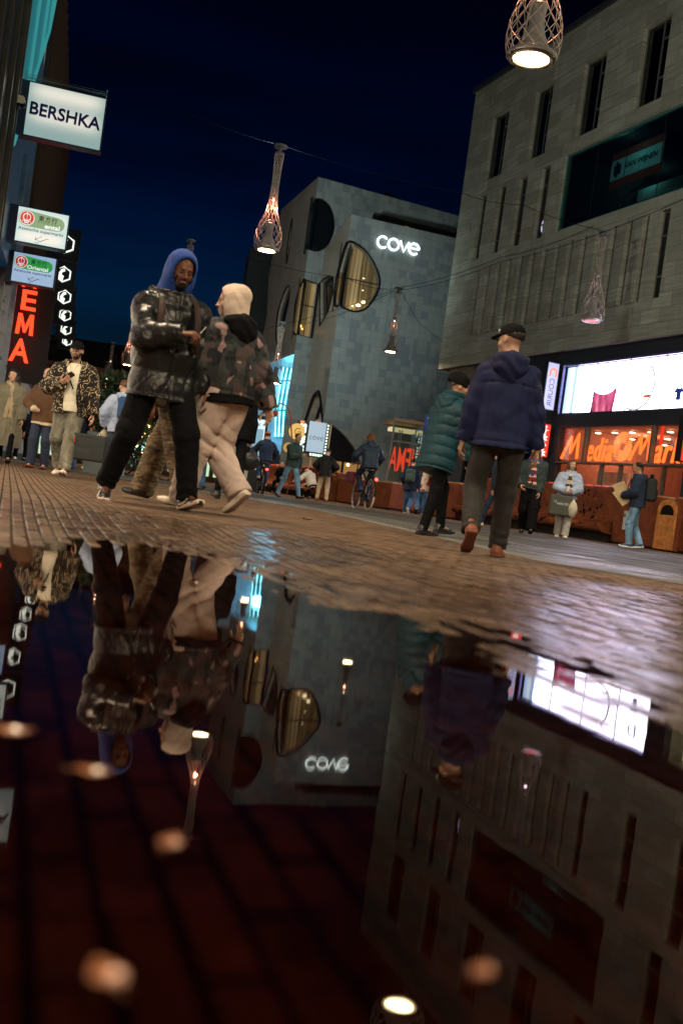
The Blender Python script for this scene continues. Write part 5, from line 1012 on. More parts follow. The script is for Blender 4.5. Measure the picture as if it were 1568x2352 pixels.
p0 = at(538, 1143, 17); g = thing('concrete_pillar', 'leaning grey concrete pillar behind the beige trousers', 'pillar', (p0.x, p0.y, .06), .2)
MB().bbox(-.17, .17, 0, .4, 0, 1.22, .02).build('shaft', pl_c, g)
p0 = at(225, 1078, 22); g = thing('planter_box', 'grey concrete planter box with dark shrub left of the striding black trousers', 'planter', (p0.x, p0.y, .08), -.15)
MB().bbox(-.35, .35, 0, .7, 0, .92, .02).build('box', slab_mat('grey_concrete', (.20, .24, .24), 0, .8), g)
def leaves(name, label, px, py, Y, w_, h, n_, c_, seed=1, parent=None, z0=None, col=(.03, .06, .03)):
    rs = random.Random(seed); mb = MB(); p = at(px, py, Y); g = thing(name, label, 'tree', (p.x, p.y, .08))
    for _ in range(n_):
        a = rs.uniform(0, 2 * PI); u = rs.random(); r = w_ * (rs.random() ** .5) * (1 - .45 * abs(u - .45)); z = c_ + h * u + rs.uniform(-.1, .1); c = Vector((r * math.cos(a), r * math.sin(a), z)); s = rs.uniform(.05, .13)
        x = Vector((rs.gauss(0, 1), rs.gauss(0, 1), rs.gauss(0, 1))).normalized(); y = x.cross(Vector((rs.gauss(0, 1), rs.gauss(0, 1), rs.gauss(0, 1)))).normalized(); mb.add([c - x * s, c + y * s * .5, c + x * s, c - y * s * .5], [(0, 1, 2, 3)])
    mb.build('crown', mat('dark_leaf', col, .5, var=.5, vs=4), g)
    mb = MB(); mb.tube([(0, 0, 0), (.05, 0, c_ * .6), (0, .05, c_ + h * .6)], [.06, .05, .02], 7)
    for k in range(7): a = k * .9; mb.tube([(0, 0, c_ * .8 + k * .1), (w_ * .6 * math.cos(a), w_ * .6 * math.sin(a), c_ + h * (.2 + .1 * k))], [.03, .008], 5)
    mb.build('trunk', mat('bark', (.05, .04, .03), .9), g); return g
leaves('street_tree', 'small dark street tree before the brown block at the end of the street', 244, 1060, 24, .55, 1.4, 900, 1.0, 4)
tr_ = leaves('christmas_tree', 'small Christmas tree with warm string lights between the black and the furry trousers', 312, 1075, 36, .75, 1.7, 900, .3, 9, col=(.02, .05, .02)); rs = random.Random(8); mb = MB()
for k in range(46): u = k / 46; a = u * 30; r = .78 * (1 - u * .7); mb.ball((r * math.cos(a), r * math.sin(a), .4 + 1.7 * u), .028, 6, 4)
mb.build('string_lights', emis('fairy_light', (1, .62, .2), 7.), tr_)
# ------------------------------------------------------------------ bicycles
M_tyre = mat('cream_tyre', (.55, .53, .45), .7); M_bframe = mat('bike_black', (.012, .012, .014), .3, .2)
def bike(label, loc, rz, tyre=None, light=True, steer=0.0):
    g = thing('bicycle', label, 'bicycle', loc, rz); R_ = .345       # rides along +y
    for y, nm in ((-.53, 'wheel'), (.55, 'wheel')):
        w_ = MB().tube([(0, y + R_ * math.cos(a), R_ + R_ * math.sin(a)) for a in np.linspace(0, 2 * PI, 33)[:-1]], .021, 8, close=True).build(nm, tyre or M_rubber, g)
        mb = MB().tube([(0, y + (R_ - .03) * math.cos(a), R_ + (R_ - .03) * math.sin(a)) for a in np.linspace(0, 2 * PI, 29)[:-1]], .011, 6, close=True)
        for k in range(14): a = k * 2 * PI / 14; mb.tube([((-1) ** k * .03, y, R_), (0, y + (R_ - .03) * math.cos(a), R_ + (R_ - .03) * math.sin(a))], .0022, 3)
        mb.tube([(-.05, y, R_), (.05, y, R_)], .022, 8); mb.build('rim', M_steel, w_)
    mb = MB(); bb = (0, -.05, .29); st = (0, -.20, .80); hd = (0, .38, .92); hb = (0, .42, .70)
    for a, b, r in [(bb, st, .018), (bb, hb, .022), ((0, -.18, .62), hd, .018), (hd, hb, .022), (st, (0, -.22, .93), .014)]: mb.tube([a, b], r, 8)
    for s_ in (-.05, .05): mb.tube([(s_, -.53, R_), (s_ * .5, -.05, .29)], .011, 6).tube([(s_, -.53, R_), (s_ * .5, -.2, .76)], .009, 6).tube([(s_, .55, R_), (s_ * .8, .46, .62), (0, .42, .70)], .012, 6)
    mb.tube([(0, -.53 + .375 * math.cos(a), R_ + .375 * math.sin(a)) for a in np.linspace(.9, 3.2, 14)], .022, 6).tube([(0, .55 + .375 * math.cos(a), R_ + .375 * math.sin(a)) for a in np.linspace(.5, 2.3, 12)], .022, 6)
    for s_ in (-.07, .07): mb.tube([(s_, -.2, .72), (s_, -.85, .72)], .008, 5)
    mb.tube([(-.07, -.85, .72), (.07, -.85, .72)], .008, 5).box(-.06, -.04, -.4, .0, .2, .36); mb.build('frame', M_bframe, g)
    mb = MB().tube([hd, (0, .36, 1.05)], .014, 6).tube(smooth([(-.29, .12, 1.03), (-.27, .25, 1.04), (-.12, .38, 1.06), (0, .37, 1.06), (.12, .38, 1.06), (.27, .25, 1.04), (.29, .12, 1.03)], 4), .012, 6); mb.build('handlebar', M_steel, g)
    MB().ball((0, -.25, .96), (.09, .13, .035), 14, 8).build('saddle', M_rubber, g)
    mb = MB().tube([(-.09, -.05, .29), (.09, -.05, .29)], .012, 6).tube([(.08, -.05, .29), (.08, .07, .20)], .01, 5).tube([(-.08, -.05, .29), (-.08, -.17, .38)], .01, 5).box(.08, .17, .04, .11, .185, .205).box(-.17, -.08, -.2, -.13, .375, .395); mb.tube([(.06 + .0 * a, -.05 + .09 * math.cos(a), .29 + .09 * math.sin(a)) for a in np.linspace(0, 2 * PI, 17)[:-1]], .006, 4, close=True); mb.build('pedals', M_bframe, g)
    if light: MB().ball((0, -.88, .70), (.04, .02, .03), 10, 6).build('tail_light', emis('tail_red', (1, .03, .02), 12.), g)
    return g
# cyclists' machines are placed with their riders in the people section
for k, (px, py, Y, rz) in enumerate([(318, 1083, 30, 1.1), (340, 1090, 29, 1.3)]):
    p = at(px, py, Y); bike(['dark parked bicycle with red tail light behind the black trousers', 'second dark parked bicycle in front of the fairy lights'][k], (p.x, p.y, .08), rz, light=(k == 0))
# ------------------------------------------------------------------ people: bodies and clothes as blended distance fields, skinned by surface nets
f32 = np.float32
def polygonise(fn, lo, hi, h):
    lo = np.array(lo, float); hi = np.array(hi, float); Bk = 6
    nb = np.ceil((hi - lo) / (h * Bk)).astype(int) + 1; Nn = nb * Bk
    cx = [lo[k] + (np.arange(nb[k]) + .5) * Bk * h for k in range(3)]; G = np.stack(np.meshgrid(*cx, indexing='ij'), -1).reshape(-1, 3).astype(f32)
    dc = fn(G); act = np.abs(dc) < Bk * h * 1.35 + .012
    F = np.repeat(np.repeat(np.repeat(np.where(dc > 0, 1., -1.).astype(f32).reshape(nb), Bk, 0), Bk, 1), Bk, 2)
    off_ = np.stack(np.meshgrid(*[np.arange(Bk)] * 3, indexing='ij'), -1).reshape(-1, 3)
    bi = np.stack(np.unravel_index(np.nonzero(act)[0], nb), -1) * Bk; idx = (bi[:, None, :] + off_[None]).reshape(-1, 3)
    if len(idx) == 0: return np.zeros((0, 3)), np.zeros((0, 4), int)
    val = np.concatenate([fn((lo + idx[s:s + 250000] * h).astype(f32)) for s in range(0, len(idx), 250000)])
    F[idx[:, 0], idx[:, 1], idx[:, 2]] = val
    I = F < 0; c = [F[i:Nn[0] - 1 + i, j:Nn[1] - 1 + j, k:Nn[2] - 1 + k] for i in (0, 1) for j in (0, 1) for k in (0, 1)]
    s_ = np.zeros(tuple(Nn - 1), np.int8)
    for a in c: s_ += (a < 0)
    cell = np.nonzero((s_ > 0) & (s_ < 8)); nc = len(cell[0]); cv = np.stack([a[cell] for a in c], 1); corner = np.array([(i, j, k) for i in (0, 1) for j in (0, 1) for k in (0, 1)], float)
    acc = np.zeros((nc, 3)); cnt = np.zeros(nc)
    for a, b in [(0, 1), (2, 3), (4, 5), (6, 7), (0, 2), (1, 3), (4, 6), (5, 7), (0, 4), (1, 5), (2, 6), (3, 7)]:
        va, vb = cv[:, a], cv[:, b]; m_ = (va < 0) != (vb < 0); t = np.where(m_, va / np.where(m_, va - vb, 1), 0)
        acc += m_[:, None] * (corner[a] + (corner[b] - corner[a]) * t[:, None]); cnt += m_
    V = lo + (np.stack(cell, 1) + acc / cnt[:, None]) * h
    id_ = np.full(tuple(Nn - 1), -1, np.int32); id_[cell] = np.arange(nc); fs = []
    for ax in range(3):
        u, v = [(1, 2), (2, 0), (0, 1)][ax]; A_ = [slice(1, Nn[k] - 1) for k in range(3)]; B_ = list(A_); A_[ax] = slice(0, Nn[ax] - 1); B_[ax] = slice(1, Nn[ax])
        a, b = I[tuple(A_)], I[tuple(B_)]; e = np.stack(np.nonzero(a != b), 1)
        base = e.copy(); base[:, u] += 1; base[:, v] += 1; flip = ~a[tuple(e.T)]
        def g_(du, dv): q = base.copy(); q[:, u] += du; q[:, v] += dv; return id_[q[:, 0], q[:, 1], q[:, 2]]
        q = np.stack([g_(-1, -1), g_(0, -1), g_(0, 0), g_(-1, 0)], 1); q[flip] = q[flip][:, ::-1]; fs.append(q[(q >= 0).all(1)])
    return V, np.concatenate(fs)
def sdf_obj(name, fn, lo, hi, h, m, parent):
    V, Fc = polygonise(fn, lo, hi, h); me = bpy.data.meshes.new(name)
    me.vertices.add(len(V)); me.vertices.foreach_set('co', V.astype(f32).ravel()); me.loops.add(len(Fc) * 4); me.loops.foreach_set('vertex_index', Fc.astype(np.int32).ravel())
    me.polygons.add(len(Fc)); me.polygons.foreach_set('loop_start', np.arange(0, len(Fc) * 4, 4, dtype=np.int32)); me.polygons.foreach_set('loop_total', np.full(len(Fc), 4, np.int32)); me.update(calc_edges=True); me.validate()
    return link_mesh(name, me, m, parent, True)
def A3(v): return np.array(v, f32)
def seg(P, a, b, ra, rb=None, want=False):
    a, b = A3(a), A3(b); ab = b - a; rb = ra if rb is None else rb; t = np.clip((P - a) @ ab / max(float(ab @ ab), 1e-9), 0, 1); d = np.linalg.norm(P - a - t[:, None] * ab, axis=1) - (ra + (rb - ra) * t)
    return (d, t) if want else d
def ell(P, c, r, R=None):
    q = P - A3(c); q = q @ R if R is not None else q; r = A3(r); k0 = np.linalg.norm(q / r, axis=1); k1 = np.linalg.norm(q / (r * r), axis=1); return k0 * (k0 - 1) / np.maximum(k1, 1e-6)
def rbox(P, c, hs, r, R=None):
    q = P - A3(c); q = q @ R if R is not None else q; q = np.abs(q) - (A3(hs) - r); return np.linalg.norm(np.maximum(q, 0), axis=1) + np.minimum(q.max(1), 0) - r
def smin(a, b, k): h_ = np.clip(.5 + .5 * (b - a) / k, 0, 1); return b + (a - b) * h_ - k * h_ * (1 - h_)
def smax(a, b, k): return -smin(-a, -b, k)
def wr(P, amp, f=22, sd=0.):
    a = P[:, 2] * f * .8 + P[:, 0] * f * .9 * math.cos(sd * 2.1) + 2.2 * np.sin(P[:, 0] * f * .33 + P[:, 1] * f * .4 + sd) + 1.5 * np.sin(P[:, 2] * f * .3 + sd * 3); rg = (1 - np.abs(np.sin(a))) ** 1.6 * (.5 + .5 * np.sin(P[:, 2] * f * .21 + P[:, 0] * f * .4 + sd * 1.7))
    return amp * 1.1 * (rg - .25) + amp * .45 * np.sin(P[:, 2] * f + 3.1 * np.sin(P[:, 0] * f * .55 + sd) + 2 * np.sin(P[:, 1] * f * .6 + sd * 2)) * np.sin(P[:, 0] * f * .5 + P[:, 1] * f * .35 + sd * 1.3 + 1.4 * np.sin(P[:, 2] * f * .4 + sd))
def rotz(a): c_, s_ = math.cos(a), math.sin(a); return np.array([[c_, -s_, 0], [s_, c_, 0], [0, 0, 1]])
def rotx(a): c_, s_ = math.cos(a), math.sin(a); return np.array([[1, 0, 0], [0, c_, -s_], [0, s_, c_]])
def roty(a): c_, s_ = math.cos(a), math.sin(a); return np.array([[c_, 0, s_], [0, 1, 0], [-s_, 0, c_]])
def ik(a, c, l1, l2, hint):
    a, c = np.array(a, float), np.array(c, float); d = c - a; L = np.linalg.norm(d)
    if L > (l1 + l2) * .999: c = a + d / L * (l1 + l2) * .999; d = c - a; L = np.linalg.norm(d)
    x = (l1 * l1 - l2 * l2 + L * L) / (2 * L); y = math.sqrt(max(0, l1 * l1 - x * x)); u = d / L; hn = np.array(hint, float); hn = hn - u * (hn @ u); hn /= np.linalg.norm(hn) + 1e-9; return a + u * x + hn * y, c
rad = math.radians
def skeleton(s=1.0, lean=3, twist=0, side=0, hz=.957, hx=0, hy=0, feet=None, hands=None, head=(0, 0, 0), wide=1.0, elb=None, hdir=None, knees=None):
    K = {'s': s}; hips = np.array([hx, hy, hz]) * s; Rt = rotz(rad(twist)) @ rotx(-rad(lean)) @ roty(rad(side)); K['hips'], K['Rt'] = hips, Rt
    T = lambda v: hips + Rt @ (np.array(v, float) * s); K['T'] = T; K['chest'] = T((0, 0, .33)); K['neck'] = T((0, -.005, .545)); K['neckt'] = T((0, .02, .63))
    Rh = Rt @ rotz(rad(head[0])) @ rotx(-rad(head[1])) @ roty(rad(head[2])); K['Rh'] = Rh; K['hc'] = K['neckt'] + (Rh @ np.array([0, .022, .075])) * s
    feet = feet or {-1: (-.09, .0, .085, 0, 8), 1: (.09, .0, .085, 0, -8)}; hands = hands or {-1: (-.26, .04, .80), 1: (.26, .04, .80)}
    for sd in (-1, 1):
        hip = hips + rotz(rad(twist * .4)) @ (np.array([.095 * sd, 0, -.02]) * s); ft = feet[sd]; ank = np.array(ft[:3]) * s; kn, ank = ik(hip, ank, .44 * s, .425 * s, (knees or {}).get(sd, (0.12 * sd, 1, 0))); K['hip', sd], K['knee', sd], K['ank', sd] = hip, kn, ank; K['fR', sd] = rotz(rad(ft[4])) @ rotx(-rad(ft[3]))
        sh = T((.168 * sd * wide, -.01, .437)); wt = np.array(hands[sd][:3]) * s; el, wt = ik(sh, wt, .285 * s, .255 * s, (elb or {}).get(sd, (.35 * sd, -1, -.2))); K['sh', sd], K['el', sd], K['wr', sd] = sh, el, wt
        f_ = (wt - el) / np.linalg.norm(wt - el); spec = (hdir or {}).get(sd); 
        if spec is not None and spec[0] is not None: f_ = np.array(spec[0], float); f_ /= np.linalg.norm(f_)
        n_ = np.array(spec[1], float) if spec is not None else np.array([-sd, .1, 0.]); n_ = n_ - f_ * (n_ @ f_); n_ /= np.linalg.norm(n_) + 1e-9; K['hand', sd] = (f_, n_, (spec[2] if spec is not None and len(spec) > 2 else .45))
    return K
def hand_parts(K, sd):
    f_, n_, curl = K['hand', sd]; s = K['s']; w = K['wr', sd]; t_ = np.cross(f_, n_) * (1 if sd > 0 else -1)
    # thumb lies towards the front of the body when the palm faces it
    if (K['Rt'].T @ t_)[1] < -.2 and abs(f_[2]) > .6: t_ = -t_
    segs = []
    for k in (-1, 0, 1): segs.append((w + t_ * .017 * k * s, w + (f_ * .082 + t_ * .024 * k) * s, .017 * s, .0135 * s))
    for i, (ln, o_) in enumerate(zip((.93, 1.04, .98, .78), (.033, .011, -.011, -.031))):
        p = w + (f_ * (.088 - .006 * abs(i - 1)) + t_ * o_) * s; a = curl * (.8 + .12 * i)
        for L_, r0, r1 in ((.043, .0092, .0084), (.027, .0084, .0076), (.021, .0076, .0066)):
            d = f_ * math.cos(a) + n_ * math.sin(a) + t_ * o_ * 1.2; d /= np.linalg.norm(d); q = p + d * L_ * ln * s; segs.append((p, q, r0 * s, r1 * s)); p = q; a += curl * .95
    p = w + (f_ * .02 + t_ * .022 + n_ * .006) * s
    for d, L_, r0, r1 in ((f_ * .55 + t_ * .7 + n_ * (.25 + .3 * curl), .043, .0135, .0115), (f_ * .8 + t_ * .25 + n_ * (.3 + .5 * curl), .033, .0112, .0098), (f_ * .85 + n_ * (.3 + .6 * curl), .024, .0098, .008)):
        d = d / np.linalg.norm(d); q = p + d * L_ * s; segs.append((p, q, r0 * s, r1 * s)); p = q
    return segs
def head_sdf(P, K, female=False):
    s = K['s']; q = ((P - A3(K['hc'])) @ K['Rh'].astype(f32)) / s
    d = ell(q, (0, -.012, .03), (.077, .098, .088)); d = smin(d, ell(q, (0, .03, -.04), (.058 - (.004 if female else 0), .060, .074)), .035); d = smin(d, ell(q, (0, .058, -.092), (.027, .026, .022)), .03)
    d = smin(d, seg(q, (-.032, .079, .018), (.032, .079, .018), .0105), .02)                                   # brow
    for x in (-1, 1):
        d = smax(d, -ell(q, (.031 * x, .100, .001), (.017, .016, .012)), .016); d = smin(d, ell(q, (.041 * x, .057, -.032), (.021, .021, .019)), .024)
        d = smin(d, ell(q, (.031 * x, .079, .0015), (.0135, .0115, .0085)), .004)                          # lidded eye
        d = smin(d, ell(q, (.078 * x, -.008, -.008), (.008, .019, .031), rotx(-.2)), .008)                      # ear
    d = smin(d, seg(q, (0, .088, .008), (0, .109, -.030), .0065, .0105), .010); d = smin(d, seg(q, (-.013, .097, -.034), (.013, .097, -.034), .0085), .007)
    d = smin(d, seg(q, (-.016, .089, -.058), (.016, .089, -.058), .0075), .007); d = smin(d, seg(q, (-.015, .086, -.070), (.015, .086, -.070), .0085), .007); d = smax(d, -seg(q, (-.02, .100, -.0635), (.02, .100, -.0635), .003), .005)
    return d * s
def torso_prof(P, K, zs, wx, wy, pw=2.0):
    q = ((P - A3(K['hips'])) @ K['Rt'].astype(f32)) / K['s']; a = np.interp(q[:, 2], zs, wx).astype(f32); b = np.interp(q[:, 2], zs, wy).astype(f32)
    k = ((np.abs(q[:, 0]) / a) ** pw + (np.abs(q[:, 1]) / b) ** pw) ** (1 / pw); return (k - 1) * np.minimum(a, b) * K['s'], q
def body_fn(K, female=False, slim=1.0):
    s = K['s']; HP = {sd: hand_parts(K, sd) for sd in (-1, 1)}
    def fn(P):
        d, q = torso_prof(P, K, [-.14, 0, .14, .3, .42, .5, .56], [.12, .14 * slim, .115 * slim, .135 * slim, .13, .07, .04], [.08, .09, .08, .095, .085, .055, .04]); d = np.maximum(d, np.maximum(q[:, 2] - .57, -.14 - q[:, 2]) * s)
        for sd in (-1, 1):
            d = smin(d, seg(P, K['hip', sd], K['knee', sd], .072 * s, .05 * s), .04); d = smin(d, seg(P, K['knee', sd], K['ank', sd], .046 * s, .034 * s), .03)
            tip = K['ank', sd] + K['fR', sd] @ np.array([0, .12, -.05]) * s; d = smin(d, seg(P, K['ank', sd], tip, .032 * s, .022 * s), .02)
            d = smin(d, seg(P, K['sh', sd], K['el', sd], .043 * s, .036 * s), .03); d = smin(d, seg(P, K['el', sd], K['wr', sd], .035 * s, .024 * s), .02)
            w = A3(K['wr', sd]); near = np.linalg.norm(P - w, axis=1) < .26 * s
            if near.any():
                Q = P[near]; dh = None
                for i, g_ in enumerate(HP[sd]): e = seg(Q, *g_); dh = e if dh is None else smin(dh, e, .012 if i < 3 else .0035)
                d[near] = smin(d[near], dh, .010)
        d = smin(d, seg(P, K['neck'], K['hc'] + K['Rh'] @ np.array([0, -.015, -.03]) * s, .056 * s, .052 * s), .03); near = np.linalg.norm(P - A3(K['hc']), axis=1) < .24 * s
        if near.any(): d[near] = smin(d[near], head_sdf(P[near], K, female), .02)
        return d
    return fn
def bounds(pts, pad): p = np.array(pts); return p.min(0) - pad, p.max(0) + pad
def jacket_fn(K, t=.02, hem=-.02, flare=.0, puff=0., pitch=.11, wrk=.005, sleeve=1.0, sd0=0., open_=None, belly=0., collar=.05, cuff=1.0):
    s = K['s']; zs = [-.75, -.3, -.02, .12, .3, .41, .47, .52, .58]; wx = np.array([.20 + flare, .185 + flare * .6, .172, .160 + belly, .176, .178, .150, .098, .074]) + t; wy = np.array([.16 + flare, .14 + flare * .6, .122, .118 + belly, .128, .112, .09, .08, .078]) + t
    def fn(P):
        d, q = torso_prof(P, K, zs, wx, wy, 2.25); d = d * .9
        if puff: d = d - puff * (np.abs(np.sin(PI * q[:, 2] / pitch)) ** .55 - .55)
        d = d + .009 * np.exp(-(q[:, 0] / .009) ** 2) * (q[:, 1] > 0)
        if not puff: d = d + .006 * np.exp(-((q[:, 2] - .35 + .25 * q[:, 0] ** 2) / .008) ** 2) * (q[:, 1] < 0) + .006 * np.exp(-((np.abs(q[:, 0]) - .115) / .007) ** 2) * (q[:, 2] < .35)
        d = d + .006 * np.exp(-((q[:, 2] - hem - .035) / .007) ** 2)
        d = np.maximum(d, np.maximum(q[:, 2] - (.53 + collar), hem + .012 * np.sin(9 * q[:, 0] + sd0) - q[:, 2]) * s)
        if open_: d = smax(d, -np.maximum(np.abs(q[:, 0] - open_[0] - .02 * np.sin(q[:, 2] * 6)) - open_[1], .03 - q[:, 1]) * s, .012)
        for k in (-1, 1):
            e, u = seg(P, K['sh', k], K['el', k], (.056 + t) * s * sleeve, (.052 + t) * s * sleeve, True); g_, v = seg(P, K['el', k], K['wr', k], (.051 + t) * s * sleeve, (.036 + t * .8) * s * sleeve * cuff, True)
            if puff: e = e - puff * (np.abs(np.sin(PI * u * 3.2)) ** .55 - .6); g_ = g_ - puff * .8 * (np.abs(np.sin(PI * v * 3.0 + .2)) ** .55 - .6)
            c_ = A3(K['wr', k]); ax = A3((K['wr', k] - K['el', k]) / np.linalg.norm(K['wr', k] - K['el', k])); g_ = np.maximum(g_, (P - c_) @ ax - .012 * s)
            a = smin(e, g_, .025); a = a + wr(P, wrk * 1.2, 30, sd0 + k); d = smin(d, a, .035)
        return d + wr(P, wrk, 17, sd0)
    return fn, bounds([K['T']((x, 0, z)) for x in (-.25, .25) for z in (hem - .05, .6)] + [K[j, k] for j in ('sh', 'el', 'wr') for k in (-1, 1)], .16 + t + flare)
def trousers_fn(K, rt=.09, rk=.068, ra=.058, stack=.0, wrk=.005, sd0=1., top=.05, end=.0):
    s = K['s']
    def fn(P):
        q = ((P - A3(K['hips'])) @ K['Rt'].astype(f32)) / s; d = ell(P, K['hips'] + np.array([0, -.01, -.02]) * s, (.163 * s, .125 * s, .15 * s))
        for k in (-1, 1):
            e = seg(P, K['hip', k], K['knee', k], rt * s, rk * s); g_, v = seg(P, K['knee', k], K['ank', k] + (K['knee', k] - K['ank', k]) * end, rk * s, ra * s, True); g_ = g_ - stack * np.sin(PI * 8 * v ** 1.6 + 2.2 * np.sin(P[:, 0] * 25 + 2 * np.sin(P[:, 1] * 30))) * np.clip(v * 2.2 - 1.3, 0, 1)
            c_ = A3(K['ank', k]); ax = A3((K['ank', k] - K['knee', k]) / np.linalg.norm(K['ank', k] - K['knee', k])); g_ = np.maximum(g_, (P - c_) @ ax - (.018 - end) * s); d = smin(d, smin(e, g_, .03), .035)
        kn = np.minimum(np.linalg.norm(P - A3(K['knee', 1]), axis=1), np.linalg.norm(P - A3(K['knee', -1]), axis=1)); amp = wrk * (.6 + 1.4 * np.exp(-(kn / .13) ** 2))
        d = d + wr(P, 1., 26, sd0) * amp; return np.maximum(d, (q[:, 2] - top) * s)
    return fn, bounds([K['hips']] + [K[j, k] for j in ('hip', 'knee', 'ank') for k in (-1, 1)], .19)
def shoe_fns(K, k, boot=.0):
    s = K['s'] * 1.1; R_ = K['fR', k].astype(f32); c_ = A3(K['ank', k]) + A3(K['fR', k] @ np.array([0, .0, .0085]))
    def up(P):
        q = ((P - c_) @ R_) / s; d = seg(q, (0, -.03, -.05), (0, .06, -.055), .038, .034); d = smin(d, ell(q, (0, .12, -.060), (.043, .068, .026)), .03); d = smin(d, seg(q, (0, -.03, -.04), (0, -.015, .01 + boot), .038, .040), .03); d = smax(d, -q[:, 2] - .078, .006); d = smax(d, q[:, 2] - .02 - boot, .008); return (d + .0015 * np.sin(q[:, 1] * 140) * (q[:, 1] > .02) * (np.abs(q[:, 0]) < .02)) * s
    def so(P):
        q = ((P - c_) @ R_) / s; w_ = np.interp(q[:, 1], [-.08, -.02, .04, .11, .19], [.036, .038, .036, .046, .030]).astype(f32); d = np.hypot(np.maximum(np.abs(q[:, 0]) - w_ + .012, 0), np.maximum(np.abs(q[:, 1] - .055) - .127 + .012, 0)) - .012; lift = np.clip(q[:, 1] - .10, 0, 1) ** 2 * 2.2; return smax(d, np.abs(q[:, 2] + .070 - lift) - .014, .006) * s
    b = bounds([K['ank', k], K['ank', k] + K['fR', k] @ np.array([0, .2, -.07]) * s, K['ank', k] + K['fR', k] @ np.array([0, -.08, -.07]) * s], .07 + boot); return up, so, b
def hair_fn(K, kind):
    s = K['s']
    def fn(P):
        q = ((P - A3(K['hc'])) @ K['Rh'].astype(f32)) / s; n_ = .0025 * np.sin(q[:, 0] * 160 + 4 * np.sin(q[:, 2] * 40)) + .002 * np.sin(q[:, 1] * 120 + q[:, 2] * 60)
        d = ell(q, (0, -.016, .036), (.084, .104, .094)) + n_; cut = np.minimum(q[:, 1] * -1 + .055, 1); front = ((q[:, 1] - .052) - (q[:, 2] - .05) * 2.4) * .5           # keep hair behind the hair line
        d = smax(d, front, .012); d = smax(d, -(q[:, 2] + (.05 if kind == 'short' else .09) + q[:, 1] * .1), .012)
        d = smax(d, -np.maximum(np.abs(q[:, 0]) * 0 + (.015 - q[:, 2]), (.0 - (q[:, 1] - .01)) * 1.0), .01) if kind == 'short' else d
        if kind == 'long':
            for x, y in ((-.075, -.01), (-.05, -.075), (0, -.10), (.05, -.075), (.075, -.01)): d = smin(d, seg(q, (x, y, .0), (x * 1.55, y * 1.25 - .05, -.30), .042, .032) + n_ * 2.2, .03)
        if kind == 'bob':
            for x, y in ((-.078, .0), (-.05, -.07), (0, -.09), (.05, -.07), (.078, .0)): d = smin(d, seg(q, (x, y, .0), (x * 1.1, y, -.12), .030, .02) + n_ * 2, .03)
        return d * s
    return fn, bounds([K['hc']], .15 * s) if kind in ('short', 'bob') else bounds([K['hc'], K['hc'] - np.array([0, 0, .33]) * s], .2 * s)
def cap_fn(K, back=False):
    s = K['s']
    def fn(P):
        q = ((P - A3(K['hc'])) @ K['Rh'].astype(f32)) / s; d = ell(q, (0, -.012, .045), (.089, .108, .089)); d = smax(d, .030 - q[:, 2] - q[:, 1] * .12, .008)
        sg = -1 if back else 1; v = ell(q, (0, .10 * sg, .040), (.075, .085, .06)); v = smax(smax(v, np.abs(q[:, 2] - .052 + (q[:, 1] * sg - .09) * .30 + q[:, 0] ** 2 * 4) - .004, .003), .055 - q[:, 1] * sg, .01); d = smin(d, v, .006); return smin(d, ell(q, (0, -.012, .134), (.008, .008, .005)), .004) * s
    return fn, bounds([K['hc']], .24 * s)
def beanie_fn(K, slouch=.0):
    s = K['s']
    def fn(P):
        q = ((P - A3(K['hc'])) @ K['Rh'].astype(f32)) / s; d = ell(q, (0, -.022 - slouch * .6, .055 + slouch * .4), (.092, .112 + slouch * .5, .108)); rib = .0022 * np.sin(np.arctan2(q[:, 0], q[:, 1] + .02) * 46); d = d + rib; brim = np.maximum(ell(q, (0, -.016, .045), (.093, .112, .10)), np.abs(q[:, 2] - .03 + q[:, 1] * .25) - .022) + rib; d = smin(d, brim, .006); return smax(d, .004 - q[:, 2] - q[:, 1] * .35, .008) * s
    return fn, bounds([K['hc']], .2 * s)
def hoodup_fn(K, t=.025, open_=.055, drape=.12, point=0.):
    s = K['s']
    def fn(P):
        q = ((P - A3(K['hc'])) @ K['Rh'].astype(f32)) / s; d = ell(q, (0, -.022, .028), (.082 + t, .108 + t, .098 + t)); d = smin(d, ell(q, (0, .005, -.06), (.078 + t, .088 + t * .7, .08)), .04)
        if point: d = smin(d, ell(q, (0, -.09, .075), (.055, .06, .05)), .06)
        d = smin(d, seg(q, (0, -.04, -.06), (0, -.045, -.17), .088 + t * .5, .11 + t * .5), .05)
        d = d + .0018 * np.sin(q[:, 2] * 55 + 5 * np.sin(q[:, 0] * 14 + q[:, 1] * 22)) * np.clip(-(q[:, 1]) * 12 + .6, 0, 1); inner = ell(q, (0, .0, .012), (.088, .098, .118)); inner = smin(inner, ell(q, (0, .14, -.008), (.074 + open_ * .1, .12, .106)), .02); d = smax(d, -inner, .010); return smax(d, (q[:, 1] - (.048 + open_ * .3) - q[:, 2] * .12), .012) * s
    return fn, bounds([K['hc'], K['hc'] - np.array([0, 0, .16]) * s], .24 * s)
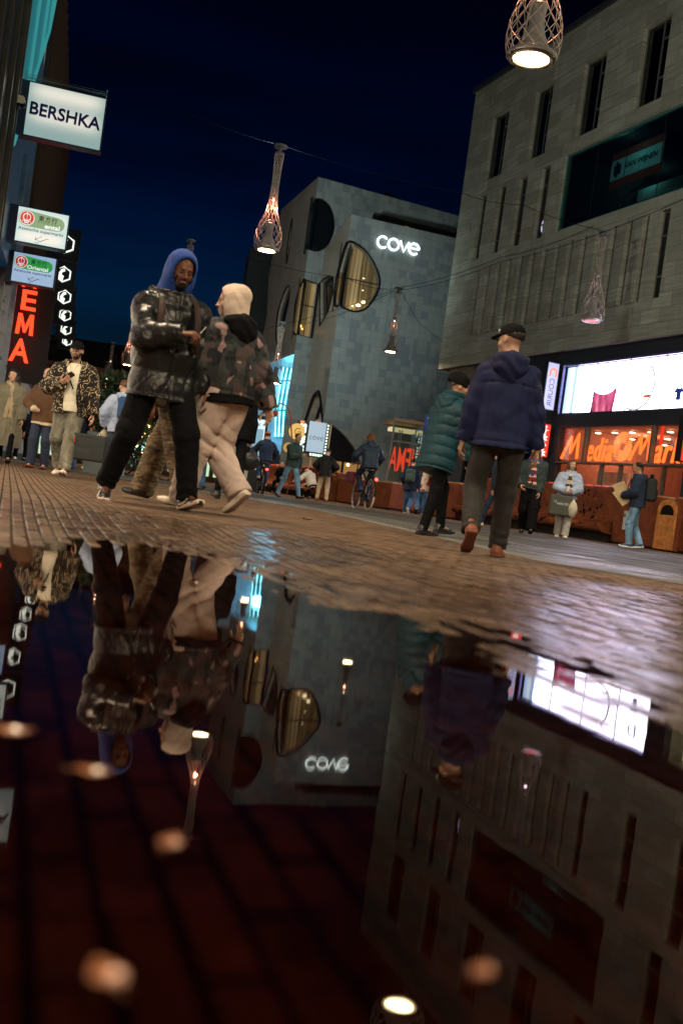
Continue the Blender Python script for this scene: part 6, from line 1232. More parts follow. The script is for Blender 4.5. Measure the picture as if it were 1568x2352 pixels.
def hooddown_fn(K, size=1.0, fluffy=0.):
    s = K['s']
    def fn(P):
        q = ((P - A3(K['T']((0, 0, 0)))) @ K['Rt'].astype(f32)) / s; d = ell(q, (0, -.115, .495), (.125 * size, .062 * size, .095 * size)); d = smin(d, ell(q, (0, -.10, .41), (.075 * size, .05 * size, .08 * size)), .05)
        for x in (-1, 1): d = smin(d, seg(q, (.09 * x * size, -.075, .535), (.075 * x, .045, .515), .036 * size, .026), .03)
        d = d + .005 * np.sin(q[:, 2] * 60 + 4 * np.sin(q[:, 0] * 18)) ; 
        if fluffy: d = d + fluffy * np.sin(q[:, 0] * 190) * np.sin(q[:, 2] * 170) * np.sin(q[:, 1] * 180)
        return smax(d, -ell(q, (0, -.03, .60), (.075, .07, .07)), .015) * s
    return fn, bounds([K['T']((0, -.1, .45))], .27 * s)
def scarf_fn(K, hang=.3, r=.035):
    s = K['s']
    def fn(P):
        q = ((P - A3(K['hips'])) @ K['Rt'].astype(f32)) / s; d = None; pr = None
        for i in range(13): a = 2 * PI * i / 12; p = (.085 * math.sin(a), .088 * math.cos(a) + .0, .545 + .03 * math.sin(a * 2) - .03 * math.cos(a)); d = (seg(q, pr, p, r) if d is None else smin(d, seg(q, pr, p, r), .02)) if pr else None; pr = p
        d = smin(d, ell(q, (.0, .125, .45), (.04, .032, .05)), .02)
        for x, L_ in ((-.03, hang), (.035, hang * .85)): e = seg(q, (x * .4, .13, .46), (x * 1.5, .165, .46 - L_), .03, .04); e = smax(e, np.abs(q[:, 1] - .15) - .03, .01); d = smin(d, e, .012)
        return (d + .004 * np.sin(q[:, 0] * 130 + 2 * np.sin(q[:, 2] * 30))) * s
    return fn, bounds([K['T']((0, .05, .55)), K['T']((0, .15, .46 - hang))], .17 * s)
MS = {}
def skin(name, col):
    if name in MC: return MC[name]
    m, t, o = nt(name); n = N(t); v = n.obj(); f = n.noise(v, 14, 4); b = bsdf(t, o, n.mix(f, tuple(c * .82 for c in col), tuple(min(1, c * 1.15) for c in col)), .48, 0, n.bump(n.noise(v, 180, 2), .1, .002))
    for nd in t.nodes:
        if nd.type == 'BSDF_PRINCIPLED': nd.inputs['Subsurface Weight'].default_value = .08; nd.inputs['Subsurface Radius'].default_value = (.02, .008, .004)
    MC[name] = m; return m
def cloth(name, col, rough=.8, var=.18, bumpy=.25, bs=260, sheen=.03, coat=0., vs=7): return mat(name, col, rough, 0, var, vs, bumpy, bs, sheen=sheen, coat=coat, fold=.55)
S_dark = skin('skin_deep', (.13, .048, .025)); S_tan = skin('skin_tan', (.42, .24, .16)); S_light = skin('skin_light', (.50, .30, .22)); S_mid = skin('skin_olive', (.34, .18, .11))
M_hairb = mat('hair_black', (.012, .009, .008), .45, var=.4, vs=40); M_hairbr = mat('hair_brown', (.10, .045, .02), .5, var=.5, vs=40); M_eye = mat('eye_dark', (.02, .012, .01), .15); M_lip = mat('lips', (.34, .10, .08), .4)
def put_person(label, px, py, d, yaw, height, K_kw, spec, h=.012, group=None, zoff=0.):
    """px,py: the point on the ground between the feet, d: distance ahead"""
    p = at(px, py, d); z = float(gz(p.x, p.y)); s = height / 1.80; K = skeleton(s=s, **K_kw); g = thing('person', label, 'person', (p.x, p.y, z + zoff), rad(yaw), group)
    pts = [K['hc'], K['hips']] + [K[j, k] for j in ('knee', 'ank', 'el', 'wr', 'sh') for k in (-1, 1)]; lo, hi = bounds(pts, .23 * s); sk = spec.get('skin', S_light)
    sdf_obj('body', body_fn(K, spec.get('female', False)), lo, hi, min(h * .75, .0095) if h < .013 else .012, sk, g)
    jf, jb = jacket_fn(K, **spec.get('top', {})); sdf_obj(spec.get('topname', 'jacket'), jf, *jb, h, spec['topm'], g)
    if 'topextra' in spec:
        for nm, kw, mm in spec['topextra']: e, eb = jacket_fn(K, **kw); sdf_obj(nm, e, *eb, h, mm, g)
    tf, tb = trousers_fn(K, **spec.get('legs', {})); sdf_obj('trousers', tf, *tb, h, spec['legm'], g)
    for k in (-1, 1):
        u, so, b = shoe_fns(K, k, spec.get('boot', 0.)); o = sdf_obj('shoe', u, *b, min(h, .009), spec['shoem'], g); sdf_obj('sole', so, *b, min(h, .009) * .8, spec.get('solem', M_rubber), o)
    hr = spec.get('hair')
    if hr: fn, b = hair_fn(K, hr); sdf_obj('hair', fn, *b, min(h, .008), spec.get('hairm', M_hairb), g)
    if spec.get('cap'): fn, b = cap_fn(K); sdf_obj('cap', fn, *b, min(h, .005), spec['cap'], g)
    if spec.get('beanie'): fn, b = beanie_fn(K, spec.get('slouch', 0.)); sdf_obj('beanie', fn, *b, min(h, .006), spec['beanie'], g)
    if spec.get('hoodup'): fn, b = hoodup_fn(K, **spec.get('hoodkw', {})); sdf_obj('hood', fn, *b, min(h, .008), spec['hoodup'], g)
    if spec.get('hooddown'): fn, b = hooddown_fn(K, *spec.get('hds', (1.,))); sdf_obj('hood', fn, *b, min(h, .01), spec['hooddown'], g)
    if spec.get('scarf'): fn, b = scarf_fn(K, spec.get('scarfl', .3), spec.get('scarfr', .035)); sdf_obj('scarf', fn, *b, min(h, .011), spec['scarf'], g)
    if spec.get('face', True):
        c, R_ = K['hc'], K['Rh']; F_ = lambda x, y, z: tuple(c + R_ @ (np.array([x, y, z]) * s))
        mb = MB()
        for x in (-1, 1): mb.ball(F_(.031 * x, .0855, .0), .0068 * s, 8, 6)
        mb.build('eyes', M_eye, g, True); mb = MB()
        for x in (-1, 1): mb.tube([F_(.015 * x, .0925, .016), F_(.031 * x, .0925, .0215), F_(.047 * x, .083, .016)], [.003 * s, .0042 * s, .002 * s], 6)
        mb.build('eyebrows', spec.get('hairm', M_hairb), g, True)
        MB().tube([F_(-.022, .090, -.064), F_(-.01, .0975, -.062), (F_(0, .098, -.063)), F_(.01, .0975, -.062), F_(.022, .090, -.064)], [.002 * s, .006 * s, .006 * s, .006 * s, .002 * s], 7).build('lips', spec.get('lipm', M_lip), g, True)
        if spec.get('beard'):
            def bf(P):
                q = ((P - A3(c)) @ R_.astype(f32)) / s; dd = head_sdf(P, K) / s - .0035; reg = np.minimum(smax(q[:, 2] + .072, -q[:, 1] + .005, .01), smax(smax(np.abs(np.abs(q[:, 0]) - .066) - .018, q[:, 2] + .02, .01), -q[:, 1] - .005, .01)); mu = np.maximum(np.maximum(np.abs(q[:, 2] + .049) - .0045, np.abs(q[:, 0]) - .028), .06 - q[:, 1]); side_ = np.maximum(np.maximum(np.abs(np.abs(q[:, 0]) - .03) - .006, np.abs(q[:, 2] + .062) - .016), .05 - q[:, 1]); return smax(dd, np.minimum(np.minimum(reg, mu), side_), .003) * s
            sdf_obj('beard', bf, *bounds([c], .13 * s), .004, spec.get('hairm', M_hairb), g)
        if spec.get('glasses'):
            mb = MB()
            for x in (-1, 1): mb.tube([F_(.032 * x + .021 * math.cos(a), .101, .0 + .018 * math.sin(a)) for a in np.linspace(0, 2 * PI, 17)[:-1]], .0013 * s, 5, close=True).tube([F_(.053 * x, .099, .004), F_(.079 * x, .0, .006)], .0013 * s, 5)
            mb.tube([F_(-.011, .102, .003), F_(.011, .102, .003)], .0013 * s, 5).build('glasses', mat('gold_rim', (.6, .4, .2), .25, .8), g)
    return g, K
def w2l(g, v): return g.matrix_world.inverted() @ Vector(v)
def held(name, label, cat, g, group=None):
    o = thing(name, label, cat, g.location, g.rotation_euler.z, group); return o
# ------------------------------------------------------------------ fabrics
def fabric_graph(name, fn, rough=.8, bscale=220, bstr=.25):
    if name in MC: return MC[name]
    m, t, o = nt(name); n = N(t); v = n.obj(); c = fn(n, v); fn_ = n.new('ShaderNodeTexNoise'); t.links.new(v, fn_.inputs['Vector']); fn_.inputs['Scale'].default_value = 6.5; fn_.inputs['Detail'].default_value = 1.6; fn_.inputs['Distortion'].default_value = 1.6
    b2 = n.new('ShaderNodeBump'); b2.inputs['Strength'].default_value = .7; b2.inputs['Distance'].default_value = .035; t.links.new(fn_.outputs[0], b2.inputs['Height']); t.links.new(n.bump(n.noise(v, bscale, 3), bstr, .003), b2.inputs['Normal'])
    bsdf(t, o, c, rough, 0, b2.outputs[0], .35, sheen=.03); MC[name] = m; return m
def camo(n, v):
    a = n.noise(n.obj(scale=(1, 1, .75)), 9, 2, .4); b = n.noise(n.obj(scale=(1, 1, .8), loc=(3, 1, 2)), 8, 2, .4); c = n.noise(n.obj(scale=(1, 1, .7), loc=(7, 5, 1)), 10, 2, .4)
    r = n.mix(n.ramp(a, [(.50, 0.), (.51, 1.)]), (.012, .013, .016), (.030, .034, .034)); r = n.mix(n.ramp(b, [(.53, 0.), (.54, 1.)]), r, (.060, .042, .040)); return n.mix(n.ramp(c, [(.62, 0.), (.63, 1.)]), r, (.24, .145, .14))
def paisley(n, v):
    d = n.vor(n.obj(), 9); rg = n.math('ABSOLUTE', n.math('SINE', n.math('MULTIPLY', d, 13.0))); ring = n.math('GREATER_THAN', rg, .90); sm = n.math('LESS_THAN', n.vor(v, 34), .22); gate = n.math('GREATER_THAN', n.noise(v, 5, 2), .5)
    k = n.math('MAXIMUM', n.math('MULTIPLY', ring, n.math('GREATER_THAN', n.noise(v, 17, 4), .50)), n.math('MULTIPLY', sm, gate)); return n.mix(k, (.008, .007, .007), (.42, .32, .19))
def tartan(n, v):
    sp = n.new('ShaderNodeSeparateXYZ', i_0=v); a = n.math('SINE', n.math('MULTIPLY', sp.outputs[2], 48.0)); b = n.math('SINE', n.math('MULTIPLY', sp.outputs[0], 60.0)); c = n.mix(n.ramp(a, [(.35, 0.), (.5, 1.)]), (.16, .018, .02), (.50, .36, .30)); return n.mix(n.math('MULTIPLY', n.math('GREATER_THAN', n.math('SINE', n.math('MULTIPLY', sp.outputs[2], 24.0)), .6), n.math('GREATER_THAN', b, -.2)), c, (.03, .05, .22))
def checks(n, v):
    sp = n.new('ShaderNodeSeparateXYZ', i_0=v); a = n.math('GREATER_THAN', n.math('SINE', n.math('MULTIPLY', sp.outputs[2], 40.0)), .1); return n.mix(a, (.05, .05, .05), (.55, .46, .34))
def furry(n, v):
    a = n.noise(n.obj(scale=(3.5, 3.5, 16)), 4, 3, .55); return n.ramp(a, [(.34, (.06, .047, .03)), (.52, (.15, .11, .065)), (.68, (.26, .19, .115))])
def denim(c): return lambda n, v: n.mix(n.ramp(n.noise(n.obj(scale=(3, 3, 1)), 3, 4), [(.35, 0.), (.7, 1.)]), tuple(x * .55 for x in c), tuple(min(1, x * 1.35) for x in c))
M_camo = fabric_graph('camouflage', camo); M_pais = fabric_graph('bandana_print', paisley); M_tart = fabric_graph('tartan', tartan, .9); M_chk = fabric_graph('check_scarf', checks, .9); M_fur = fabric_graph('furry_stripe', furry, .95, 90, .7)
M_jean = fabric_graph('blue_denim', denim((.16, .30, .46))); M_jeand = fabric_graph('dark_denim', denim((.05, .11, .22))); M_jeang = fabric_graph('grey_denim', denim((.17, .16, .125)))
M_puff = mat('black_puffer_shell', (.008, .009, .010), .33, 0, .3, 5, .3, 40, spec=.4, fold=.5, fs=7); M_greenp = mat('green_puffer_shell', (.005, .036, .050), .62, 0, .2, 6, .2, 60, spec=.3, fold=.3, fs=10); M_navyp = mat('navy_puffer_shell', (.015, .03, .055), .45, 0, .2, 6, .2, 60, fold=.7)
M_blk = mat('black_cloth', (.005, .005, .006), .85, 0, .2, 7, .25, 260, spec=.12, fold=.6); M_beige = cloth('beige_fleece', (.50, .37, .31), .9); M_hoodb = cloth('cobalt_hood', (.010, .045, .22), .9); M_hoodc = cloth('cream_hood', (.55, .42, .33), .85)
M_grey = cloth('charcoal_trousers', (.014, .012, .012)); M_soft = mat('navy_softshell', (.010, .014, .050), .7, 0, .2, 6, .15, 200, spec=.2, fold=.5, fs=4.5); M_red = M_red; M_brsh = cloth('rust_leather_boot', (.20, .055, .025), .45)
M_sneak = mat('white_leather', (.62, .56, .46), .5); M_solew = mat('cream_sole', (.60, .46, .36), .6); M_blks = mat('black_leather', (.012, .012, .013), .3, coat=.3); M_coat = cloth('olive_wool_coat', (.15, .14, .10), .95); M_scarfb = cloth('beige_knit', (.34, .27, .18), .95, bs=120, bumpy=.5)
M_shear = cloth('brown_suede', (.085, .040, .018), .85); M_fleece = cloth('cream_fleece', (.5, .42, .30), .95); M_tee = cloth('cream_tshirt', (.62, .58, .46), .85, .06); M_palb = cloth('pale_blue_coat', (.33, .40, .56), .8); M_navy = cloth('navy_coat', (.012, .022, .05)); M_cream = cloth('cream_knit', (.5, .46, .37), .9); M_green = cloth('dark_green_tweed', (.030, .060, .055), .85)
M_ltj = cloth('light_trousers', (.42, .40, .36)); M_kh = cloth('khaki_chinos', (.36, .29, .19))
WALK = {-1: (-.09, .26, .09, -10, 5), 1: (.09, -.30, .155, 32, -5)}; WALK2 = {1: (.09, .26, .09, -10, -5), -1: (-.09, -.30, .155, 32, 5)}; STAND = {-1: (-.10, .03, .085, 0, 10), 1: (.10, -.03, .085, 0, -10)}
swoosh = None
# ------------------------------------------------------------------ 1 black puffer, blue hood
g1, K1 = put_person('man in glossy black puffer jacket with bright blue hood, looking down', 335, 1165, 6.95, 207, 1.80,
    dict(lean=2, hz=.945, feet={1: (.25, -.19, .13, 22, -15), -1: (-.24, .14, .10, -12, 10)}, hands={1: (.00, .30, 1.185), -1: (-.30, .05, .84)}, elb={1: (.8, -.5, -.3)}, head=(4, 14, -3), wide=1.1, hdir={1: ((-.75, .55, .1), (-.2, -.4, -.9), .95)}),
    dict(skin=S_dark, topm=M_puff, top=dict(t=.044, hem=-.20, puff=.007, pitch=.15, wrk=.008, flare=.05, collar=.02, belly=.04), legm=M_blk, legs=dict(rt=.108, rk=.088, ra=.070, stack=.007, wrk=.005, top=.0), shoem=M_blks, solem=M_solew, boot=.03, hoodup=M_hoodb, hoodkw=dict(t=.024), hooddown=M_puff, hds=(1.38,), beard=True, lipm=mat('lips_pink', (.20, .06, .045), .5)), h=.009)
for sd in (1, -1):       # white tick-like flash on the trainers
    f_ = K1['fR', sd]; a = K1['ank', sd]; P_ = lambda x, y, z: tuple(a + f_ @ (np.array([x, y, z])))
    for sg in (1, -1): MB().tube([P_(sg * .043, -.05, -.035), P_(sg * .044, -.02, -.056), P_(sg * .044, .03, -.05), P_(sg * .036, .075, -.02)], [.004, .009, .007, .002], 6).build('flash', M_solew, g1)
def strap(g, K, x, name='strap', m=None, w_=.022, zb=.02):
    pts = []
    for z, y in [(zb, -.17), (.1, -.19)]: pass
    T = K['T']; pr = [(x, .185, zb + .12), (x, .205, .25), (x, .195, .36), (x * .95, .15, .46), (x * .9, .03, .535), (x * .9, -.1, .50), (x, -.175, .40)]
    vs = []; fs = []
    for i, p in enumerate(pr):
        for dx in (-w_, w_): vs.append(tuple(T((p[0] + dx, p[1], p[2]))))
    for i in range(len(pr) - 1): fs.append((i * 2, i * 2 + 1, i * 2 + 3, i * 2 + 2))
    o = MB().add(vs, fs).build(name, m or mat('brown_strap', (.035, .02, .017), .8), g, True); md = o.modifiers.new('t', 'SOLIDIFY'); md.thickness = .008; return o
def backpack(label, g, K, m, size=(.16, .10, .24), dy=-.27, dz=.28, straps=True, roll=False):
    b = held('backpack', label, 'backpack', g); T = K['T']; c_ = T((0, dy, dz)); R_ = K['Rt'].astype(f32); s = K['s']
    def fn(P):
        d = rbox(P, c_, np.array(size) * s, .06 * s, R_); d = smin(d, rbox(P, c_ + R_ @ np.array([0, -size[1] * .9, -size[2] * .35]) * s, np.array([size[0] * .75, .035, size[2] * .42]) * s, .03 * s, R_), .02)
        if roll: d = smin(d, seg(P, c_ + R_ @ np.array([-size[0], 0, size[2] + .05]) * s, c_ + R_ @ np.array([size[0], 0, size[2] + .05]) * s, .035 * s), .06)
        return d + wr(P, .003, 30, 2.)
    sdf_obj('pack', fn, *bounds([c_], .42), .012, m, b)
    if straps: strap(b, K, -.115, m=m); strap(b, K, .115, m=m)
    return b
strap(g1, K1, -.13); strap(g1, K1, .13)
hw_ = K1['wr', 1] + K1['hand', 1][0] * .10; cg = held('cigarette', 'short pale rolled cigarette between the fingers of the blue hooded man', 'cigarette', g1); MB().tube([tuple(hw_ + np.array([-.03, .0, .01])), tuple(hw_ + np.array([-.055, .02, .055]))], .004, 6).build('paper', M_white, cg)
# 2 cream hood, camouflage jacket
g2, K2 = put_person('person in camouflage bomber jacket with cream hood up and wide beige trousers', 487, 1168, 7.15, 60, 1.66,
    dict(lean=4, feet={-1: (-.08, .26, .09, -4, 8), 1: (.09, -.16, .20, 42, -5)}, hands={1: (.27, -.26, .78), -1: (-.10, .30, 1.0)}, elb={-1: (-.7, -.6, -.2), 1: (.2, -1, 0)}, head=(52, 2, 0), twist=-14, wide=1.08, hdir={1: ((.1, -.35, -1), (-1, .1, 0), .5)}),
    dict(skin=S_tan, topm=M_camo, top=dict(t=.040, hem=-.05, wrk=.010, flare=.0, belly=.03, sleeve=1.05, sd0=2.), legm=M_beige, legs=dict(rt=.125, rk=.112, ra=.098, stack=.007, wrk=.012, top=.06, sd0=3., end=-.02), shoem=M_sneak, solem=M_solew, hoodup=M_hoodc, hoodkw=dict(t=.022, point=1), hooddown=M_blk, hds=(1.15,)), h=.009)
sdf_obj('waistband', jacket_fn(K2, t=.044, hem=-.075, sleeve=.2, belly=.02)[0].__class__ and (lambda P, f_=jacket_fn(K2, t=.047, hem=-.10, wrk=.003, belly=.03)[0]: np.maximum(f_(P), (((P - A3(K2['hips'])) @ K2['Rt'].astype(f32))[:, 2] + .035))), *bounds([K2['T']((0, 0, -.05))], .32), .009, M_blk, g2)
# 3 furry striped trousers behind
g3, K3 = put_person('person in furry brown striped trousers, mostly hidden behind the black puffer jacket', 372, 1150, 8.0, 70, 1.62,
    dict(feet={1: (.08, .27, .09, -6, 0), -1: (-.09, -.28, .11, 14, 0)}, hands={1: (.28, .0, .8), -1: (-.3, .05, .8)}, lean=4),
    dict(skin=S_mid, topm=cloth('fuzzy_brown', (.075, .05, .032), .95, .4, .9, 60), top=dict(t=.05, hem=-.1, wrk=.012, puff=.006), legm=M_fur, legs=dict(rt=.115, rk=.105, ra=.112, wrk=.010, end=-.03), shoem=M_blks, hair='short', hooddown=cloth('fuzzy_brown', (.1, .07, .05)), hds=(1.2, .006)), h=.010)
# 4 capped man with phone and bag
g4, K4 = put_person('man in black cap and round glasses holding a phone, black jacket with cream bandana print', 143, 1084, 12.9, 184, 1.77,
    dict(feet={1: (.10, -.22, .13, 14, -4), -1: (-.07, .24, .09, -6, 4)}, hands={1: (.10, .28, 1.20), -1: (-.34, .06, .72)}, elb={1: (.9, -.5, -.5)}, head=(2, 2, 0), wide=1.06, hdir={1: ((-.75, .35, .5), (-.5, -.2, .8), .55)}),
    dict(skin=S_tan, topm=M_pais, top=dict(t=.058, hem=-.13, wrk=.008, puff=.004, pitch=.2, belly=.04, sd0=1., open_=(-.02, .085)), legm=M_jeang, legs=dict(rt=.112, rk=.098, ra=.082, stack=.007, wrk=.007, sd0=4.), shoem=M_sneak, solem=M_solew, cap=M_blk, hair='short', beard=True, glasses=True), h=.010)
def front_shirt(P, K=K4):
    d, q = torso_prof(P, K, [-.1, -.02, .12, .3, .42, .49, .55], [.19, .17, .165, .185, .16, .12, .07], [.165, .172, .168, .182, .165, .125, .085], 2.3); return np.maximum(np.maximum(d - .004, -.09 - q[:, 2]), q[:, 2] - .54) + wr(P, .005, 24, 3.)
sdf_obj('tshirt', front_shirt, *bounds([K4['T']((0, .05, .25))], .45), .009, M_tee, g4)
MB().tube([tuple(K4['T'](p)) for p in [(.11, .16, .50), (.03, .205, .36), (-.05, .215, .2), (.12, .20, .14)][:3]], .009, 6).build('bag_strap', M_blk, g4)
MB().tube([tuple(K4['T'](p)) for p in [(-.06, .12, .53), (0, .192, .40), (.05, .12, .53)]], .003, 5).build('necklace', mat('gold_rim', (.6, .4, .2), .25, .8), g4)
def phone(label, g, K, sd=1, off_=(0, .03, .02), s=1.0):
    f_, n_, _ = K['hand', sd]; c_ = K['wr', sd] + f_ * .115 + n_ * .03 + np.array([0, 0, .02]); o = held('phone', label, 'phone', g); x = np.cross(f_, n_); M = Matrix(((x[0], n_[0], f_[0], c_[0]), (x[1], n_[1], f_[1], c_[1]), (x[2], n_[2], f_[2], c_[2]), (0, 0, 0, 1))); MB().bbox(-.038 * s, .038 * s, -.005, .005, -.075 * s, .075 * s, .008).xf(M).build('case', mat('phone_case', (.03, .025, .02), .3), o); MB().box(-.034 * s, .034 * s, .0055, .0065, -.07 * s, .07 * s).xf(M).build('display', mat('phone_glass', (.01, .01, .012), .1), o); return o
phone('dark phone held up by the capped man in glasses', g4, K4)
def bag(label, g, K, sd, m, size, drop=.28, kind='box', name='shopping_bag', cat='bag', strapm=None, twist=0., word=None):
    o = held(name, label, cat, g); p = K['wr', sd] + K['hand', sd][0] * .07; c_ = p + np.array([0, 0, -drop - size[2]]); R_ = rotz(rad(twist)).astype(f32)
    if kind == 'box': sdf_obj('bag_body', lambda P: rbox(P, c_, np.array(size), .02, R_) + wr(P, .003, 20, 1.), *bounds([c_], max(size) + .05), .010, m, o)
    else: sdf_obj('bag_body', lambda P: smin(ell(P, c_ - np.array([0, 0, size[2] * .2]), np.array(size) * (1, 1, .85), R_), seg(P, c_, c_ + np.array([0, 0, size[2] * .9]), size[1] * .8, .02), .08) + wr(P, .006, 22, 1.), *bounds([c_], max(size) * 1.3 + .05), .011, m, o)
    for k in (-1, 1): q = c_ + R_ @ np.array([size[0] * .55, size[1] * .7 * k, size[2] * .92]); q2 = c_ + R_ @ np.array([-size[0] * .55, size[1] * .7 * k, size[2] * .92]); MB().tube([tuple(q), tuple(p), tuple(q2)], .006, 5).build('handle', strapm or M_blk, o)
    if word: t_ = text(word, m=mat('print_white', (.6, .6, .6)), parent=o, width=size[0] * 1.1, height=.05, loc=(0, 0, 0), depth=.004, bold=.004); t_.location = tuple(c_ + R_ @ np.array([.02, -size[1] - .006, .03])); t_.rotation_euler = (0, 0, rad(twist)); mb = MB().tube([(-.03, 0, .03), (0, 0, -.02), (.03, 0, .03)], .007, 5); e = mb.build('emblem', mat('print_white', (.6, .6, .6)), o); e.location = tuple(c_ + R_ @ np.array([-size[0] * .62, -size[1] - .004, .06])); e.rotation_euler = (0, 0, rad(twist))
    return o
bb = bag('large black cooler bag hanging from the hand of the capped man', g4, K4, -1, mat('black_nylon', (.012, .016, .018), .6), (.23, .16, .17), .20, name='cooler_bag', twist=180); c_ = K4['wr', -1]; MB().box(.0, .012, -.004, .004, -.03, .03).build('red_tag', mat('tag_red', (.5, .03, .02)), bb).location = tuple(c_ + K4['hand', -1][0] * .07 + np.array([.16, .17, -.30]))
# 5 woman in long coat
g5, K5 = put_person('woman with long dark hair in olive wool coat and beige scarf, far left', 8, 1058, 17.0, 196, 1.64,
    dict(feet=WALK, hands={1: (.27, .0, .8), -1: (-.25, .10, .82)}, head=(-24, -2, 0)), dict(female=True, topname='coat', topm=M_coat, top=dict(t=.045, hem=-.62, flare=.06, wrk=.008), legm=M_blk, legs=dict(rt=.08, rk=.06, ra=.05), shoem=cloth('tan_boot', (.12, .08, .05)), boot=.06, hair='long', scarf=M_scarfb, scarfl=.62, scarfr=.045, skin=S_light), h=.012)
# 6 brown shearling
g6, K6 = put_person('person in brown suede jacket with cream fleece cuffs, head hidden behind the patterned jacket', 88, 1070, 16.6, 175, 1.70,
    dict(feet={1: (.10, .1, .085, 0, -5), -1: (-.1, -.02, .085, 0, 5)}, hands={1: (.12, .24, 1.04), -1: (-.25, .1, .86)}, elb={1: (.9, -.4, -.3)}, hdir={1: ((-.9, .3, .0), (0, -.3, -1), 1.1)}), dict(topm=M_shear, top=dict(t=.04, hem=-.14, wrk=.006), topextra=[], legm=M_navy, legs=dict(rt=.10, rk=.085, ra=.075), shoem=M_brsh, solem=M_rubber, hair='short', hairm=M_hairbr), h=.012)
sdf_obj('fleece_trim', (lambda P, f_=jacket_fn(K6, t=.045, hem=-.175, wrk=.003)[0]: np.maximum(f_(P), ((P - A3(K6['hips']))[:, 2] + .125))), *bounds([K6['T']((0, 0, -.13))], .33), .012, M_fleece, g6)
a, b = K6['wr', 1], K6['el', 1]; sdf_obj('fleece_cuff', lambda P: seg(P, a, a + (b - a) * .16, .062, .066), *bounds([a, a + (b - a) * .2], .1), .009, M_fleece, g6)
# 7..: passers-by behind on the left
g, K = put_person('person in light blue hooded top with dark blue rucksack, behind the black trousers', 262, 1092, 15.8, 25, 1.62, dict(feet=WALK2, hands={-1: (-.26, .12, .95), 1: (.2, .1, .9)}, lean=6, elb={-1: (-.8, -.8, 0)}), dict(topm=M_palb, top=dict(t=.045, hem=-.12, wrk=.008, puff=.006), legm=M_navy, legs=dict(rt=.1, rk=.085, ra=.075), shoem=M_sneak, hair='short', hooddown=M_palb, hairm=M_hairbr), h=.012)
backpack('blue rucksack on the person in the light blue top', g, K, cloth('rucksack_blue', (.02, .07, .2)), (.14, .08, .2)); bag('cream cotton tote bag hanging beside the concrete planter box', g, K, -1, M_cream, (.13, .05, .17), .02, 'soft', 'tote_bag')
crowd = [('dark haired man in black jacket far behind the cooler bag', 196, 1073, 40, 200, 1.74, M_blk, M_blk, 'short', S_mid), ('distant walker in black with white shoes left of the brown jacket', 28, 1047, 27, 20, 1.70, M_blk, M_blk, 'short', S_light), ('distant walker in dark blue between the coat and the brown jacket', 66, 1051, 29, 190, 1.68, M_navy, M_blk, 'long', S_light),
         ('distant pedestrian in dark coat and blue shoes behind the grey jeans', 160, 1074, 24, 15, 1.64, M_navy, M_jeand, 'short', S_mid), ('distant pedestrian with pale trousers seen between the grey jeans and the planter box', 178, 1074, 31, 175, 1.66, M_blk, M_ltj, 'short', S_light), ('distant shopper in red scarf far left behind the coat', 48, 1050, 34, 170, 1.66, cloth('dusty_red', (.2, .03, .03)), M_blk, 'long', S_light)]
for lb_, px, py, d, yw, hh, tm, lm, hr, sk_ in crowd: put_person(lb_, px, py, d, yw, hh, dict(feet=WALK if px % 2 else WALK2, hands={-1: (-.25, .12, .82), 1: (.25, -.1, .82)}), dict(topm=tm, top=dict(t=.035, hem=-.12), legm=lm, shoem=M_sneak if px in (28, 178) else mat('blue_shoe', (.03, .08, .16)), hair=hr, skin=sk_, face=False), h=.016, group='passers-by at the far left')
g, K = put_person('person in faded jeans and tan boots glimpsed between the two hooded walkers', 442, 1114, 17, -8, 1.60, dict(feet=WALK2, hands={-1: (-.24, .1, .8), 1: (.24, 0, .8)}, hx=0), dict(topm=M_navy, legm=M_jeand, legs=dict(rt=.095, rk=.085, ra=.085), shoem=cloth('tan_boot', (.12, .08, .05)), boot=.04, hair='short', face=False), h=.013)
bag('bright blue carrier bag glimpsed between the two hooded walkers', g, K, -1, mat('bag_blue', (.02, .18, .5), .4), (.13, .05, .19), .1, twist=5)
g, K = put_person('woman in black with a black shoulder bag behind the beige trousers', 522, 1140, 11.6, 20, 1.52, dict(feet=WALK, hands={-1: (-.2, .15, .9), 1: (.24, .05, .86)}), dict(female=True, topm=M_blk, top=dict(t=.03, hem=-.1), legm=M_blk, legs=dict(rt=.085, rk=.06, ra=.045), shoem=M_blks, hair='bob', face=False), h=.012)
bag('black leather shoulder bag beside the leaning concrete pillar', g, K, 1, mat('bag_black', (.012, .014, .02), .35), (.13, .09, .14), -.02, 'soft', 'shoulder_bag')
# 16 green coat
g16, K16 = put_person('person in dark green puffer coat and ribbed black beanie with glasses, stepping to the right', 982, 1230, 10.1, -56, 1.68,
    dict(lean=10, feet={-1: (-.08, .22, .12, -2, 0), 1: (.08, -.14, .085, 0, 0)}, hands={1: (.30, .22, .80), -1: (-.26, .1, .85)}, elb={1: (.4, -1, .1)}, head=(-34, -2, 0), hdir={1: ((.1, .3, -1), (-1, 0, -.2), .8)}),
    dict(female=True, topname='coat', topm=M_greenp, top=dict(t=.048, hem=-.26, flare=.0, puff=.013, pitch=.115, wrk=.004, collar=.10), legm=M_blk, legs=dict(rt=.095, rk=.066, ra=.052, wrk=.004), shoem=M_blks, beanie=M_blk, slouch=.025, hooddown=M_greenp, hds=(1.15,), glasses=True, scarf=cloth('grey_scarf', (.12, .10, .11)), scarfl=.08, skin=S_mid, hair='short'), h=.009)
bag('white and red patterned carrier bag behind the green coat', g16, K16, -1, fabric_graph('bag_print', lambda n, v: n.mix(n.ramp(n.noise(n.obj(scale=(1, 1, 2.5)), 9, 3), [(.5, 0.), (.53, 1.)]), (.6, .55, .48), (.35, .03, .03)), .5), (.10, .04, .13), .03, twist=-20)
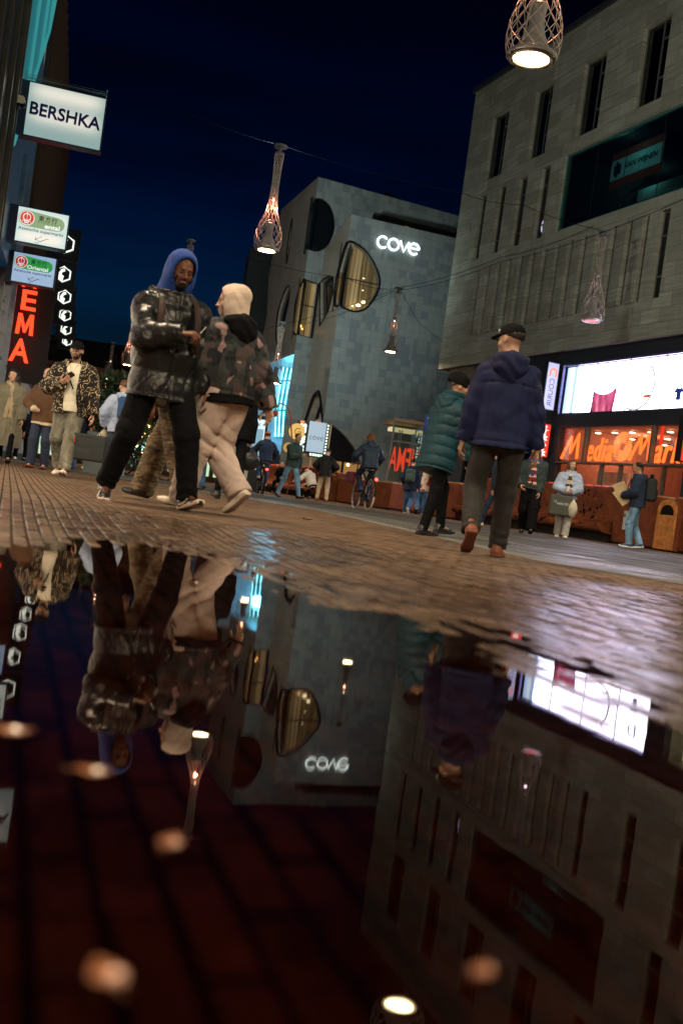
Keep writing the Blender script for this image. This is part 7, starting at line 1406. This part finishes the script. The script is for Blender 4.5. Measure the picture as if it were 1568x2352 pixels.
# 17 capped man from behind
g17, K17 = put_person('man in navy hooded soft-shell jacket and black cap walking away, rust coloured boots', 1112, 1262, 7.15, -6, 1.70,
    dict(lean=2, feet={-1: (-.13, -.24, .19, 40, 8), 1: (.10, .12, .085, 0, -12)}, hands={-1: (-.29, .04, .80), 1: (.29, .04, .84)}, elb={-1: (-.7, -1, 0), 1: (.9, -.8, 0)}, head=(50, 2, 0), wide=.95),
    dict(skin=S_tan, topm=M_soft, top=dict(t=.026, hem=-.13, wrk=.008, belly=.015, flare=.03, sleeve=1.0, sd0=5.), legm=M_grey, legs=dict(rt=.105, rk=.082, ra=.068, stack=.006, wrk=.006, sd0=2.), shoem=M_brsh, solem=mat('rust_sole', (.16, .05, .03), .7), boot=.06, cap=M_blk, hair='short', hooddown=M_soft, hds=(1.1,), glasses=True), h=.009)
t_ = text('NY', m=mat('print_white', (.6, .6, .6)), parent=g17, width=.05, height=.03, depth=.002); hd = K17['Rh']; q = K17['hc'] + hd @ np.array([.0, .102, .075]); t_.location = tuple(q); t_.rotation_euler = (0, 0, rad(46 + 180))
g, K = put_person('walker in dark trousers and white trainers hidden behind the navy jacket', 1128, 1208, 20, 80, 1.62, dict(feet=WALK), dict(topm=M_navy, legm=M_navy, shoem=M_sneak, hair='short', face=False), h=.016)
# 18 tartan scarf
g, K = put_person('young person with large tartan scarf and dark jacket before the long bench', 1207, 1219, 18.4, 168, 1.66, dict(feet=WALK, hands={-1: (-.16, .12, .80), 1: (.22, .16, .96)}, elb={1: (.9, -.6, -.2)}, head=(-15, 8, 0)), dict(topm=cloth('teal_black_jacket', (.018, .032, .036), .6), top=dict(t=.04, hem=-.04, wrk=.007), legm=M_blk, legs=dict(rt=.115, rk=.105, ra=.10, wrk=.008), shoem=M_blks, hair='bob', hairm=M_hairbr, scarf=M_tart, scarfl=.42, scarfr=.055), h=.010)
# 19 woman with bags
g, K = put_person('woman in pale blue puffer with check scarf holding a large dark grey shopping bag', 1289, 1232, 20.2, 172, 1.62, dict(feet={-1: (-.05, .08, .085, 0, 6), 1: (.1, -.12, .11, 10, -5)}, hands={1: (.07, .24, 1.06), -1: (-.05, .25, 1.05)}, elb={1: (.9, -.4, -.5), -1: (-.9, -.4, -.5)}, head=(18, -6, 0)), dict(female=True, topm=M_palb, top=dict(t=.045, hem=-.04, puff=.010, wrk=.006), legm=M_ltj, legs=dict(rt=.10, rk=.082, ra=.085, wrk=.009), shoem=M_sneak, solem=M_white, hair='long', hairm=M_hairbr, scarf=M_chk, scarfl=.30), h=.009)
K['wr', 1] = K['wr', 1] + np.array([.12, 0, -.06]); bag('large dark grey VAN OS shopping bag held by the woman in pale blue', g, K, 1, mat('bag_grey', (.07, .075, .065), .5), (.22, .06, .20), .02, twist=192, word='VAN OS'); K['wr', -1] = K['wr', -1] + np.array([-.12, -.02, -.1]); bag('cream drawstring bag on the other arm of the woman in pale blue', g, K, -1, M_cream, (.09, .07, .18), .02, 'soft', 'tote_bag')
cp = held('paper_cup', 'small pale cup in the hands of the woman in pale blue', 'cup', g); MB().lathe([(.0, 0), (.03, 0), (.038, .10), (.0, .10)], 14, tuple(K['T']((.03, .27, .11)))).build('cup', M_white, cp)
# 20 blue jacket man
g, K = put_person('man in navy hooded jacket and light jeans carrying flat parcels, facing left', 1448, 1255, 19.7, 72, 1.72, dict(feet={-1: (-.08, .05, .085, 0, 10), 1: (.08, -.16, .11, 10, -8)}, hands={-1: (-.12, .30, 1.05), 1: (.16, .28, 1.04)}, elb={-1: (-.7, -.8, -.2), 1: (.7, -.8, -.2)}, head=(0, 14, 0)), dict(topm=M_navy, top=dict(t=.045, hem=-.10, wrk=.007), legm=M_jean, legs=dict(rt=.10, rk=.08, ra=.066, wrk=.009), shoem=mat('blue_shoe', (.03, .08, .16)), solem=M_white, hair='short', skin=S_mid, hooddown=M_navy), h=.010)
backpack('black roll-top backpack on the man with the parcels', g, K, mat('black_nylon', (.012, .016, .018), .6), (.16, .11, .24), -.255, .27, roll=True)
for k, (y, z, tl) in enumerate([(.34, .22, -.5), (.30, .10, -.75)]):
    pc = held('flat_parcel', ['upper flat cardboard parcel held against the navy jacket', 'lower flat cardboard parcel tucked under the arm of the navy jacket'][k], 'parcel', g); c_ = K['T']((.13 * (1 - 2 * k) + .05 * k, y, z)); M = Matrix.Translation(c_) @ Matrix.Rotation(tl, 4, 'X'); MB().box(-.02, .02, -.12, .12, -.17, .17).xf(M).build('cardboard', mat('cardboard', (.42, .31, .18), .8), pc)
# 10 man looking at phone
g, K = put_person('man in dark green jacket and light blue jeans walking while looking at his phone', 660, 1149, 25.6, 222, 1.74, dict(lean=2, hz=.93, feet={-1: (-.07, .36, .085, -4, 4), 1: (.08, -.36, .12, 22, -5)}, hands={1: (.0, .34, 1.17), -1: (-.30, -.02, .80)}, elb={1: (.7, -.8, -.4)}, head=(4, 20, 0)), dict(topm=M_green, top=dict(t=.028, hem=-.08, wrk=.007), legm=M_jean, legs=dict(rt=.088, rk=.066, ra=.052, wrk=.008), shoem=M_blks, hair='short', skin=S_tan), h=.010)
phone('phone in the hand of the man in the dark green jacket', g, K, 1)
bag('black camera hanging in the other hand of the man with the phone', g, K, -1, M_black, (.06, .04, .05), .0, name='camera', cat='camera')
# 11 standing back view
put_person('person in black puffer and beige chinos standing with back turned beside the litter bin', 738, 1150, 32, -4, 1.74, dict(feet={-1: (-.16, .0, .085, 0, 14), 1: (.15, .0, .085, 0, -10)}, hands={-1: (-.22, .2, 1.05), 1: (.22, .2, 1.05)}, elb={-1: (-.9, -.4, -.2), 1: (.9, -.4, -.2)}, head=(0, 18, 0)), dict(topm=M_puff, top=dict(t=.05, hem=-.12, puff=.008, pitch=.06), legm=M_kh, legs=dict(rt=.10, rk=.078, ra=.06), shoem=M_brsh, hair='short', hooddown=M_puff, face=False), h=.012)
put_person('person in pale jacket crouching on the bench edge and reaching to the left', 712, 1147, 36, 40, 1.70, dict(hz=.56, lean=34, feet={-1: (-.16, .30, .085, 0, 14), 1: (.15, .26, .085, 0, -10)}, hands={-1: (-.45, .52, .62), 1: (.1, .5, .55)}, head=(0, 30, 0)), dict(topm=M_cream, top=dict(t=.04, hem=-.06), legm=M_blk, shoem=cloth('tan_boot', (.12, .08, .05)), hair='short', face=False), h=.014)
put_person('seated person in black on the far bench behind the man with the phone', 640, 1128, 42, 170, 1.7, dict(hz=.62, lean=-4, feet={-1: (-.2, .55, .085, 0, 14), 1: (.15, .5, .085, 0, -10)}, hands={-1: (-.15, .4, .75), 1: (.15, .4, .75)}), dict(topm=M_blk, legm=M_blk, shoem=M_blks, hair='short', face=False), h=.016)
# 14/15 pair walking away
g, K = put_person('man in dark coat with grey backpack walking away past the lift house', 933, 1179, 29.5, -14, 1.66, dict(feet={-1: (-.1, .2, .09, 0, 6), 1: (.08, -.26, .18, 48, -4)}, hands={-1: (-.22, .1, .95), 1: (.24, .02, .85)}, head=(0, 8, 0)), dict(topm=M_navy, top=dict(t=.045, hem=-.2, wrk=.006), legm=M_jeand, legs=dict(rt=.1, rk=.085, ra=.075), shoem=M_blks, solem=M_white, hair='short', hooddown=M_navy, face=False), h=.011)
backpack('grey green backpack on the man walking away', g, K, cloth('pack_teal', (.05, .08, .08)), (.15, .09, .21), -.26, .25)
g, K = put_person('woman with long dark hair and blue jeans walking beside the grey backpack', 962, 1183, 30.5, -10, 1.52, dict(feet={1: (.08, .1, .085, 0, -5), -1: (-.1, -.24, .2, 50, 5)}, hands={-1: (-.26, .05, .85), 1: (.24, .1, .9)}), dict(female=True, topm=M_navy, top=dict(t=.03, hem=-.04), legm=M_jeand, legs=dict(rt=.1, rk=.095, ra=.1), shoem=M_sneak, hair='long', face=False), h=.012)
bag('plum red shoulder bag on the woman beside the grey backpack', g, K, -1, mat('plum_leather', (.10, .015, .03), .4), (.13, .08, .09), -.16, 'soft', 'shoulder_bag')
# cyclists
def rider(label, px, py, d, yaw, h_, spec, blabel, tyre, head=(0, 0, 0), hair=None):
    p = at(px, py, d); z = float(gz(p.x, p.y)) + .008; s = h_ / 1.8; bike(blabel, (p.x, p.y, z), rad(yaw), tyre)
    K_kw = dict(hz=1.02 / s - .0, hy=-.22 / s, lean=14, feet={1: (.11 / s, -.02 / s, (.185 + .10) / s, 8, 0), -1: (-.11 / s, -.10 / s, (.38 + .10) / s, 10, 0)}, hands={-1: (-.28 / s, .14 / s, 1.07 / s), 1: (.28 / s, .14 / s, 1.07 / s)}, elb={-1: (-.8, -.5, -.2), 1: (.8, -.5, -.2)}, head=head, hdir={k: ((0, .8, -.3), (0, -.3, -1), 1.0) for k in (-1, 1)}, knees={1: (.15, 1, .2), -1: (-.15, 1, .2)})
    s0 = h_ / 1.8; K = dict(K_kw); g, KK = put_person(label, px, py, d, yaw, h_, K_kw, spec, h=.011, zoff=.008); g.location.x, g.location.y, g.location.z = p.x, p.y, z; return g, KK
g, K = rider('woman with long brown hair in navy puffer cycling away', 829, 1170, 22.8, 15, 1.66, dict(female=True, topm=M_navyp, top=dict(t=.036, hem=-.1, puff=.008, pitch=.07, wrk=.005), legm=M_navy, legs=dict(rt=.095, rk=.075, ra=.06), shoem=mat('blue_shoe', (.03, .08, .16)), hair='long', hairm=M_hairbr, hooddown=M_navyp, face=False), 'black city bicycle with cream tyres ridden by the long haired woman', M_tyre)
pb = held('pannier_bag', 'plum leather bag hanging from the handlebar of the cream tyred bicycle', 'bag', g); sdf_obj('bag_body', lambda P: rbox(P, A3((-.28, .28, .70)), A3((.07, .18, .13)), .04), *bounds([(-.28, .28, .7)], .3), .012, mat('plum_leather', (.10, .015, .03), .4), pb)
rider('cyclist in navy coat and knitted hat riding away beside the lit totem', 596, 1136, 28.6, 12, 1.70, dict(topm=M_navy, top=dict(t=.045, hem=-.12, wrk=.006), legm=M_jeand, legs=dict(rt=.09, rk=.07, ra=.055), shoem=M_sneak, beanie=cloth('brown_knit', (.16, .08, .05), .95), scarf=M_scarfb, scarfl=.05, hair='short', face=False), 'dark bicycle ridden by the hatted cyclist', None)
